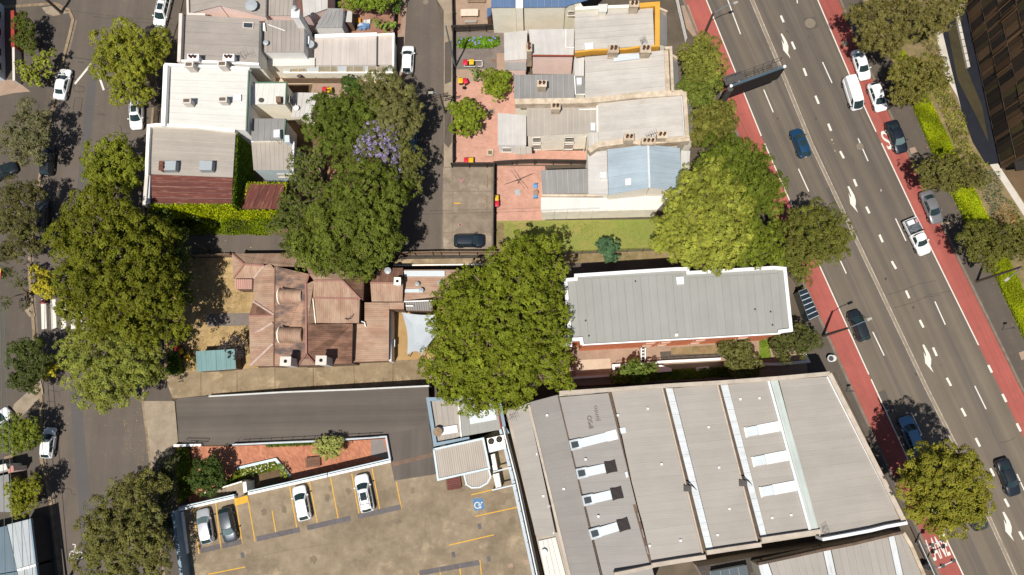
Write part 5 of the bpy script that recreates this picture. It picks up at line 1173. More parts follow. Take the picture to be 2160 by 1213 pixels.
def car(px, py, hx, hy, typ, paint, label, z=0.0, sunroof=False, rails=False, shade=False, k=1.0, load=False, group=None, name=None):
    L, W, HR, bf, br, rf, rr, hb = TYPES[typ]; L *= k; W *= (1 + (k - 1) * 0.5)
    p = P(px, py, z + 0.6); d = P(px + hx, py + hy, z + 0.6) - P(px - hx, py - hy, z + 0.6)
    root = thing(name or ('utility_truck' if typ == 'ute' else 'van' if typ == 'van' else 'car'), label, 'utility truck' if typ == 'ute' else 'van' if typ == 'van' else 'car', Vector((p.x, p.y, z)), group, math.atan2(d.y, d.x))
    pm = PAINT[paint]; w = W / 2
    hood = {'sedan': (0.62, 0.76, 0.90), 'hatch': (0.66, 0.80, 0.93), 'wagon': (0.72, 0.88, 1.0), 'van': (0.78, 0.95, 1.02), 'ute': (0.72, 0.90, 0.98)}[typ]
    tail = {'sedan': (0.99, 0.96, 0.78), 'hatch': (0.97, 0.95, 0.80), 'wagon': (1.04, 1.02, 0.85), 'van': (1.04, 1.03, 0.9), 'ute': (0.9, 0.9, 0.8)}[typ]
    end = 0.60 if typ == 'ute' else 1.0
    st_ = [(0.0, 0.66, hood[0] - 0.06), (0.012, 0.80, hood[0]), (0.045, 0.92, hood[0] + 0.06), (0.11, 0.985, hood[1]), (0.20, 1.0, (hood[1] + hood[2]) / 2 + 0.03), (bf, 1.0, hood[2]), (0.42, 1.0, hb), (0.56, 1.0, hb + 0.01)]
    if typ != 'ute': st_ += [(0.70, 1.0, hb + 0.02), (0.83, 1.0, tail[0]), (0.92, 0.985, tail[0]), (0.965, 0.93, tail[1]), (0.99, 0.84, tail[1] - 0.06), (1.0, 0.74, tail[2])]
    else: st_ += [(0.60, 0.98, hb)]
    if typ == 'van': st_[5] = (0.30, 1.0, 1.03)
    mb = MB(); rings = []
    for t, wf, zt in st_:
        x = L * (0.5 - t); ww = w * wf; zl = 0.24 if 0.03 < t < 0.97 else 0.32
        half = [(ww * 0.90, zl), (ww * 0.985, zl + 0.14), (ww, (zl + zt) * 0.5), (ww * 0.985, zt - 0.14), (ww * 0.95, zt - 0.045), (ww * 0.86, zt), (ww * 0.45, zt + 0.025), (0, zt + 0.03)]
        ring_ = [(x, y, z_) for y, z_ in half] + [(x, -y, z_) for y, z_ in half[-2::-1]]
        rings.append(len(mb.v)); mb.v += [Vector(q) for q in ring_]
    n = 15
    for a, b in zip(rings, rings[1:]):
        for j in range(n - 1): mb.f.append((a + j, a + j + 1, b + j + 1, b + j))
        mb.f.append((a + n - 1, a, b, b + n - 1))
    mb.f.append(tuple(rings[0] + j for j in reversed(range(n)))); mb.f.append(tuple(rings[-1] + j for j in range(n)))
    body = mb.build('body', pm, root, smooth=True, local=True)
    # cabin: belt outline and roof outline, joined by curved pillars
    xb0, xb1, xr0, xr1 = (L * (0.5 - t) for t in (bf, br, rf, rr)); wb = w * 0.93; wr = w * (0.70 if typ != 'van' else 0.86)
    bow = 0.16 * L / 4.5
    def top(u, v):     # u along, v across -1..1
        x = lerp(xr0 + bow * 0.6 * (1 - v * v), xr1 - bow * 0.4 * (1 - v * v), u)
        return Vector((x, v * wr * (1 - 0.05 * (2 * u - 1) ** 2), HR - 0.035 * v * v - 0.05 * (2 * u - 0.9) ** 2))
    def belt(u, v):
        x = lerp(xb0 + bow * 1.3 * (1 - v * v), xb1 - bow * 0.6 * (1 - v * v), u); zz = hb - 0.02 if u > 0.5 else hood[2] - 0.02
        return Vector((x, v * wb * (1 - (0.03 if u < 0.5 else 0.12)), zz))
    rf_ = MB().grid(lambda u, v: top(u, 1 - 2 * v), 6, 6)
    rf_.build('roof', pm, root, smooth=True, local=True)
    side = lambda s: (lambda u, v: lerp(Vector((lerp(xb0, xb1, u), s * wb * (1 - 0.10 * max(0, u - 0.6) - 0.02), hb - 0.02)), top(u, s), v) + Vector((0, s * 0.03 * math.sin(math.pi * v), 0)))
    front = lambda u, v: lerp(belt(0, 1 - 2 * u), top(0, 1 - 2 * u), v); back = lambda u, v: lerp(belt(1, 2 * u - 1), top(1, 2 * u - 1), v)
    sh = MB()
    for fn_ in (side(1), side(-1)): sh.grid(fn_, 8, 2)
    sh.grid(front, 6, 2); sh.grid(back, 6, 2); sh.build('pillars', pm, root, smooth=True, local=True)
    def panel(name, fn_, u0, u1, v0, v1, out, mat, nu=4):
        c = fn_((u0 + u1) / 2, (v0 + v1) / 2); o = Vector(out) * 0.012
        return MB().grid(lambda u, v: fn_(lerp(u0, u1, u), lerp(v0, v1, v)) + o, nu, 3).build(name, mat, root, smooth=True, local=True)
    panel('windscreen', front, 0.06, 0.94, 0.04, 0.93, (0.8, 0, 0.6), m_cglass2 if shade else m_cglass, 6)
    if typ not in ('van',): panel('rear_window', back, 0.09, 0.91, 0.12 if typ != 'sedan' else 0.06, 0.92, (-0.8, 0, 0.6), m_cglass, 6)
    for s in (1, -1):
        rng = ((0.10, 0.47), (0.50, 0.80)) if typ in ('sedan', 'hatch') else ((0.10, 0.42), (0.45, 0.70), (0.73, 0.93)) if typ == 'wagon' else ((0.03, 0.17),) if typ == 'van' else ((0.14, 0.86),)
        for a, b in rng: panel('side_window', side(s), a, b, 0.10, 0.88, (0, s, 0.3), m_cglass)
        for t in (0.19, 0.79 if typ != 'van' else 0.83):
            c = Vector((L * (0.5 - t), s * (w - 0.08), 0.32)); tw = MB().tube([c - Vector((0, 0.11, 0)), c + Vector((0, 0.11, 0))], 0.32, 16)
            o = tw.build('wheel', m_tyre, root, local=True); q = c + Vector((0, s * 0.105, 0))
            MB().tube([q, q + Vector((0, s * 0.012, 0))], 0.21, 12).build('rim', m_rim_, o, local=True)
            MB().tube([c + Vector((0, s * 0.055, 0.02)), c + Vector((0, s * 0.088, 0.02))], 0.37, 16).build('wheel_arch', m_trim, root, local=True)
        if typ != 'ute': MB().grid(lambda u, v: (L * (0.5 - 0.965 + 0.02 * (1 - u)) - 0.14 * u * u, s * w * lerp(0.93, 0.62, u), lerp(tail[1] - 0.16, tail[1] - 0.005, v) + 0.012), 3, 2).build('tail_light', m_red_l, root, local=True)
        MB().grid(lambda u, v: (L * (0.5 - lerp(0.075, 0.022, u)) + 0.015, s * w * lerp(0.965, 0.70, u), lerp(hood[0] - 0.02, hood[0] + 0.075, v) + 0.0 + (1 - u) * 0.06), 3, 2).build('headlight', m_head, root, local=True)
        mx = L * (0.5 - bf - 0.05) if typ != 'van' else L * (0.5 - 0.10)
        MB().tube([(mx, s * w * 0.93, hb), (mx - 0.02, s * (w + 0.10), hb + 0.04), (mx - 0.03, s * (w + 0.20), hb + 0.03)], [0.05, 0.10, 0.06], 8).build('mirror', pm if paint != 'white' or typ != 'van' else m_trim, root, smooth=True, local=True)
    MB().box((L / 2 - 0.06, 0, 0.36), 0.10, W * 0.62, 0.16).build('grille', m_trim, root, local=True)
    if end == 1.0: MB().box((-L / 2 - 0.005, 0, 0.55), 0.02, 0.4, 0.12).build('number_plate', m_wallc, root, local=True)
    if sunroof: MB().grid(lambda u, v: top(lerp(0.15, 0.55, u), lerp(0.62, -0.62, v)) + Vector((0, 0, 0.012)), 4, 4).build('sunroof', m_cglass, root, local=True)
    if rails:
        for s in (1, -1):
            MB().tube([top(0.08, s * 0.84) + Vector((0, 0, 0.05)), top(0.5, s * 0.84) + Vector((0, 0, 0.07)), top(0.92, s * 0.84) + Vector((0, 0, 0.05))], 0.03, 6).build('roof_rail', m_trim, root, local=True)
        for u in (0.42, 0.75): MB().beam(top(u, 0.84) + Vector((0, 0, 0.09)), top(u, -0.84) + Vector((0, 0, 0.09)), 0.06).build('roof_bar', m_trim, root, local=True)
    if typ == 'van':
        for u in (0.28, 0.62): MB().grid(lambda a, v: top(u + 0.008 * a, lerp(0.98, -0.98, v)) + Vector((0, 0, 0.006)), 1, 6).build('roof_seam', m_trim, root, local=True)
    if typ == 'ute':
        x1, x0 = L * (0.5 - 0.61), -L / 2
        tr = MB().box(((x0 + x1) / 2, 0, 0.72), x1 - x0, W * 1.02, 0.10); tray = tr.build('tray', m_steel, root, local=True)
        for s in (1, -1): MB().box(((x0 + x1) / 2, s * W * 0.51, 0.72), x1 - x0, 0.05, 0.42).build('tray_side', PAINT['white'], tray, local=True)
        MB().box((x0, 0, 0.72), 0.05, W * 1.0, 0.42).build('tail_gate', PAINT['white'], tray, local=True); MB().box((x1 + 0.02, 0, 0.82), 0.06, W, 0.85).build('head_board', m_trim, tray, local=True)
        mb = MB(); rr_ = random.Random(3); hh = [[rr_.uniform(0.0, 0.35) for _ in range(8)] for _ in range(10)]
        mb.grid(lambda u, v: (lerp(x0 + 0.08, x1 - 0.08, u), lerp(-w * 0.93, w * 0.93, v), 0.95 + hh[int(u * 8.99)][int(v * 6.99)]), 9, 7).build('load_tarp', M('grey_tarp', A(104, 108, 114), 0.7, 0.35, 2.5), tray, local=True)
        MB().box((x0 + 0.5, -0.2, 1.0), 0.6, 0.9, 0.32).build('load_box', m_sky, tray, local=True); MB().box((x0 + 0.55, 0.6, 1.0), 0.5, 0.3, 0.3).build('load_box', M('pink_bag', A(200, 150, 150), 0.8, 0.2), tray, local=True)
    return root
car(343, 26, -10, 40, 'wagon', 'white', 'white wagon with roof bars parked by the pink gabled house', 0, True, True)
car(133, 178, 9, -40, 'sedan', 'white', 'white sedan parked on the kerb opposite the white roofed terrace')
car(289, 240, -0.5, 40, 'wagon', 'white', 'white wagon half under the olive street tree', 0, True, True)
car(860, 126, 2, -40, 'hatch', 'white', 'white hatchback parked in the back lane')
car(1816, 137, 13, 40, 'sedan', 'white', 'white sedan parked between the gum tree shade and a white van', k=0.95)
car(1798, 198, 14, 44, 'van', 'white', 'white delivery van driving past the parked cars')
car(1850, 205, 14, 40, 'hatch', 'white', 'white hatchback parked behind a white sedan in the red lane')
car(1891, 289, 15, 38, 'sedan', 'navy', 'dark navy sedan parked over the painted letters', shade=True)
car(1688, 302, -15, -38, 'hatch', 'blue', 'blue hatchback with a sunroof driving beside the double centre line', sunroof=True)
car(1964, 437, 16, 38, 'sedan', 'grey', 'grey sedan parked in the red lane next to the ute')
car(1934, 500, 19, 38, 'ute', 'white', 'white ute with a loaded tray', load=True)
car(1811, 687, -15, -38, 'hatch', 'black', 'black hatchback passing under the lamp arm near the bus shelter')
car(1921, 916, -15, -38, 'wagon', 'sky', 'light blue car emerging from the shade of the round street tree')
car(2126, 1007, 15, 38, 'sedan', 'black', 'black sedan alone in the far traffic lane')
car(2054, 1078, -15, -38, 'wagon', 'dgrey', 'dark car nearly hidden under the round street tree')
car(990, 508, 40, 0, 'hatch', 'navy', 'dark blue hatchback parked in the concrete lot')
car(101, 340, 4, -40, 'hatch', 'black', 'black hatchback with red tail lights under the sparse grey tree')
car(89, 455, 2, -40, 'wagon', 'dgrey', 'dark wagon parked at the kerb in tree shade, across the street from the fig')
car(103, 934, 5, -40, 'hatch', 'white', 'white hatchback at the kerb between two small round trees', k=0.95)
car(-4, 890, 30, -30, 'hatch', 'white', 'white car nosing out of a driveway beside a small round tree')
car(433, 1110, -7, -40, 'hatch', 'silver', 'silver hatchback in the car park beside the yellow platform row', DZ, k=1.03, shade=True)
car(481, 1107, 8, 40, 'hatch', 'dgrey', 'dark grey hatchback in the car park', DZ, k=1.02, shade=True)
car(637, 1061, -8, -40, 'hatch', 'white', 'white hatchback alone between yellow lines in the car park', DZ, k=1.03)
car(769, 1040, -8, -40, 'wagon', 'white', 'white wagon with roof rails in the car park', DZ, True, True)
car(6, 363, 30, -14, 'hatch', 'black', 'dark car off the kerb among sparse grey green trees')
car(866, 292, 3, -40, 'hatch', 'sky', 'pale blue car hidden under the lane trees')

# ---------------------------------------------------------------- bins
m_bin = M('bin_body_green', (0.03, 0.035, 0.03), 0.6, 0.1)
m_lidr = M('bin_lid_red', A(214, 40, 62), 0.5, 0.06); m_lidy = M('bin_lid_yellow', A(238, 186, 28), 0.5, 0.06)
def bin_(px, py, col, label, ang=0.0, z=0.06, group=None):
    o = thing('wheelie_bin', label, 'bin', P(px, py, z + 0.5) - Vector((0, 0, 0.5)), group, ang)
    mb = MB(); b = [(-0.22, -0.26), (0.22, -0.26), (0.22, 0.26), (-0.22, 0.26)]
    for k in range(4):
        (x0, y0), (x1, y1) = b[k], b[(k + 1) % 4]; mb.face([(x0, y0, 0.05), (x1, y1, 0.05), (x1 * 1.3, y1 * 1.35, 0.98), (x0 * 1.3, y0 * 1.35, 0.98)])
    mb.face([(x, y, 0.05) for x, y in b[::-1]]); mb.build('body', m_bin, o, local=True)
    MB().grid(lambda u, v: ((u - 0.5) * 0.64, (v - 0.5) * 0.78, 1.0 + 0.07 * math.sin(math.pi * u) * math.sin(math.pi * v)), 4, 4).build('lid', m_lidr if col == 'r' else m_lidy, o, local=True)
    MB().beam((-0.28, 0.42, 0.98), (0.28, 0.42, 0.98), 0.05).build('handle', m_bin, o, local=True)
    for s in (1, -1): MB().tube([(s * 0.24, 0.22, 0.1), (s * 0.29, 0.22, 0.1)], 0.1, 10).build('wheel', m_tyre, o, local=True)
for x, y, c, l, a in ((982, 135, 'r', 'red lidded bin in the grey paved yard', 0), (995, 134, 'y', 'yellow lidded bin in the grey paved yard', 0),
                      (972, 173, 'y', 'yellow lidded bin beside the small barbecue in the pink yard', 0), (982, 174, 'r', 'tilted red lidded bin beside the small barbecue in the pink yard', 0.5),
                      (984, 341, 'r', 'red lidded bin against the fence between pink yard and concrete lot', 0), (994, 341, 'y', 'yellow lidded bin against the fence between pink yard and concrete lot', 0),
                      (1047, 420, 'y', 'yellow lidded bin beside the dark lot fence', 0), (1048, 432, 'r', 'red lidded bin beside the dark lot fence', 0),
                      (687, 192, 'r', 'red lidded bin behind the deck fence', 0.4), (697, 193, 'y', 'yellow lidded bin behind the deck fence', 0.2),
                      (377, 735, 'r', 'red lidded bin next to the clipped hedge at the villa', 0.3), (385, 742, 'y', 'yellow lidded bin next to the clipped hedge at the villa', 0.5), (399, 754, 'y', 'yellow lidded bin near the teal shed', 0.7),
                      (379, 752, 'r', 'red lidded bin in a cluster between hedge and teal shed', 0.1), (2, 574, 'y', 'yellow lidded bin on the footpath near the zebra crossing', 0), (2, 583, 'r', 'red lidded bin on the footpath near the zebra crossing', 0)):
    bin_(x, y, c, l, a)
o = thing('street_bin', 'round grey street bin on the main road footpath', 'bin', P(1752, 757, 0.12))
MB().cyl(P(1752, 757, 0.12), 0.42, 0.95, 18).build('body', m_wallg, o); f = MB(); c = P(1753, 756, 1.1)
for k in range(18):
    a, b = 2 * math.pi * k / 18, 2 * math.pi * (k + 1) / 18; r = lambda t, q: c + Vector((math.cos(t) * q, math.sin(t) * q, 0.02))
    f.prism([r(a, 0.46), r(b, 0.46), r(b, 0.34), r(a, 0.34)], drop=0.08)
f.build('rim', m_skyl, o); MB().cyl(c - Vector((0, 0, 0.05)), 0.34, 0.02, 14).build('opening', m_gut, o)

# ---------------------------------------------------------------- poles, lamps and wires
m_pole = M('timber_pole', A(96, 84, 74), 0.9, 0.15, 2); m_spole = M('steel_pole', A(120, 132, 140), 0.5, 0.1); m_lamph = M('lamp_head', A(176, 172, 158), 0.5, 0.06)
def pole(base, top, z, r, mat, label, arm=None, head=True, cross=False, name='street_lamp', cat='street lamp', zb=0.1):
    b = P(base[0], base[1], zb); t = Vector((b.x, b.y, z))
    o = thing(name, label, cat, b)
    MB().tube([b, Vector((b.x, b.y, z * 0.5)), t], [r * 1.15, r, r * 0.75], 10).build('pole', mat, o)
    MB().cyl(b, r * 1.6, 0.15, 10).build('base', mat, o)
    if arm:
        e = t + Vector((arm[0], arm[1], 0.5)); o2 = MB().tube([t - Vector((0, 0, 0.3)), lerp(t, e, 0.5) + Vector((0, 0, 0.25)), e], 0.05, 6).build('arm', m_spole, o)
        if head:
            d = Vector((arm[0], arm[1], 0)).normalized(); MB().prism([e + d * 0.55 + Vector((-d.y, d.x, 0)) * 0.13, e + d * 0.55 - Vector((-d.y, d.x, 0)) * 0.13, e - d * 0.1 - Vector((-d.y, d.x, 0)) * 0.17, e - d * 0.1 + Vector((-d.y, d.x, 0)) * 0.17], drop=0.16).build('lamp_head', m_lamph, o2)
    if cross:
        for dz in (0.2, 0.9):
            c = t - Vector((0, 0, dz)); f = MB().beam(c - Vector((1.1, 0.2, 0)), c + Vector((1.1, 0.2, 0)), 0.1, 0.12)
            for s in (-1, -0.5, 0.5, 1): f.cyl(c + Vector((s, s * 0.18, 0.06)), 0.05, 0.18, 6)
            f.build('cross_arm', m_pole, o)
    return t
pole((1735, 709), 0, 9.0, 0.17, m_pole, 'timber pole with a lamp arm reaching over the black hatchback', (2.1, 0.9))
pole((2060, 594), 0, 10.0, 0.16, m_pole, 'street lamp leaning over the bright hedge', (-2.0, -1.5))
pole((1484, 76), 0, 6.6, 0.17, m_pole, 'timber pole with a lamp arm beside the terrace trees', (2.6, 1.0))
pole((960, 142), 0, 12.0, 0.11, m_spole, 'slim blue grey pole rising from the grey paved yard', None, name='lamp_pole', cat='pole')
pole((939, 238), 0, 6.5, 0.12, m_pole, 'lane pole with a white lamp over the asphalt', (-0.9, 0.0), cross=True)
pole((130, 27), 0, 9.5, 0.19, m_pole, 'power pole with cross arms at the street corner', None, cross=True, name='power_pole', cat='power pole')
pole((141, 1228), 0, 8.5, 0.19, m_pole, 'power pole casting a forked shadow beside the painted bicycle', None, cross=True, name='power_pole', cat='power pole')
pole((87, 503), 0, 6.0, 0.10, m_spole, 'slim lamp post among the footpath trees near the zebra crossing', (0.9, 0.3))
pole((443, 530), 0, 5.0, 0.10, m_pole, 'alley pole beside the villa fence', None, name='timber_pole', cat='pole')
pole((430, 470), 0, 3.5, 0.08, m_spole, 'short grey pole at the ivy wall', None, name='lamp_pole', cat='pole')
def sign(px, py, zt, label, col, wd=0.5, ht=0.6, ang=0.0, zb=0.12):
    b = P(px, py, zb); o = thing('sign_post', label, 'sign', b)
    MB().cyl(b, 0.04, zt - zb, 8).build('post', m_spole, o); ax = Vector((math.cos(ang), math.sin(ang), 0))
    MB().box(Vector((b.x, b.y, zt - ht)) - Vector((-ax.y, ax.x, 0)) * 0.06, wd, 0.04, ht, ax).build('plate', col, o)
sign(2114, 696, 3.0, 'footpath sign post beside the bright hedge', m_gut); sign(1889, 1028, 2.8, 'sign post at the warehouse corner under the round tree', m_gut); sign(1878, 1070, 2.8, 'sign post close to the warehouse parapet', m_gut)
sign(1784, 826, 2.8, 'sign post at the warehouse kerb casting a black shadow', m_gut)
o = thing('crossing_sign', 'red and white sign on the zebra crossing', 'sign', P(92, 637, 0.01)); MB().box(P(92, 637, 0.01), 0.5, 0.4, 0.5).build('plinth', m_bin, o)
p = MB().box(P(92, 637, 0.51), 0.62, 0.5, 0.06).build('plate', m_lidr, o); c = P(92, 637, 0.58)
MB().prism([c + Vector(q) for q in ((-0.16, -0.12, 0), (-0.06, -0.14, 0), (0.1, 0.04, 0), (0.18, -0.02, 0), (0.16, 0.16, 0), (-0.02, 0.14, 0), (0.04, 0.09, 0))], drop=0.006).build('arrow', m_white, p)
gate = thing('signal_gantry', 'steel arm frame with dark lamps beside the painted lane letters', 'gantry', P(1940, 1150, 0.12))
for (bx, by), (ex, ey) in (((1931, 1146), (1965, 1130)), ((1952, 1188), (1987, 1172))):
    b = P(bx, by, 0.12); c = P(bx + 4, by - 3, 3.4); MB().beam(b, Vector((b.x, b.y, 3.4)), 0.12).build('post', m_skyl, gate); t = Vector((b.x, b.y, 3.4)); e = t + (P(ex, ey, 3.4) - P(bx + 3, by - 1, 3.4))
    MB().beam(t, e, 0.1).build('arm', m_skyl, gate)
    for q in (e, lerp(t, e, 0.28)): MB().box(q - Vector((0, 0, 0.3)), 0.42, 0.42, 0.4).build('lamp', m_gut, gate)
MB().beam(P(1938, 1140, 3.3), P(1977, 1225, 3.3), 0.07).build('rail', m_skyl, gate)
box_ = thing('street_cabinet', 'dark metal cabinet on the footpath beside the pale banded shed', 'cabinet', P(1956, 1198, 0.12))
MB().prism(PP([(1948, 1194), (1953, 1191), (1966, 1199), (1960, 1203)], 1.3), 0.12).build('case', m_gut, box_); MB().prism(PP([(1947, 1193.5), (1953.5, 1190), (1967, 1198.5), (1960, 1203.5)], 1.36), 1.3).build('lid', m_trim, box_)
# power lines over the west edge
m_wire = M('wire', A(96, 120, 112), 0.6, 0.05)
for k, (x, l) in enumerate(((4, 'overhead wire strung along the footpath past the blue grey roof'), (10, 'overhead wire strung along the footpath past the blue grey roof'), (18, 'overhead wire strung along the footpath past the blue grey roof'))):
    o = tag(MB().tube([P(x - 10 + 4 * k * j, y, 7.5 - 0.4 * math.sin(j * 1.6)) for j, y in enumerate((640, 850, 1050, 1260))], 0.035, 5).build('power_line', m_wire), l, 'wire', 'overhead wires along the footpath')
for a, b, l in (((130, 20), (330, 42), 'thin wire crossing the street by the corner pole'), ((932, 212), (905, 330), 'wire hanging along the back lane'), ((1265, 440), (880, 452), 'wire strung from the white roofed annex across the lot')):
    p0, p1 = P(*a, 5.6), P(*b, 5.2); tag(MB().tube([p0, lerp(p0, p1, 0.5) - Vector((0, 0, 0.3)), p1], 0.014, 4).build('power_line', m_trim), l, 'wire')

# ---------------------------------------------------------------- billboard over the main road
bb = thing('billboard', 'dark billboard with a steel catwalk reaching over the main road', 'billboard', P(1507, 245, 0.12))
m_bb = M('billboard_steel', A(78, 94, 106), 0.5, 0.1); m_bbf = M('billboard_face', A(40, 38, 38), 0.6, 0.12)
ZB, ZT = 6.2, 9.6
a, b = P(1541, 181, ZT), P(1657, 139, ZT); d = (b - a).normalized(); nb = Vector((-d.y, d.x, 0))
MB().prism([a - nb * 0.18, b - nb * 0.18, b + nb * 0.14, a + nb * 0.14], ZB).build('frame', m_bb, bb)
fa = MB(); fa.prism([a + d * 0.15 - nb * 0.19 - Vector((0, 0, 0.1)), b - d * 0.15 - nb * 0.19 - Vector((0, 0, 0.1)), b - d * 0.15 - nb * 0.24 - Vector((0, 0, 0.1)), a + d * 0.15 - nb * 0.24 - Vector((0, 0, 0.1))], ZB + 0.1); fa.build('advert_face', m_bbf, bb)
cw = MB()
for o in (0.45, 1.15): cw.beam(a + nb * o - Vector((0, 0, 0.6)), b + nb * o - Vector((0, 0, 0.6)), 0.07)
cw.beam(a + nb * 1.15 + Vector((0, 0, 0.3)), b + nb * 1.15 + Vector((0, 0, 0.3)), 0.06)
for k in range(13):
    q = lerp(a, b, k / 12); cw.beam(q + nb * 0.4 - Vector((0, 0, 0.6)), q + nb * 1.2 - Vector((0, 0, 0.6)), 0.05)
    if k % 2 == 0: cw.beam(q + nb * 1.15 - Vector((0, 0, 0.6)), q + nb * 1.15 + Vector((0, 0, 0.3)), 0.05)
cw.build('catwalk', m_gut, bb)
MB().prism([a + nb * 0.4 - d * 0.3 - Vector((0, 0, 0.5)), a + nb * 0.4 + d * 2.2 - Vector((0, 0, 0.5)), a + nb * 1.6 + d * 2.2 - Vector((0, 0, 0.5)), a + nb * 1.6 - d * 0.3 - Vector((0, 0, 0.5))], drop=0.06).build('platform', m_gut, bb)
base = P(1507, 245, 0.12); MB().tube([base, Vector((base.x, base.y, ZT - 0.4))], [0.45, 0.38], 16).build('column', m_gut, bb)
MB().beam(Vector((base.x, base.y, ZT - 1.2)), a + d * 0.4 - Vector((0, 0, 1.2)), 0.6).build('outrigger', m_gut, bb)
for t in (0.0, 0.97): MB().tube([lerp(a, b, t) - nb * 0.1, lerp(a, b, t) - nb * 0.1 + Vector((0, 0, 0.25))], 0.2, 10).build('camera_box', m_sky, bb)
# ---------------------------------------------------------------- bus shelter
bs = thing('bus_shelter', 'bus shelter with a roof of six dark panels', 'bus shelter', P(1705, 650, 0.12))
q = [(1685, 614), (1701, 608), (1728, 665), (1707, 675)]
A_, B_, C_, D_ = [P(x, y, 2.7) for x, y in q]
for k in range(6):
    t0, t1 = k / 6 + 0.012, (k + 1) / 6 - 0.012
    MB().prism([lerp(A_, D_, t0) , lerp(B_, C_, t0), lerp(B_, C_, t1), lerp(A_, D_, t1)], drop=0.05).build('roof_panel', M('shelter_glass', A(38, 50, 60), 0.2, 0.1, spec=0.5), bs)
MB().prism([p - Vector((0, 0, 0.06)) for p in (A_, B_, C_, D_)], drop=0.08).build('roof_frame', m_skyl, bs)
for p in (A_, D_, lerp(A_, D_, 0.5)): MB().cyl(Vector((p.x + 0.15, p.y, 0.12)), 0.06, 2.5, 8).build('post', m_bb, bs)
MB().wall([Vector((A_.x + 0.1, A_.y, 0)), Vector((D_.x + 0.1, D_.y, 0))], 0.05, 2.3, 0.3).build('back_glass', m_pane, bs)
m_ = lerp(A_, D_, 0.5); MB().box(Vector((m_.x + 0.55, m_.y, 0.5)), 2.6, 0.4, 0.08, D_ - A_).build('seat', m_timber, bs)

# ---------------------------------------------------------------- fences
def fence(pts, ht, label, mat=None, palings=True, z=0.03, step=0.16, rail_side=1, name='timber_fence'):
    w_ = [P(x, y, z) for x, y in pts]; o = thing(name, label, 'fence', w_[0]); pal = MB(); mat = mat or m_dtimber
    for a, b in zip(w_, w_[1:]):
        d = b - a; L = d.length; d.normalize(); n = Vector((-d.y, d.x, 0)) * rail_side
        cnt = int(L / step)
        if palings:
            for k in range(cnt): pal.box(a + d * ((k + 0.5) * step), step * 0.86, 0.03, ht + random.uniform(-0.03, 0.03), d)
        for zz in (0.25, 0.92): MB().beam(a + n * 0.06 + Vector((0, 0, ht * zz)), b + n * 0.06 + Vector((0, 0, ht * zz)), 0.06, 0.09).build('rail', mat, o)
        k = 0.0
        while k <= L + 0.01:
            q = a + d * min(k, L) + n * 0.1; MB().box(q, 0.11, 0.11, ht + 0.08, d).build('post', mat, o); k += 2.4
    if palings: pal.build('palings', mat, o, kind='stuff')
    return o
fence([(954, -60), (957, 70), (957, 348)], 1.7, 'dark paling fence between the yards and the lane footpath')
fence([(955, 67), (1044, 64)], 1.9, 'dark paling fence between the tan yard and the grey paved yard', rail_side=-1)
fence([(954, 352), (1042, 352)], 1.8, 'dark paling fence between the concrete lot and the pink yard bins', rail_side=-1)
fence([(1043, 352), (1041, 537)], 1.9, 'dark paling fence between lot and pink yard')
fence([(1043, 349), (1090, 346), (1130, 345), (1240, 347)], 1.8, 'dark paling fence between the two pink paved yards', rail_side=-1)
fence([(840, 538), (932, 536), (1050, 536)], 1.9, 'pale boundary fence at the end of the lane', m_timber, rail_side=-1)
fence([(602, 176), (735, 176)], 1.7, 'slatted deck fence behind the bins', m_timber, step=0.2)
fence([(838, 0), (834, 60), (832, 150)], 1.6, 'fence between the terracotta yard and the lane', m_dtimber)
fence([(395, 543), (445, 541), (492, 540)], 1.3, 'low fence between the alley and the dry yard', m_timber)
def rail_fence(pts, ht, label, z=0.05, n=4, mat=None):
    w_ = [P(x, y, z) for x, y in pts]; o = thing('rail_fence', label, 'fence', w_[0]); mat = mat or m_gut
    for a, b in zip(w_, w_[1:]):
        for k in range(n): MB().beam(a + Vector((0, 0, ht * (k + 1) / n)), b + Vector((0, 0, ht * (k + 1) / n)), 0.035).build('rail', mat, o)
        L = (b - a).length; c = int(L / 2.6) + 1
        for k in range(c + 1): q = lerp(a, b, k / c); MB().cyl(q, 0.04, ht + 0.05, 6).build('post', mat, o)
rail_fence([(1195, 537), (1290, 533), (1420, 528)], 1.3, 'black rail fence between the lawn and the apartment block')
rail_fence([(855, 547), (1050, 545)], 1.2, 'thin rail fence between lane end and villa')
rail_fence([(1415, -40), (1445, 90)], 1.4, 'picket rail along the terrace frontage', mat=m_wallw)
wt = thing('retaining_wall', 'concrete retaining wall behind the villa lane', 'wall', P(900, 555)); MB().wall([P(830, 553, 0.6), P(1050, 550, 0.6)], 0.8, 0.6, 0).build('wall', m_strip, wt); MB().wall([P(830, 560, 0.9), P(1050, 557, 0.9)], 0.16, 0.95, 0).build('coping', m_wallc, wt)

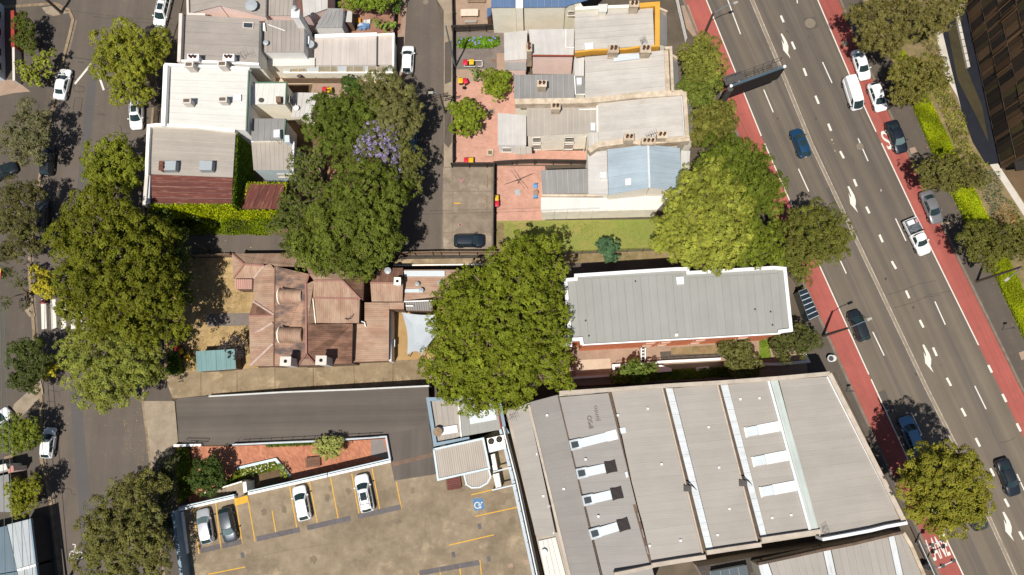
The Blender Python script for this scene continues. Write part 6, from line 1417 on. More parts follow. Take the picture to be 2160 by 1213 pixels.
# ---------------------------------------------------------------- yard furniture
def bench_table(px, py, label):
    o = thing('picnic_table', label, 'table', P(px, py, 0.04)); c = P(px, py, 0.04)
    top_ = MB().box(c + Vector((0, 0, 0.7)), 2.5, 1.05, 0.05).build('table_top', M('table_wood', A(226, 200, 172), 0.7, 0.08, 3), o)
    for k in range(3):
        for j in (-1, 1): MB().box(c + Vector((-0.8 + 0.8 * k, j * 0.22, 0.752)), 0.62, 0.40, 0.02).build('inset_panel', M('table_tile', A(236, 210, 190), 0.7, 0.08, 3), top_)
    for x in (-1.1, 1.1):
        for y in (-0.4, 0.4): MB().box(c + Vector((x, y, 0)), 0.09, 0.09, 0.7).build('leg', m_timber, o)
    return o
bench_table(991, 32, 'pale wooden garden table with tiled panels in the tan yard')
def bench(px, py, ang, label, wd=1.7, dp=0.42, slats=3, mat=None, z=0.04, back=False):
    c = P(px, py, z + 0.4) - Vector((0, 0, 0.4)); ax = Vector((math.cos(ang), math.sin(ang), 0)); ay = Vector((-ax.y, ax.x, 0)); mat = mat or m_timber
    o = thing('bench', label, 'bench', c)
    for k in range(slats): MB().box(c + ay * ((k + 0.5) / slats - 0.5) * dp + Vector((0, 0, 0.40)), wd, dp / slats * 0.84, 0.05, ax).build('slat', mat, o)
    for s in (-1, 1):
        for t in (-1, 1): MB().box(c + ax * (s * wd * 0.42) + ay * (t * dp * 0.38), 0.08, 0.08, 0.40, ax).build('leg', mat, o)
    if back:
        for k in range(2): MB().box(c + ay * dp * 0.5 + Vector((0, 0, 0.55 + 0.18 * k)), wd, 0.04, 0.13, ax).build('back_slat', mat, o)
m_gtim = M('grey_timber', A(176, 168, 158), 0.8, 0.1, 3)
bench(992, 21, 0.02, 'grey bench on the far side of the pale garden table from the fence', mat=m_gtim); bench(993, 45, 0.02, 'grey bench between the pale garden table and the dark fence', mat=m_gtim)
bench(1005, 2, 0.0, 'brown timber bench against the tan yard edge', 2.6, 0.45)
bench(660, 975, 0.1, 'weathered slatted bench in the brick courtyard', 1.9, 1.3, 9, M('bench_wood', A(120, 88, 70), 0.8, 0.2, 3, rnd=0.15), 0.1)
bench(957, 1020, 0.16, 'red brown slatted bench beside the gate house', 1.8, 1.5, 7, M('red_bench_wood', A(112, 66, 58), 0.8, 0.2, 3, rnd=0.15), DZ, True)
def chair(px, py, ang, mat, label, z=0.07, group=None):
    c = P(px, py, z); o = thing('chair', label, 'chair', c, group, ang)
    MB().box((0, 0, 0.42), 0.5, 0.5, 0.04).build('seat', mat, o, local=True); MB().box((0, 0.26, 0.46), 0.5, 0.04, 0.45).build('backrest', mat, o, local=True)
    for x in (-0.2, 0.2):
        for y in (-0.2, 0.2): MB().box((x, y, 0), 0.04, 0.04, 0.42).build('leg', mat, o, local=True)
m_cb = M('blue_plastic', A(92, 164, 214), 0.5, 0.05)
chair(1129, 395, 0, m_cb, 'blue plastic chair by the round table, facing the lawn'); chair(1129, 417, math.pi, m_cb, 'blue plastic chair by the round table, on the lawn side')
o = thing('round_table', 'small round wire table between two blue chairs', 'table', P(1130, 406, 0.07)); MB().cyl(P(1130, 406, 0.67), 0.36, 0.03, 16).build('table_top', m_timber, o); MB().cyl(P(1130, 406, 0.07), 0.04, 0.6, 8).build('stem', m_timber, o)
ch = thing('clothes_hoist', 'rotary clothes hoist in the pink paved yard', 'clothes line', P(1093, 388, 0.07)); c = P(1093, 388, 0.07); top_ = c + Vector((0, 0, 2.0))
MB().cyl(c, 0.04, 2.1, 8).build('mast', m_gut, ch); f = MB()
for k, a in enumerate((0.38, 0.38 + math.pi, -0.95, -0.95 + math.pi)): f.beam(top_, top_ + Vector((math.cos(a), math.sin(a), 0.05)) * (2.1 if k < 2 else 1.7), 0.04); f.beam(top_ - Vector((0, 0, 0.5)), top_ + Vector((math.cos(a), math.sin(a), 0)) * 0.8, 0.03)
f.build('arms', m_gut, ch)
MB().prism(PP([(1086, 400), (1096, 399), (1097, 411), (1087, 412)], 0.12), 0.05).build('drain_cover', m_steel, None, kind='structure')
fp = thing('stone_planter', 'square stone planter ringed by damp paving in the pink yard', 'planter', P(1034, 323, 0.05)); c = P(1034, 323, 0.05)
f = MB()
for s in ((0, 0.36, 0.95, 0.22), (0, -0.36, 0.95, 0.22), (0.36, 0, 0.22, 0.5), (-0.36, 0, 0.22, 0.5)): f.box(c + Vector((s[0], s[1], 0)), s[2], s[3], 0.28)
f.build('rim', m_stone, fp); MB().box(c, 0.5, 0.5, 0.2).build('soil', m_wallb, fp)
MB().box(P(1037, 235, 0.05), 0.9, 0.8, 0.06).build('drain_grate', m_tan, None, kind='structure'); MB().box(P(1037, 235, 0.12), 0.5, 0.45, 0.02).build('drain_grate', m_gut, None, kind='structure'); MB().box(P(1042, 128, 0.06), 0.5, 0.5, 0.02).build('drain_grate', m_wallb, None, kind='structure')
fr = thing('clothes_rack', 'white frame rack behind the two bins in the grey yard', 'rack', P(998, 131, 0.05)); f = MB()
for a, b in (((979, 128), (1017, 128)), ((979, 140), (1017, 140)), ((979, 128), (979, 140)), ((1017, 128), (1017, 140))): f.beam(P(*a, 1.0), P(*b, 1.0), 0.05)
for x, y in ((979, 128), (1017, 128), (979, 140), (1017, 140)): f.beam(P(x, y, 0.05), P(x, y, 1.0), 0.05)
f.build('frame', m_wallw, fr)
o = thing('kettle_barbecue', 'small round black barbecue beside the tilted red bin', 'barbecue', P(979, 185, 0.05)); MB().cyl(P(979, 185, 0.55), 0.26, 0.25, 14, 0.12).build('lid', m_trim, o)
for k in range(3): a = k * 2.1; c = P(979, 185, 0.05); MB().beam(c + Vector((math.cos(a), math.sin(a), 0)) * 0.25, c + Vector((0, 0, 0.55)), 0.03).build('leg', m_gut, o)
for x, y, l in ((1027, 382, 'timber wheel stop next to the fenced end of the lot'), (1025, 427, 'timber wheel stop level with the yellow bay mark in the lot')):
    o = tag(MB().box(P(x, y, 0.045), 0.22, 1.85, 0.13).build('wheel_stop', m_timber), l, 'wheel stop')
ws = thing('clutter_pile', 'pile of blue and white laundry and boxes on the terracotta yard', 'laundry', P(765, 54, 0.05))
for k, (dx, dy, cc, s) in enumerate(((-10, -8, A(224, 160, 60), 0.7), (-4, 0, A(200, 204, 214), 0.6), (6, 3, A(104, 140, 180), 0.9), (0, 6, A(120, 150, 190), 0.8), (10, -6, A(230, 226, 222), 0.7), (-12, 4, A(60, 56, 54), 0.5))):
    mb = MB(); c = P(765 + dx, 54 + dy, 0.06); rr_ = random.Random(k)
    hh = [[rr_.uniform(0.15, 0.55) for _ in range(5)] for _ in range(5)]
    mb.grid(lambda u, v: c + Vector(((u - 0.5) * s * 1.4, (v - 0.5) * s, hh[int(u * 4.99)][int(v * 4.99)])), 4, 4).build('cloth', M('cloth_%d' % k, cc, 0.9, 0.1), ws)
um = thing('folded_umbrella', 'dark folded patio umbrella on the cream deck', 'umbrella', P(634, 162, 0.05)); MB().tube([P(634, 162, 0.05), P(634, 162, 2.0)], 0.03, 6).build('mast', m_trim, um)
MB().tube([P(634, 162, 0.8), P(632, 158, 1.5), P(634, 162, 2.3)], [0.28, 0.45, 0.04], 8).build('canopy', M('umbrella_cloth', A(104, 96, 94), 0.9, 0.15, 4), um)
o = thing('outdoor_table', 'square dark table on the cream deck', 'table', P(667, 164, 0.05)); MB().box(P(667, 164, 0.65), 0.75, 0.7, 0.05).build('table_top', m_gut, o)
for x in (-0.3, 0.3):
    for y in (-0.28, 0.28): MB().box(P(667, 164, 0.05) + Vector((x, y, 0)), 0.05, 0.05, 0.6).build('leg', m_gut, o)
for x, y, a, l in ((653, 171, 0.2, 'dark deck chair between the folded umbrella and the yellow chair'), (689, 171, -0.2, 'dark deck chair between the yellow chair and the round bush')): chair(x, y, a, m_trim, l)
chair(675, 170, 0.4, m_lidy, 'yellow garden chair by the deck fence')
ol = thing('storage_crate', 'orange storage tub behind the villa lean-to', 'tub', P(901, 661, 0.05)); MB().cyl(P(901, 661, 0.05), 0.36, 0.6, 14, 0.42).build('tub', M('orange_plastic', A(220, 110, 50), 0.6, 0.05), ol); MB().cyl(P(901, 661, 0.66), 0.43, 0.05, 14).build('lid', M('orange_plastic', A(220, 110, 50)), ol)
bx = thing('white_box', 'small white cabinet hung on the villa rear wall', 'cabinet', P(829, 724, 1.0)); MB().box(P(829, 724, 1.0), 0.5, 0.9, 0.5).build('case', m_sky, bx); MB().box(P(829, 724, 1.5), 0.54, 0.94, 0.04).build('lid', m_skyl, bx)
# ---------------------------------------------------------------- foliage
m_leaf = MLEAF('leaves')
m_bark = M('bark', A(128, 108, 88), 0.9, 0.25, 2.0); m_barkp = M('pale_bark', A(176, 156, 136), 0.9, 0.2, 2.0)
rng = np.random.default_rng(11)
def unit(n):
    v = rng.normal(size=(n, 3)); return v / np.linalg.norm(v, axis=1, keepdims=True)
def nz(v): return v / np.maximum(np.linalg.norm(v, axis=1, keepdims=True), 1e-6)
def leaf_mesh(name, pos, nrm, size, col, parent=None, aspect=0.68, off=None, kind=None):
    n = len(pos)
    t = nz(np.cross(nrm, unit(n))); b = np.cross(nrm, t)
    s = size[:, None]; v = np.empty((n, 4, 3), dtype=np.float32)
    o = np.zeros(3) if parent is None else np.array(parent_loc(parent))
    p = pos - o
    v[:, 0] = p - t * s * 0.5; v[:, 1] = p + b * s * 0.5 * aspect; v[:, 2] = p + t * s * 0.5; v[:, 3] = p - b * s * 0.5 * aspect
    me = bpy.data.meshes.new(name)
    me.vertices.add(n * 4); me.vertices.foreach_set('co', v.ravel())
    me.loops.add(n * 4); me.loops.foreach_set('vertex_index', np.arange(n * 4, dtype=np.int32))
    me.polygons.add(n); me.polygons.foreach_set('loop_start', np.arange(0, n * 4, 4, dtype=np.int32))
    try: me.polygons.foreach_set('loop_total', np.full(n, 4, dtype=np.int32))
    except Exception: pass
    at = me.attributes.new('col', 'FLOAT_COLOR', 'POINT')
    c4 = np.ones((n, 4, 4), dtype=np.float32); c4[:, :, :3] = col[:, None, :]
    at.data.foreach_set('color', c4.ravel())
    me.update(calc_edges=True); me.validate()
    me.materials.append(m_leaf)
    ob = bpy.data.objects.new(name, me); COL.objects.link(ob)
    if parent is not None: ob.parent = parent
    if kind: ob['kind'] = kind
    return ob
def S(r, g, b, k=1.0): return np.array([lin(r), lin(g), lin(b)]) * KA * k
def lobe_leaves(lobes, leaf, col0, puff=0.42, cover=1.0, lo=-0.25, vary=0.26, col2=None, mix2=0.0, flat=0.62, sub=True, xlim=None):
    col = col0 * np.array([1.0, 1.02, 1.0]); col = col * 0.93 + col.mean() * 0.07
    big = [(np.array(P(l[0], l[1], l[3])), l[2] * (CH - l[3]) / F) for l in lobes]
    C, Rr, FL_ = [], [], []
    for c, r in big:
        if not sub or r < 0.9:
            C.append(c); Rr.append(r); FL_.append(0.75); continue
        C.append(c - np.array([0, 0, 0.12 * r])); Rr.append(r * 0.72); FL_.append(flat)
        k = max(5, int(7 + 2.2 * r)); d = unit(k * 3); d = d[d[:, 2] > -0.05][:k]
        for q in d:
            rs = r * rng.uniform(0.26, 0.46); rs = min(max(rs, 0.45), 1.35)
            C.append(c + q * np.array([r, r, r * flat]) * rng.uniform(0.74, 0.98)); Rr.append(rs); FL_.append(0.85)
    P_, N_, K_ = [], [], []
    CA = np.array(C); RA = np.array(Rr); FA = np.array(FL_)
    tone = np.exp(rng.normal(0, vary * 0.45, len(C)))
    for i in range(len(C)):
        c, r, fl = C[i], Rr[i], FL_[i]
        pr = min(puff, r * 0.45); npf = max(6, int(cover * 2.7 * (r / pr) ** 2))
        d = unit(npf * 2); d = d[d[:, 2] > lo][:npf]
        wob = 0.84 + 0.24 * rng.random(len(d))[:, None]
        pc = c + d * np.array([r, r, r * fl]) * wob
        near = np.where(np.linalg.norm(CA - c, axis=1) < RA + r)[0]; keep = np.ones(len(pc), bool)
        for j in near:
            if j != i: keep &= np.linalg.norm((pc - CA[j]) / np.array([RA[j], RA[j], RA[j] * FA[j]]), axis=1) > 0.78
        pc, d = pc[keep], d[keep]
        if not len(pc): continue
        bright = np.exp(rng.normal(0, vary * 0.45, len(pc))) * tone[i]
        prs = pr * rng.uniform(0.65, 1.25, len(pc))
        nl = np.maximum(6, (cover * 9.5 * (prs / leaf) ** 2).astype(int))
        idx = np.repeat(np.arange(len(pc)), nl); m = len(idx)
        dd = nz(unit(m) + 0.6 * d[idx] + np.array([0, 0, 0.25]))
        q = pc[idx] + dd * (prs[idx] * rng.uniform(0.5, 1.1, m))[:, None]
        P_.append(q); N_.append(nz(dd * 0.9 + d[idx] * 0.5 + unit(m) * 0.5 + np.array([0, 0, 0.3])))
        cc = np.tile(col, (m, 1)) * bright[idx][:, None] * np.exp(rng.normal(0, 0.10, m))[:, None]
        cc[:, 0] *= np.exp(rng.normal(0, 0.08, m))
        if col2 is not None:
            pk = (rng.random(len(pc)) < mix2) & (pc[:, 0] < (xlim if xlim is not None else 1e9)); s = pk[idx] & (rng.random(m) < 0.75); cc[s] = col2 * np.exp(rng.normal(0, 0.2, s.sum()))[:, None]
        K_.append(cc)
    SZ = [np.full(len(x), leaf) * rng.uniform(0.7, 1.3, len(x)) for x in P_]
    for c, r in big:
        m = int(cover * 26 * r * r); d = unit(m); d[:, 2] = np.abs(d[:, 2]) * np.where(rng.random(m) < 0.3, -0.4, 1)
        P_.append(c + d * np.array([r, r, r * flat]) * rng.uniform(0.15, 0.8, m)[:, None] - np.array([0, 0, 0.15 * r])); N_.append(nz(unit(m) * 0.8 + np.array([0, 0, 1.0])))
        K_.append(np.tile(col, (m, 1)) * np.exp(rng.normal(0, 0.15, m))[:, None]); SZ.append(rng.uniform(0.4, 0.75, m) * min(1.0, r))
    return np.concatenate(P_), np.concatenate(N_), np.clip(np.concatenate(K_), 0.002, 0.8), np.concatenate(SZ)
def tree(label, lobes, col, leaf=0.30, trunk=None, bark=None, cat='tree', name='tree', r0=None, zb=0.06, bare=0, **kw):
    cx = np.mean([np.array(P(l[0], l[1], l[3])) * l[2] for l in lobes], axis=0) / np.mean([l[2] for l in lobes])
    base = Vector((cx[0], cx[1], zb)) if trunk is None else P(trunk[0], trunk[1], zb)
    o = thing(name, label, cat, base)
    zmean = float(np.mean([l[3] for l in lobes])); rmax = max(l[2] * (CH - l[3]) / F for l in lobes)
    r0 = r0 or max(0.06, 0.045 * zmean)
    fork = base + Vector((0.1, 0.05, zmean * 0.42)); mb = MB()
    mb.tube([base - Vector((0, 0, 0.05)), lerp(base, fork, 0.5) + Vector((0.06, -0.04, 0)), fork], [r0 * 1.25, r0, r0 * 0.85], 9)
    for l in lobes:
        c = P(l[0], l[1], l[3]); rr_ = l[2] * (CH - l[3]) / F
        m = lerp(fork, c, 0.5) + Vector((random.uniform(-.3, .3), random.uniform(-.3, .3), 0.25)) * min(1, rr_)
        mb.tube([fork - Vector((0, 0, 0.2)), m, c], [r0 * 0.6, r0 * 0.38, r0 * 0.16], 6)
        for k in range(4 + bare):
            a = random.uniform(0, 6.28); e = c + Vector((math.cos(a) * rr_ * 0.8, math.sin(a) * rr_ * 0.8, random.uniform(-0.1, 0.5 if not bare else 0.72) * rr_)); mb.tube([lerp(m, c, 0.6), lerp(c, e, 0.5) + Vector((0, 0, 0.1)), e], [r0 * 0.2, r0 * 0.12, r0 * 0.05], 5)
    mb.build('trunk', bark or m_bark, o)
    p, n, c, sz = lobe_leaves(lobes, leaf, col, **kw)
    leaf_mesh('crown', p, n, sz, c, o)
    return o
OLY, BRG, FIG, LIT, MID, EUC = S(150, 150, 36), S(118, 158, 44), S(118, 120, 16), S(166, 172, 78), S(96, 132, 50), S(126, 122, 78)
YEL, PUR, BLG, DKG, LAUR = S(206, 190, 26), S(182, 166, 214), S(92, 138, 104), S(74, 104, 44), S(130, 138, 22)
# street trees on the west side
tree('olive green street tree spreading over the street beside the white roofed terrace', [(230, 95, 36, 6), (262, 75, 30, 6), (285, 105, 42, 7), (240, 140, 40, 6.5), (280, 165, 38, 6.5), (255, 195, 27, 5.5), (300, 200, 26, 5), (330, 95, 32, 5.5), (318, 130, 30, 5.5)], OLY, 0.22)
tree('dense small green tree beside the brick boundary wall', [(48, 52, 22, 3.4), (62, 66, 18, 3.2), (50, 84, 22, 3.0), (66, 98, 16, 2.8)], S(98, 106, 36), 0.19)
tree('sparse yellow green sapling with large leaves on the corner footpath', [(48, 140, 14, 2.6), (66, 158, 18, 2.8), (92, 130, 18, 3.0), (100, 150, 14, 2.8), (75, 176, 14, 2.4), (112, 112, 9, 3)], S(150, 156, 48), 0.34, cover=0.8)
tree('sparse grey green tree casting a lacy shadow over the black hatchback', [(52, 240, 28, 5), (85, 252, 24, 5), (40, 280, 30, 5), (78, 295, 32, 5.2), (50, 325, 26, 4.6), (85, 335, 16, 4.4), (20, 300, 22, 4)], EUC, 0.18, cover=0.85, bare=3)
tree('round bright green tree at the front of the rust roofed terrace', [(215, 335, 38, 5.5), (250, 322, 34, 6), (270, 350, 34, 5.5), (232, 375, 42, 6), (270, 385, 30, 5.2), (195, 365, 28, 5), (215, 400, 30, 5)], S(136, 142, 28), 0.21)
tree('dark sparse tree over the parked dark wagon', [(30, 405, 34, 5.5), (75, 410, 24, 5), (40, 450, 36, 6), (15, 470, 30, 5), (50, 495, 34, 5.5), (20, 530, 30, 5), (72, 520, 20, 4.5)], S(108, 104, 52), 0.18, cover=0.85, bare=3)
tree('thin branched tree on the footpath beside the zebra crossing', [(20, 575, 20, 4), (45, 600, 16, 4), (55, 645, 14, 3.5), (12, 640, 16, 3.5)], S(104, 106, 60), 0.2, cover=0.5, bare=5)
tree('huge dark olive fig tree filling the villa front garden', [(225, 430, 44, 9), (180, 450, 44, 9), (265, 470, 48, 10), (150, 500, 44, 9), (210, 510, 60, 11.5), (275, 530, 56, 11), (325, 505, 40, 9), (160, 570, 52, 10), (225, 590, 64, 12), (295, 600, 60, 11), (345, 570, 44, 9), (160, 640, 44, 9), (215, 660, 50, 10), (285, 665, 52, 10), (350, 640, 48, 9), (370, 690, 36, 8), (300, 700, 34, 8.5), (345, 500, 30, 8)], FIG, 0.24, (265, 590), r0=0.6, bare=2, puff=0.46)
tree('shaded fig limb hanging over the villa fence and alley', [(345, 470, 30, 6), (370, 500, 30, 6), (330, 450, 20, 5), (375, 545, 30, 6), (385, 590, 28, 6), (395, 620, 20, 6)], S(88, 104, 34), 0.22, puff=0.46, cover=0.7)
tree('pale green feathery tree between the fig and the concrete apron, overhanging the street', [(165, 725, 40, 7), (210, 720, 42, 7.5), (265, 730, 46, 8), (310, 735, 38, 7), (170, 775, 40, 7), (225, 780, 50, 8), (285, 785, 44, 7.5), (190, 820, 36, 6.5), (245, 825, 36, 6.5), (320, 790, 26, 6), (215, 850, 22, 6)], S(148, 152, 56), 0.19, (240, 780), cover=0.85)
tree('small dark green tree on the footpath beside a yellow flowering bush', [(45, 735, 24, 4), (75, 730, 22, 4.2), (50, 770, 28, 4.2), (85, 770, 24, 4), (60, 805, 24, 3.8), (35, 800, 18, 3.5)], S(88, 98, 40), 0.19)
tree('round green tree between a driveway and the white hatchback', [(30, 905, 26, 3.6), (60, 900, 24, 3.8), (45, 930, 28, 3.8), (75, 925, 16, 3.4), (15, 925, 22, 3.4)], S(128, 138, 36), 0.18)
tree('round yellow green ball shaped tree beside the pale blue grey roof', [(35, 1030, 22, 4), (62, 1028, 24, 4.2), (45, 1055, 26, 4.2), (65, 1050, 20, 4), (38, 1075, 18, 3.8)], S(146, 146, 26), 0.18)
tree('large dull olive tree over the street beside the car park corner', [(300, 1020, 34, 7), (260, 1045, 36, 7.5), (340, 1020, 24, 6.5), (235, 1090, 44, 8), (295, 1080, 46, 8.5), (200, 1120, 34, 7.5), (255, 1140, 52, 9), (320, 1140, 40, 8), (200, 1170, 36, 7.5), (260, 1190, 48, 8.5), (325, 1190, 36, 7.5)], S(130, 126, 60), 0.18, (290, 1110), cover=0.85)
tree('shadowed tree pressed against the car park side wall', [(355, 1000, 26, 4), (350, 1050, 26, 4), (352, 1100, 24, 3.6), (362, 975, 18, 4)], S(80, 84, 44), 0.19, cover=0.6)
# back gardens
tree('dense mid green tree behind the white roofed house', [(690, 225, 32, 7), (730, 215, 34, 7.5), (770, 225, 32, 7.5), (672, 265, 30, 6.5), (710, 265, 40, 8), (755, 265, 40, 8), (690, 300, 30, 6.5), (735, 305, 34, 7), (775, 300, 26, 6.5)], S(104, 116, 34), 0.21)
tree('olive grey tree beside the back lane', [(790, 185, 30, 7), (825, 180, 30, 7), (800, 215, 34, 8), (845, 210, 34, 8), (830, 245, 38, 8.5), (870, 240, 26, 7.5), (810, 265, 30, 7.5), (860, 275, 28, 7.5)], S(128, 124, 66), 0.18)
tree('jacaranda with mauve blossom between the lane trees', [(790, 285, 28, 8.8), (815, 278, 24, 8.8), (772, 315, 26, 8.6), (808, 312, 30, 8.8), (845, 310, 28, 7.5), (865, 340, 28, 7), (870, 385, 24, 6.5), (840, 355, 26, 7)], S(120, 120, 54), 0.17, cover=0.95, col2=PUR, mix2=0.5, xlim=P(846, 300, 7.5).x)
tree('very large leafy green tree over the alley and villa roof', [(735, 360, 36, 8.5), (775, 370, 38, 9), (815, 385, 34, 8.5), (715, 405, 40, 9), (760, 415, 46, 10.5), (810, 420, 40, 9.5), (845, 410, 26, 8), (700, 450, 40, 9), (745, 465, 48, 10.5), (795, 465, 44, 10), (825, 460, 26, 8.5), (660, 490, 36, 8), (705, 505, 46, 9.5), (755, 515, 46, 10), (805, 510, 38, 9), (640, 530, 34, 7.5), (680, 550, 34, 8), (730, 555, 40, 8.5), (785, 545, 34, 8.5), (835, 510, 18, 8), (770, 575, 20, 7.5)], S(110, 120, 34), 0.22, (745, 460), r0=0.5, bare=2, puff=0.46)
tree('leafy tree with pale bare limbs beside the rust shed', [(640, 345, 28, 6), (670, 340, 24, 6), (635, 385, 30, 6), (665, 400, 26, 6), (610, 430, 28, 5.5), (595, 470, 30, 5.5), (640, 450, 30, 6), (615, 505, 28, 5.5)], S(104, 112, 44), 0.21, (690, 430), m_barkp, cover=0.85, bare=3)
tree('clipped round green bush at the deck corner', [(742, 178, 19, 2.6), (745, 190, 15, 2.2)], S(84, 108, 40), 0.2, name='bush', cat='bush', cover=1.3)
tree('bright green tree overhanging the terracotta yard', [(740, 0, 26, 4), (775, 2, 26, 4.2), (805, 5, 22, 4), (735, -20, 26, 4), (820, -10, 20, 4)], S(134, 154, 34), 0.21)
tree('small broad leaved bush in the terracotta yard corner', [(795, 50, 11, 1.8), (815, 58, 12, 1.8), (826, 52, 9, 1.6)], S(140, 164, 60), 0.34, name='bush', cat='bush', cover=0.8)
tree('slim hedge column on the lane side of the terracotta yard', [(838, 8, 8, 2.2), (837, 22, 8, 2.2), (836, -10, 8, 2.2)], S(96, 128, 40), 0.18, name='bush', cat='bush')
tree('round bright frangipani standing free in the pink yard', [(1035, 165, 17, 2.8), (1060, 165, 16, 2.8), (1047, 182, 20, 3.2), (1030, 185, 14, 2.6), (1065, 185, 13, 2.6), (1048, 202, 14, 2.6)], S(132, 144, 26), 0.36)
tree('frangipani leaning on the lane fence of the pink yard', [(962, 232, 16, 2.8), (985, 228, 17, 3), (1010, 240, 15, 2.8), (970, 255, 19, 3), (1000, 260, 19, 3), (980, 276, 14, 2.6), (958, 270, 11, 2.4)], S(130, 142, 26), 0.36)
tree('feathery small shrub between the two yards', [(1001, 152, 11, 1.0), (1008, 160, 10, 0.9)], S(120, 140, 60), 0.3, name='bush', cat='bush', cover=0.8)
tree('blue green palm like shrub on the lawn edge', [(1275, 520, 15, 1.6), (1292, 515, 13, 1.6), (1283, 532, 16, 1.8), (1296, 540, 10, 1.4)], S(84, 116, 78), 0.5, name='bush', cat='bush', cover=0.8, puff=0.4)
tree('huge glossy tree between the villa and the brick apartments', [(1110, 515, 30, 8.5), (1145, 530, 36, 9), (1090, 545, 34, 9), (1050, 560, 32, 8.5), (1125, 565, 46, 10.5), (1165, 570, 30, 9), (1070, 595, 44, 10.5), (1020, 600, 34, 9), (980, 595, 30, 8), (945, 625, 34, 8), (1000, 640, 46, 10), (1055, 640, 50, 11), (1115, 620, 50, 11), (1165, 620, 32, 9.5), (1180, 660, 26, 9), (1140, 670, 46, 10.5), (1085, 690, 50, 11), (1030, 700, 48, 10.5), (970, 685, 46, 9.5), (930, 680, 30, 8), (940, 735, 40, 8.5), (1000, 745, 46, 9.5), (1060, 745, 46, 10), (1115, 730, 42, 9.5), (1165, 715, 32, 9), (1180, 760, 26, 8), (1130, 780, 40, 8.5), (1075, 795, 44, 9), (1015, 795, 42, 8.5), (955, 785, 38, 8), (915, 780, 28, 7.5), (985, 830, 36, 8), (1045, 835, 34, 8), (950, 825, 28, 7.5), (1185, 800, 24, 7.5), (1100, 830, 28, 8), (1010, 855, 20, 7.5)], LAUR, 0.22, (1050, 700), r0=0.6, bare=1, puff=0.46, cover=0.9)
# beside the main road
tree('pale lime green tree over the lawn end', [(1425, 430, 34, 9), (1460, 390, 38, 9.5), (1500, 370, 34, 9), (1470, 440, 50, 11), (1520, 420, 44, 10.5), (1410, 480, 32, 8.5), (1450, 495, 46, 10), (1505, 480, 50, 11), (1550, 440, 36, 9.5), (1440, 530, 38, 8.5), (1490, 540, 38, 9), (1540, 510, 40, 9.5), (1395, 515, 22, 7.5), (1530, 550, 24, 8)], S(164, 166, 54), 0.19, (1480, 460), r0=0.5, cover=1.0)
tree('deep green tree overhanging the red bus lane', [(1520, 320, 34, 8), (1560, 325, 34, 8.5), (1600, 340, 30, 8.5), (1545, 365, 38, 9), (1595, 380, 42, 9.5), (1630, 390, 26, 8.5), (1580, 420, 38, 9), (1620, 425, 30, 8.5), (1490, 345, 28, 7.5), (1580, 455, 26, 8)], S(110, 122, 28), 0.19, (1570, 390))
tree('green tree behind the apartment parapet by the main road', [(1580, 490, 30, 8), (1615, 500, 30, 8.5), (1640, 480, 20, 8), (1590, 525, 34, 8), (1630, 530, 28, 8), (1565, 545, 24, 7.5), (1645, 555, 14, 7.5)], S(124, 134, 30), 0.19)
tree('dark olive tree leaning out over the main road', [(1680, 470, 32, 8.5), (1715, 460, 34, 9), (1755, 465, 30, 9), (1690, 505, 36, 9), (1735, 500, 40, 10), (1772, 495, 24, 8.5), (1680, 535, 28, 8), (1720, 535, 32, 8.5), (1760, 525, 28, 8.5), (1685, 570, 24, 7), (1695, 592, 14, 6.5)], S(118, 118, 42), 0.18, (1680, 520), cover=0.9)
tree('olive street tree in front of the terraces near the timber pole', [(1455, 115, 26, 6.5), (1485, 105, 28, 7), (1505, 130, 26, 7), (1465, 145, 28, 7), (1495, 155, 26, 7), (1480, 90, 20, 6.5)], S(140, 140, 50), 0.19)
tree('dark rounded tree beside the billboard column', [(1450, 175, 22, 6.5), (1485, 180, 28, 7), (1512, 175, 22, 6.5), (1470, 208, 28, 6.5), (1495, 210, 20, 6), (1455, 200, 20, 6)], S(122, 132, 44), 0.19)
tree('brownish green tree between the billboard and the verandahs', [(1480, 250, 28, 6), (1515, 245, 28, 6.2), (1500, 275, 32, 6.5), (1540, 265, 22, 6), (1475, 290, 24, 6), (1535, 230, 16, 5.5), (1525, 300, 22, 6)], S(128, 124, 46), 0.18)
tree('round golden green tree standing in the main road footpath', [(1950, 985, 38, 13), (1990, 970, 36, 13.5), (2030, 990, 36, 13), (1935, 1030, 36, 12.5), (1975, 1020, 48, 15), (2020, 1030, 48, 15), (2060, 1025, 28, 13), (1950, 1070, 40, 13), (1995, 1070, 48, 14.5), (2040, 1065, 38, 13.5), (1985, 1098, 24, 12.5), (1930, 1000, 24, 12)], S(146, 140, 34), 0.22, (1893, 1010), r0=0.32, puff=0.46)
tree('dark small tree between the apartment wall and the garden wall', [(1535, 740, 20, 3.6), (1565, 735, 20, 3.8), (1548, 760, 22, 4), (1580, 760, 20, 3.8), (1560, 785, 18, 3.4), (1595, 775, 14, 3.2)], S(116, 116, 56), 0.19)
tree('dark bushy tree at the apartment street corner', [(1645, 725, 20, 3.8), (1670, 715, 22, 4.2), (1690, 730, 20, 4), (1655, 745, 20, 3.8), (1715, 715, 16, 3.6), (1685, 695, 16, 3.6), (1725, 722, 10, 3.4)], S(98, 100, 46), 0.18)
tree('leafy tree in the side yard beside the white steps', [(1335, 775, 18, 2.8), (1360, 785, 17, 2.8), (1315, 790, 14, 2.4), (1350, 800, 14, 2.2), (1375, 775, 12, 2.4), (1295, 797, 10, 2)], S(112, 130, 48), 0.32)
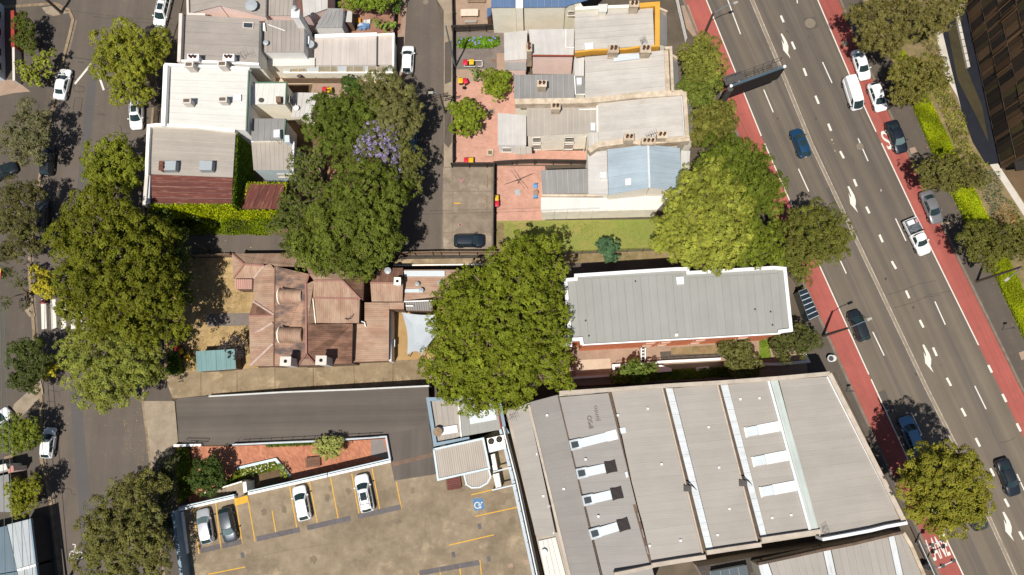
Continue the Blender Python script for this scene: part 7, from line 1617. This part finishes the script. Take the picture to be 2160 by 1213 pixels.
tree('large brown green gum tree with pale limbs beside the parked white sedan', [(1820, 30, 36, 8), (1865, 20, 38, 9), (1910, 15, 40, 9), (1850, 65, 38, 8.5), (1895, 65, 36, 8.5), (1940, 45, 36, 9), (1975, 20, 34, 9), (2005, 30, 24, 8), (1830, 90, 26, 7), (1880, 100, 26, 7), (1980, 55, 24, 8), (2020, 10, 20, 9)], S(130, 120, 58), 0.18, (1880, 60), m_barkp, cover=0.85, bare=3)
tree('brown green gum tree beside the pale garden path', [(1900, 150, 28, 6), (1935, 140, 30, 6.5), (1970, 150, 26, 6.5), (1915, 180, 30, 6.5), (1955, 180, 32, 6.5), (1985, 170, 18, 6), (1895, 205, 20, 5.5), (1930, 205, 20, 5.5)], S(134, 126, 52), 0.18, cover=0.95, bare=2)
tree('spreading dull green tree with its shadow on the red lane', [(1955, 355, 26, 6), (1985, 360, 30, 6.5), (2020, 350, 28, 6.5), (2050, 355, 24, 6), (2000, 385, 24, 6), (1960, 385, 18, 5.5), (2065, 380, 18, 5.5), (2035, 380, 20, 6)], S(120, 114, 52), 0.18, cover=0.95, bare=2)
tree('dark green tree at the lamp beside the bright hedge', [(2050, 500, 28, 7), (2085, 495, 30, 7.5), (2120, 500, 30, 7.5), (2150, 495, 28, 7), (2060, 530, 26, 7), (2100, 530, 28, 7), (2140, 525, 28, 7), (2085, 560, 16, 6), (2165, 520, 26, 7)], S(114, 112, 44), 0.18, cover=0.85)
# courtyard
tree('round dark green tree on the brick courtyard', [(425, 985, 18, 3.2), (450, 980, 18, 3.4), (435, 1005, 24, 3.8), (458, 1010, 18, 3.4), (418, 1015, 18, 3.2), (440, 1030, 18, 3)], S(76, 94, 34), 0.21)
tree('pale variegated small tree by the courtyard wall', [(685, 938, 17, 3), (705, 935, 17, 3.2), (695, 950, 18, 3), (672, 945, 12, 2.6), (715, 948, 11, 2.6)], S(176, 178, 88), 0.18)
tree('bright shrub at the tip of the planter', [(592, 990, 9, 0.9), (600, 998, 8, 0.9)], S(140, 158, 46), 0.19, name='bush', cat='bush')
tree('purple black leaved shrub over the teal shed', [(480, 725, 13, 2.4), (500, 715, 14, 2.6), (508, 735, 14, 2.6), (495, 750, 11, 2.2), (515, 720, 9, 2.2), (470, 735, 9, 2.2)], S(74, 66, 66), 0.19, name='bush', cat='bush', cover=0.7)
tree('olive shrub between bins and the teal shed', [(403, 755, 11, 1.4), (405, 770, 11, 1.4), (398, 743, 7, 1)], S(116, 104, 50), 0.2, name='bush', cat='bush', cover=0.7)
tree('yellow flowering bush beside the zebra crossing', [(78, 575, 14, 1.4), (88, 600, 16, 1.6), (100, 615, 14, 1.5), (82, 615, 12, 1.4), (95, 585, 12, 1.4)], YEL, 0.24, name='bush', cat='bush')
tree('yellow flowering bush beside the small dark green tree', [(105, 765, 12, 1.4), (98, 782, 14, 1.4), (112, 780, 12, 1.4), (92, 795, 10, 1.2)], YEL, 0.24, name='bush', cat='bush')

# ---------------------------------------------------------------- hedges, ivy and ground cover
def in_poly(pts, n):
    t = [Vector(pts[0]), Vector(pts[1])]; pts = np.array(pts, float); tri = []
    from mathutils.geometry import tessellate_polygon
    tr = tessellate_polygon([[Vector((x, y, 0)) for x, y in pts]]); ar = []
    for a, b, c in tr:
        u, v = pts[b] - pts[a], pts[c] - pts[a]; ar.append(abs(u[0] * v[1] - u[1] * v[0]))
    k = rng.choice(len(tr), n, p=np.array(ar) / sum(ar)); tr = np.array(tr)[k]; r1, r2 = rng.random(n), rng.random(n); s = np.sqrt(r1)
    return pts[tr[:, 0]] * (1 - s)[:, None] + pts[tr[:, 1]] * (s * (1 - r2))[:, None] + pts[tr[:, 2]] * (s * r2)[:, None]
def wpoly(pts, z): return [P(x, y, z)[:2] for x, y in pts]
def area(w_): return abs(sum(a[0] * b[1] - b[0] * a[1] for a, b in zip(w_, w_[1:] + w_[:1]))) / 2
def clumps(n, scale):
    return n
def bed(w_, z0, z1, leaf, col, dens, up=0.8, vary=0.25, lump=0.9):
    n = int(area(w_) * dens); q = in_poly(w_, n); s = lump
    h = 0.5 + 0.25 * np.sin(q[:, 0] * 2.1 / s + 1.3 * np.sin(q[:, 1] * 1.7 / s)) + 0.25 * np.sin(q[:, 1] * 2.7 / s + np.sin(q[:, 0] * 1.9 / s) * 1.5)
    z = z0 + (z1 - z0) * np.clip(h + rng.normal(0, 0.16, n), 0.02, 1.1)
    p = np.column_stack([q, z]); nr = nz(unit(n) * 0.9 + np.array([0, 0, up]))
    c = np.tile(col, (n, 1)) * np.exp(rng.normal(0, vary, n))[:, None]; c[:, 0] *= np.exp(rng.normal(0, 0.12, n))
    c *= (0.86 + 0.2 * np.sin(q[:, 0] * 0.8 + 2 * np.sin(q[:, 1] * 0.6)) + 0.14 * np.sin(q[:, 1] * 1.7 + q[:, 0]))[:, None]
    return p, nr, np.clip(c, 0.002, 0.8)
def hedge(label, pts, zt, col, leaf=0.2, dens=230, zb=0.12, name='hedge', cat='hedge'):
    o = thing(name, label, cat, P(pts[0][0], pts[0][1], zb)); w_ = [tuple(v) for v in wpoly(pts, zt)]
    MB().prism([Vector((x, y, zt - 0.3)) for x, y in w_], zb).build('stems', M('hedge_core', A(112, 128, 22), 0.95, 0.2, 2), o)
    p, n, c = bed(w_, zt - 0.26, zt + 0.1, leaf, col, dens, 1.2, 0.2)
    L = []
    for a, b in zip(w_, w_[1:] + w_[:1]):
        d = np.array(b) - np.array(a); k = int(np.linalg.norm(d) * (zt - zb) * 40); t = rng.random(k)[:, None]
        L.append(np.column_stack([np.array(a) + d * t + rng.normal(0, 0.06, (k, 2)), rng.uniform(zb, zt, k)]))
    sd = np.concatenate(L); p = np.concatenate([p, sd]); n = np.concatenate([n, unit(len(sd))]); c = np.concatenate([c, np.tile(col, (len(sd), 1)) * np.exp(rng.normal(0, 0.25, len(sd)))[:, None]])
    leaf_mesh('leaves', p, n, leaf * rng.uniform(0.7, 1.3, len(p)), c, o, kind='stuff'); return o
LIME = S(160, 172, 16)
hedge('short lime green hedge between the two gum trees', [(1877, 110), (1905, 105), (1920, 125), (1900, 130)], 0.8, LIME)
hedge('long lime green hedge running between the footpath and the grasses', [(1925, 210), (1948, 186), (1966, 217), (2008, 300), (2030, 345), (2068, 420), (2092, 470), (2125, 540), (2158, 605), (2210, 700), (2190, 765), (2160, 700), (2090, 552), (2042, 468), (1973, 325)], 0.8, LIME)
hedge('clipped dark green hedge beside the villa bins', [(352, 745), (375, 744), (378, 786), (354, 788)], 1.5, S(98, 124, 44), 0.2, 150)
hedge('row of agapanthus with blue flowers under the fence', [(966, 80), (1050, 77), (1052, 90), (1040, 97), (968, 98)], 0.6, S(112, 150, 44), 0.4, 45, 0.05)
hedge('overgrown hedge on the street side of the courtyard', [(369, 948), (390, 944), (398, 985), (402, 1040), (376, 1062)], 1.2, S(116, 130, 34), 0.24, 120, 0.08)
o = hedge('flowering ground cover in the angled planter', [(500, 992), (578, 973), (592, 988), (560, 996), (500, 1012), (470, 1025)], 0.55, S(128, 140, 44), 0.2, 70, 0.06, 'flower_bed', 'flower bed')
hedge('strip of low shrubs behind the courtyard wall', [(560, 938), (660, 933), (662, 938), (562, 943)], 0.6, S(92, 112, 40), 0.2, 130, 0.06)
hedge('ivy hedge along the apartment side boundary', [(1296, 795), (1400, 782), (1500, 776), (1600, 770), (1602, 790), (1500, 795), (1400, 800), (1300, 808)], 0.7, S(100, 130, 40), 0.24, 130, 0.06)
f_ = in_poly([tuple(v) for v in wpoly([(966, 78), (1050, 76), (1050, 92), (968, 96)], 0.8)], 16)
leaf_mesh('agapanthus_flowers', np.column_stack([f_, np.full(16, 0.72)]), nz(unit(16) * 0.3 + np.array([0, 0, 1])), np.full(16, 0.34), np.tile(S(150, 150, 214), (16, 1)), bpy.data.objects['hedge.003'], 1.0, kind='stuff')
f_ = in_poly([tuple(v) for v in wpoly([(505, 990), (575, 974), (585, 986), (500, 1008)], 0.8)], 36)
leaf_mesh('white_flowers', np.column_stack([f_, np.full(36, 0.62)]), nz(unit(36) * 0.3 + np.array([0, 0, 1])), np.full(36, 0.2), np.tile(S(236, 226, 200), (36, 1)), o, 1.0, kind='stuff')
def quads_leaves(quads, leaf, col, dens, out=0.12, vary=0.26):
    P_, N_ = [], []
    for q in quads:
        a, b, c, d = [np.array(v) for v in q]; nrm = np.cross(b - a, d - a); ar = np.linalg.norm(nrm); nrm = nrm / ar; k = int(ar * dens); u, v = rng.random(k)[:, None], rng.random(k)[:, None]
        P_.append((a * (1 - u) + b * u) * (1 - v) + (d * (1 - u) + c * u) * v + nrm * rng.uniform(0, out * 2, k)[:, None]); N_.append(nz(nrm + unit(k) * 0.9 + np.array([0, 0, 0.3])))
    p = np.concatenate(P_); k = len(p); c = np.tile(col, (k, 1)) * np.exp(rng.normal(0, vary, k))[:, None]
    lump = 1 + 0.22 * np.sin(p[:, 0] * 1.9 + np.sin(p[:, 1] * 2.3 + p[:, 2])) ; c *= lump[:, None]
    c[:, 0] *= np.exp(rng.normal(0, 0.12, k)); return p, np.concatenate(N_), np.clip(c, 0.002, 0.8)
def flat_(v, z=0.1): return Vector((v.x, v.y, z))
iv = thing('ivy', 'yellow green ivy covering the terrace side wall and bank by the alley', 'ivy', P(450, 480, 0.05))
def wallq(a, b, h, zb=0.1):
    A_, B_ = P(*a, h), P(*b, h); return [flat_(A_, zb), flat_(B_, zb), B_, A_]
south = [wallq((306, 431), (489, 431), 7.0), wallq((496, 441), (591, 442), 4.5)]
p, n, c = quads_leaves(south, 0.26, S(158, 168, 10), 110, 0.16); leaf_mesh('wall_ivy', p, n, 0.26 * rng.uniform(0.7, 1.3, len(p)), c, iv, kind='stuff')
e0 = wallq((498, 281), (489, 431), 7.0); p, n, c = quads_leaves([[e0[1], e0[0], e0[3], e0[2]], wallq((490, 431), (498, 281), 7.0)], 0.26, S(96, 120, 26), 70, 0.12); leaf_mesh('wall_ivy', p, n, 0.26 * rng.uniform(0.7, 1.3, len(p)), c, iv, kind='stuff')
p, n, c = quads_leaves([[P(496, 440, 4.5), P(520, 387, 4.5), P(528, 388, 4.55), P(506, 440, 4.55)], [P(518, 383, 4.4), P(602, 382, 4.4), P(602, 388, 4.55), P(519, 389, 4.55)], [P(600, 384, 4.4), P(606, 384, 4.4), P(600, 415, 4.4), P(594, 415, 4.5)],
                        [P(300, 429, 7.0), P(490, 429, 7.0), P(490, 434, 7.0), P(302, 435, 7.0)]], 0.24, S(172, 182, 30), 70, 0.08)
leaf_mesh('roof_edge_ivy', p, n, 0.24 * rng.uniform(0.7, 1.3, len(p)), c, iv, kind='stuff')
w_ = [tuple(v) for v in wpoly([(318, 455), (420, 455), (500, 452), (590, 455), (600, 480), (560, 497), (440, 495), (330, 497)], 0.3)]
p, n, c = bed(w_, 0.1, 1.0, 0.26, S(124, 142, 18), 120, lump=1.3); leaf_mesh('bank_ivy', p, n, 0.26 * rng.uniform(0.7, 1.3, len(p)), c, iv, kind='stuff')
def stuff(name, pts, z0, z1, leaf, col, dens, aspect=0.55, up=0.8, lump=0.9, vary=0.25):
    p, n, c = bed([tuple(v) for v in wpoly(pts, z0)], z0, z1, leaf, col, dens, up, vary, lump); return leaf_mesh(name, p, n, leaf * rng.uniform(0.6, 1.4, len(p)), c, None, aspect, kind='stuff')
stuff('grass_tufts', [(1965, 190), (1995, 180), (2030, 240), (2050, 320), (2090, 352), (2060, 345), (2020, 325), (1985, 240)], 0.16, 0.6, 0.5, S(150, 150, 62), 60, 0.16, 0.3, 0.6, 0.35)
stuff('grass_tufts', [(1950, 60), (1975, 70), (1995, 160), (1985, 175), (1960, 120), (1935, 80)], 0.16, 0.45, 0.4, S(140, 136, 66), 50, 0.2, 0.4, 0.6, 0.35)
stuff('blue_grey_shrubs', [(2055, 385), (2080, 358), (2105, 362), (2110, 400), (2120, 425), (2105, 440), (2090, 455), (2075, 420)], 0.18, 0.8, 0.22, S(96, 120, 92), 40)
stuff('straw_grass', [(2095, 450), (2118, 425), (2145, 460), (2150, 485), (2105, 482)], 0.18, 0.8, 0.6, S(206, 172, 104), 40, 0.12, 0.2, 0.7, 0.3)
stuff('green_shrubs', [(2118, 420), (2135, 425), (2160, 470), (2160, 490), (2140, 470)], 0.18, 0.8, 0.22, S(120, 140, 40), 40)
stuff('garden_shrubs', [(1860, 80), (1880, 75), (1905, 110), (1880, 120)], 0.16, 0.7, 0.22, S(140, 160, 30), 40)
stuff('dry_grass_blades', [(360, 560), (485, 548), (490, 600), (530, 620), (530, 655), (440, 658), (360, 640)], 0.06, 0.2, 0.26, S(204, 168, 104), 26, 0.16, 0.5, 0.8, 0.3)
stuff('dry_grass_blades', [(430, 692), (530, 688), (535, 715), (470, 735), (420, 740), (400, 720)], 0.06, 0.2, 0.26, S(206, 172, 104), 26, 0.16, 0.5, 0.8, 0.3)
stuff('lawn_grass', [(1065, 470), (1400, 466), (1400, 528), (1065, 532)], 0.05, 0.12, 0.14, S(136, 152, 60), 70, 0.3, 0.6, 2.2, 0.22)
stuff('side_grass', [(1602, 718), (1622, 717), (1626, 755), (1604, 755)], 0.07, 0.3, 0.2, S(140, 166, 40), 50, 0.3)
# fallen leaves
def litter(name, pts, dens, col, z=0.012, size=0.13):
    w_ = [tuple(v) for v in wpoly(pts, 0)]; n = int(area(w_) * dens); q = in_poly(w_, n); keep = rng.random(n) < np.clip(0.25 + 0.75 * np.sin(q[:, 0] * 0.9 + np.sin(q[:, 1] * 0.7)) ** 2, 0, 1); q = q[keep]; n = len(q)
    leaf_mesh(name, np.column_stack([q, np.full(n, z)]), nz(unit(n) * 0.25 + np.array([0, 0, 1])), size * rng.uniform(0.6, 1.4, n), np.tile(col, (n, 1)) * np.exp(rng.normal(0, 0.3, n))[:, None], None, 0.6, kind='stuff')
LF = S(200, 168, 112)
litter('fallen_leaves', [(255, 842), (298, 842), (312, 960), (285, 990), (262, 930)], 3.2, LF)
litter('fallen_leaves', [(100, 60), (330, 40), (310, 400), (190, 420), (120, 330)], 0.10, LF, 0.02, 0.12)
litter('fallen_leaves', [(110, 860), (250, 870), (250, 1000), (130, 1010)], 0.14, LF, 0.02, 0.12)
litter('fallen_leaves', [(2065, 530), (2085, 556), (2155, 705), (2140, 705)], 3.0, S(186, 140, 90), 0.135, 0.14)
litter('fallen_leaves', [(1915, 225), (1925, 220), (1972, 330), (2040, 472), (2030, 474), (1960, 330)], 3.0, S(190, 146, 96), 0.135, 0.14)
litter('fallen_leaves', [(320, 180), (345, 150), (345, 265), (318, 300)], 3.0, S(170, 120, 76), 0.135, 0.16)
litter('fallen_leaves', [(84, 215), (120, 200), (104, 310), (86, 390), (75, 380)], 2.0, S(176, 136, 84), 0.135, 0.16)
litter('fallen_leaves', [(400, 800), (900, 765), (900, 800), (400, 836)], 0.6, LF, 0.112, 0.12)
litter('fallen_leaves', [(400, 500), (570, 498), (570, 530), (500, 530)], 0.4, LF, 0.02, 0.12)
litter('fallen_leaves', [(1420, 736), (1518, 730), (1516, 744), (1420, 747)], 14, S(176, 130, 96), 0.14, 0.14)
# ---------------------------------------------------------------- done
print('TRIS', sum(sum(len(p.vertices) - 2 for p in m.polygons) if len(m.polygons) < 2000 else 2 * len(m.polygons) for m in bpy.data.meshes))
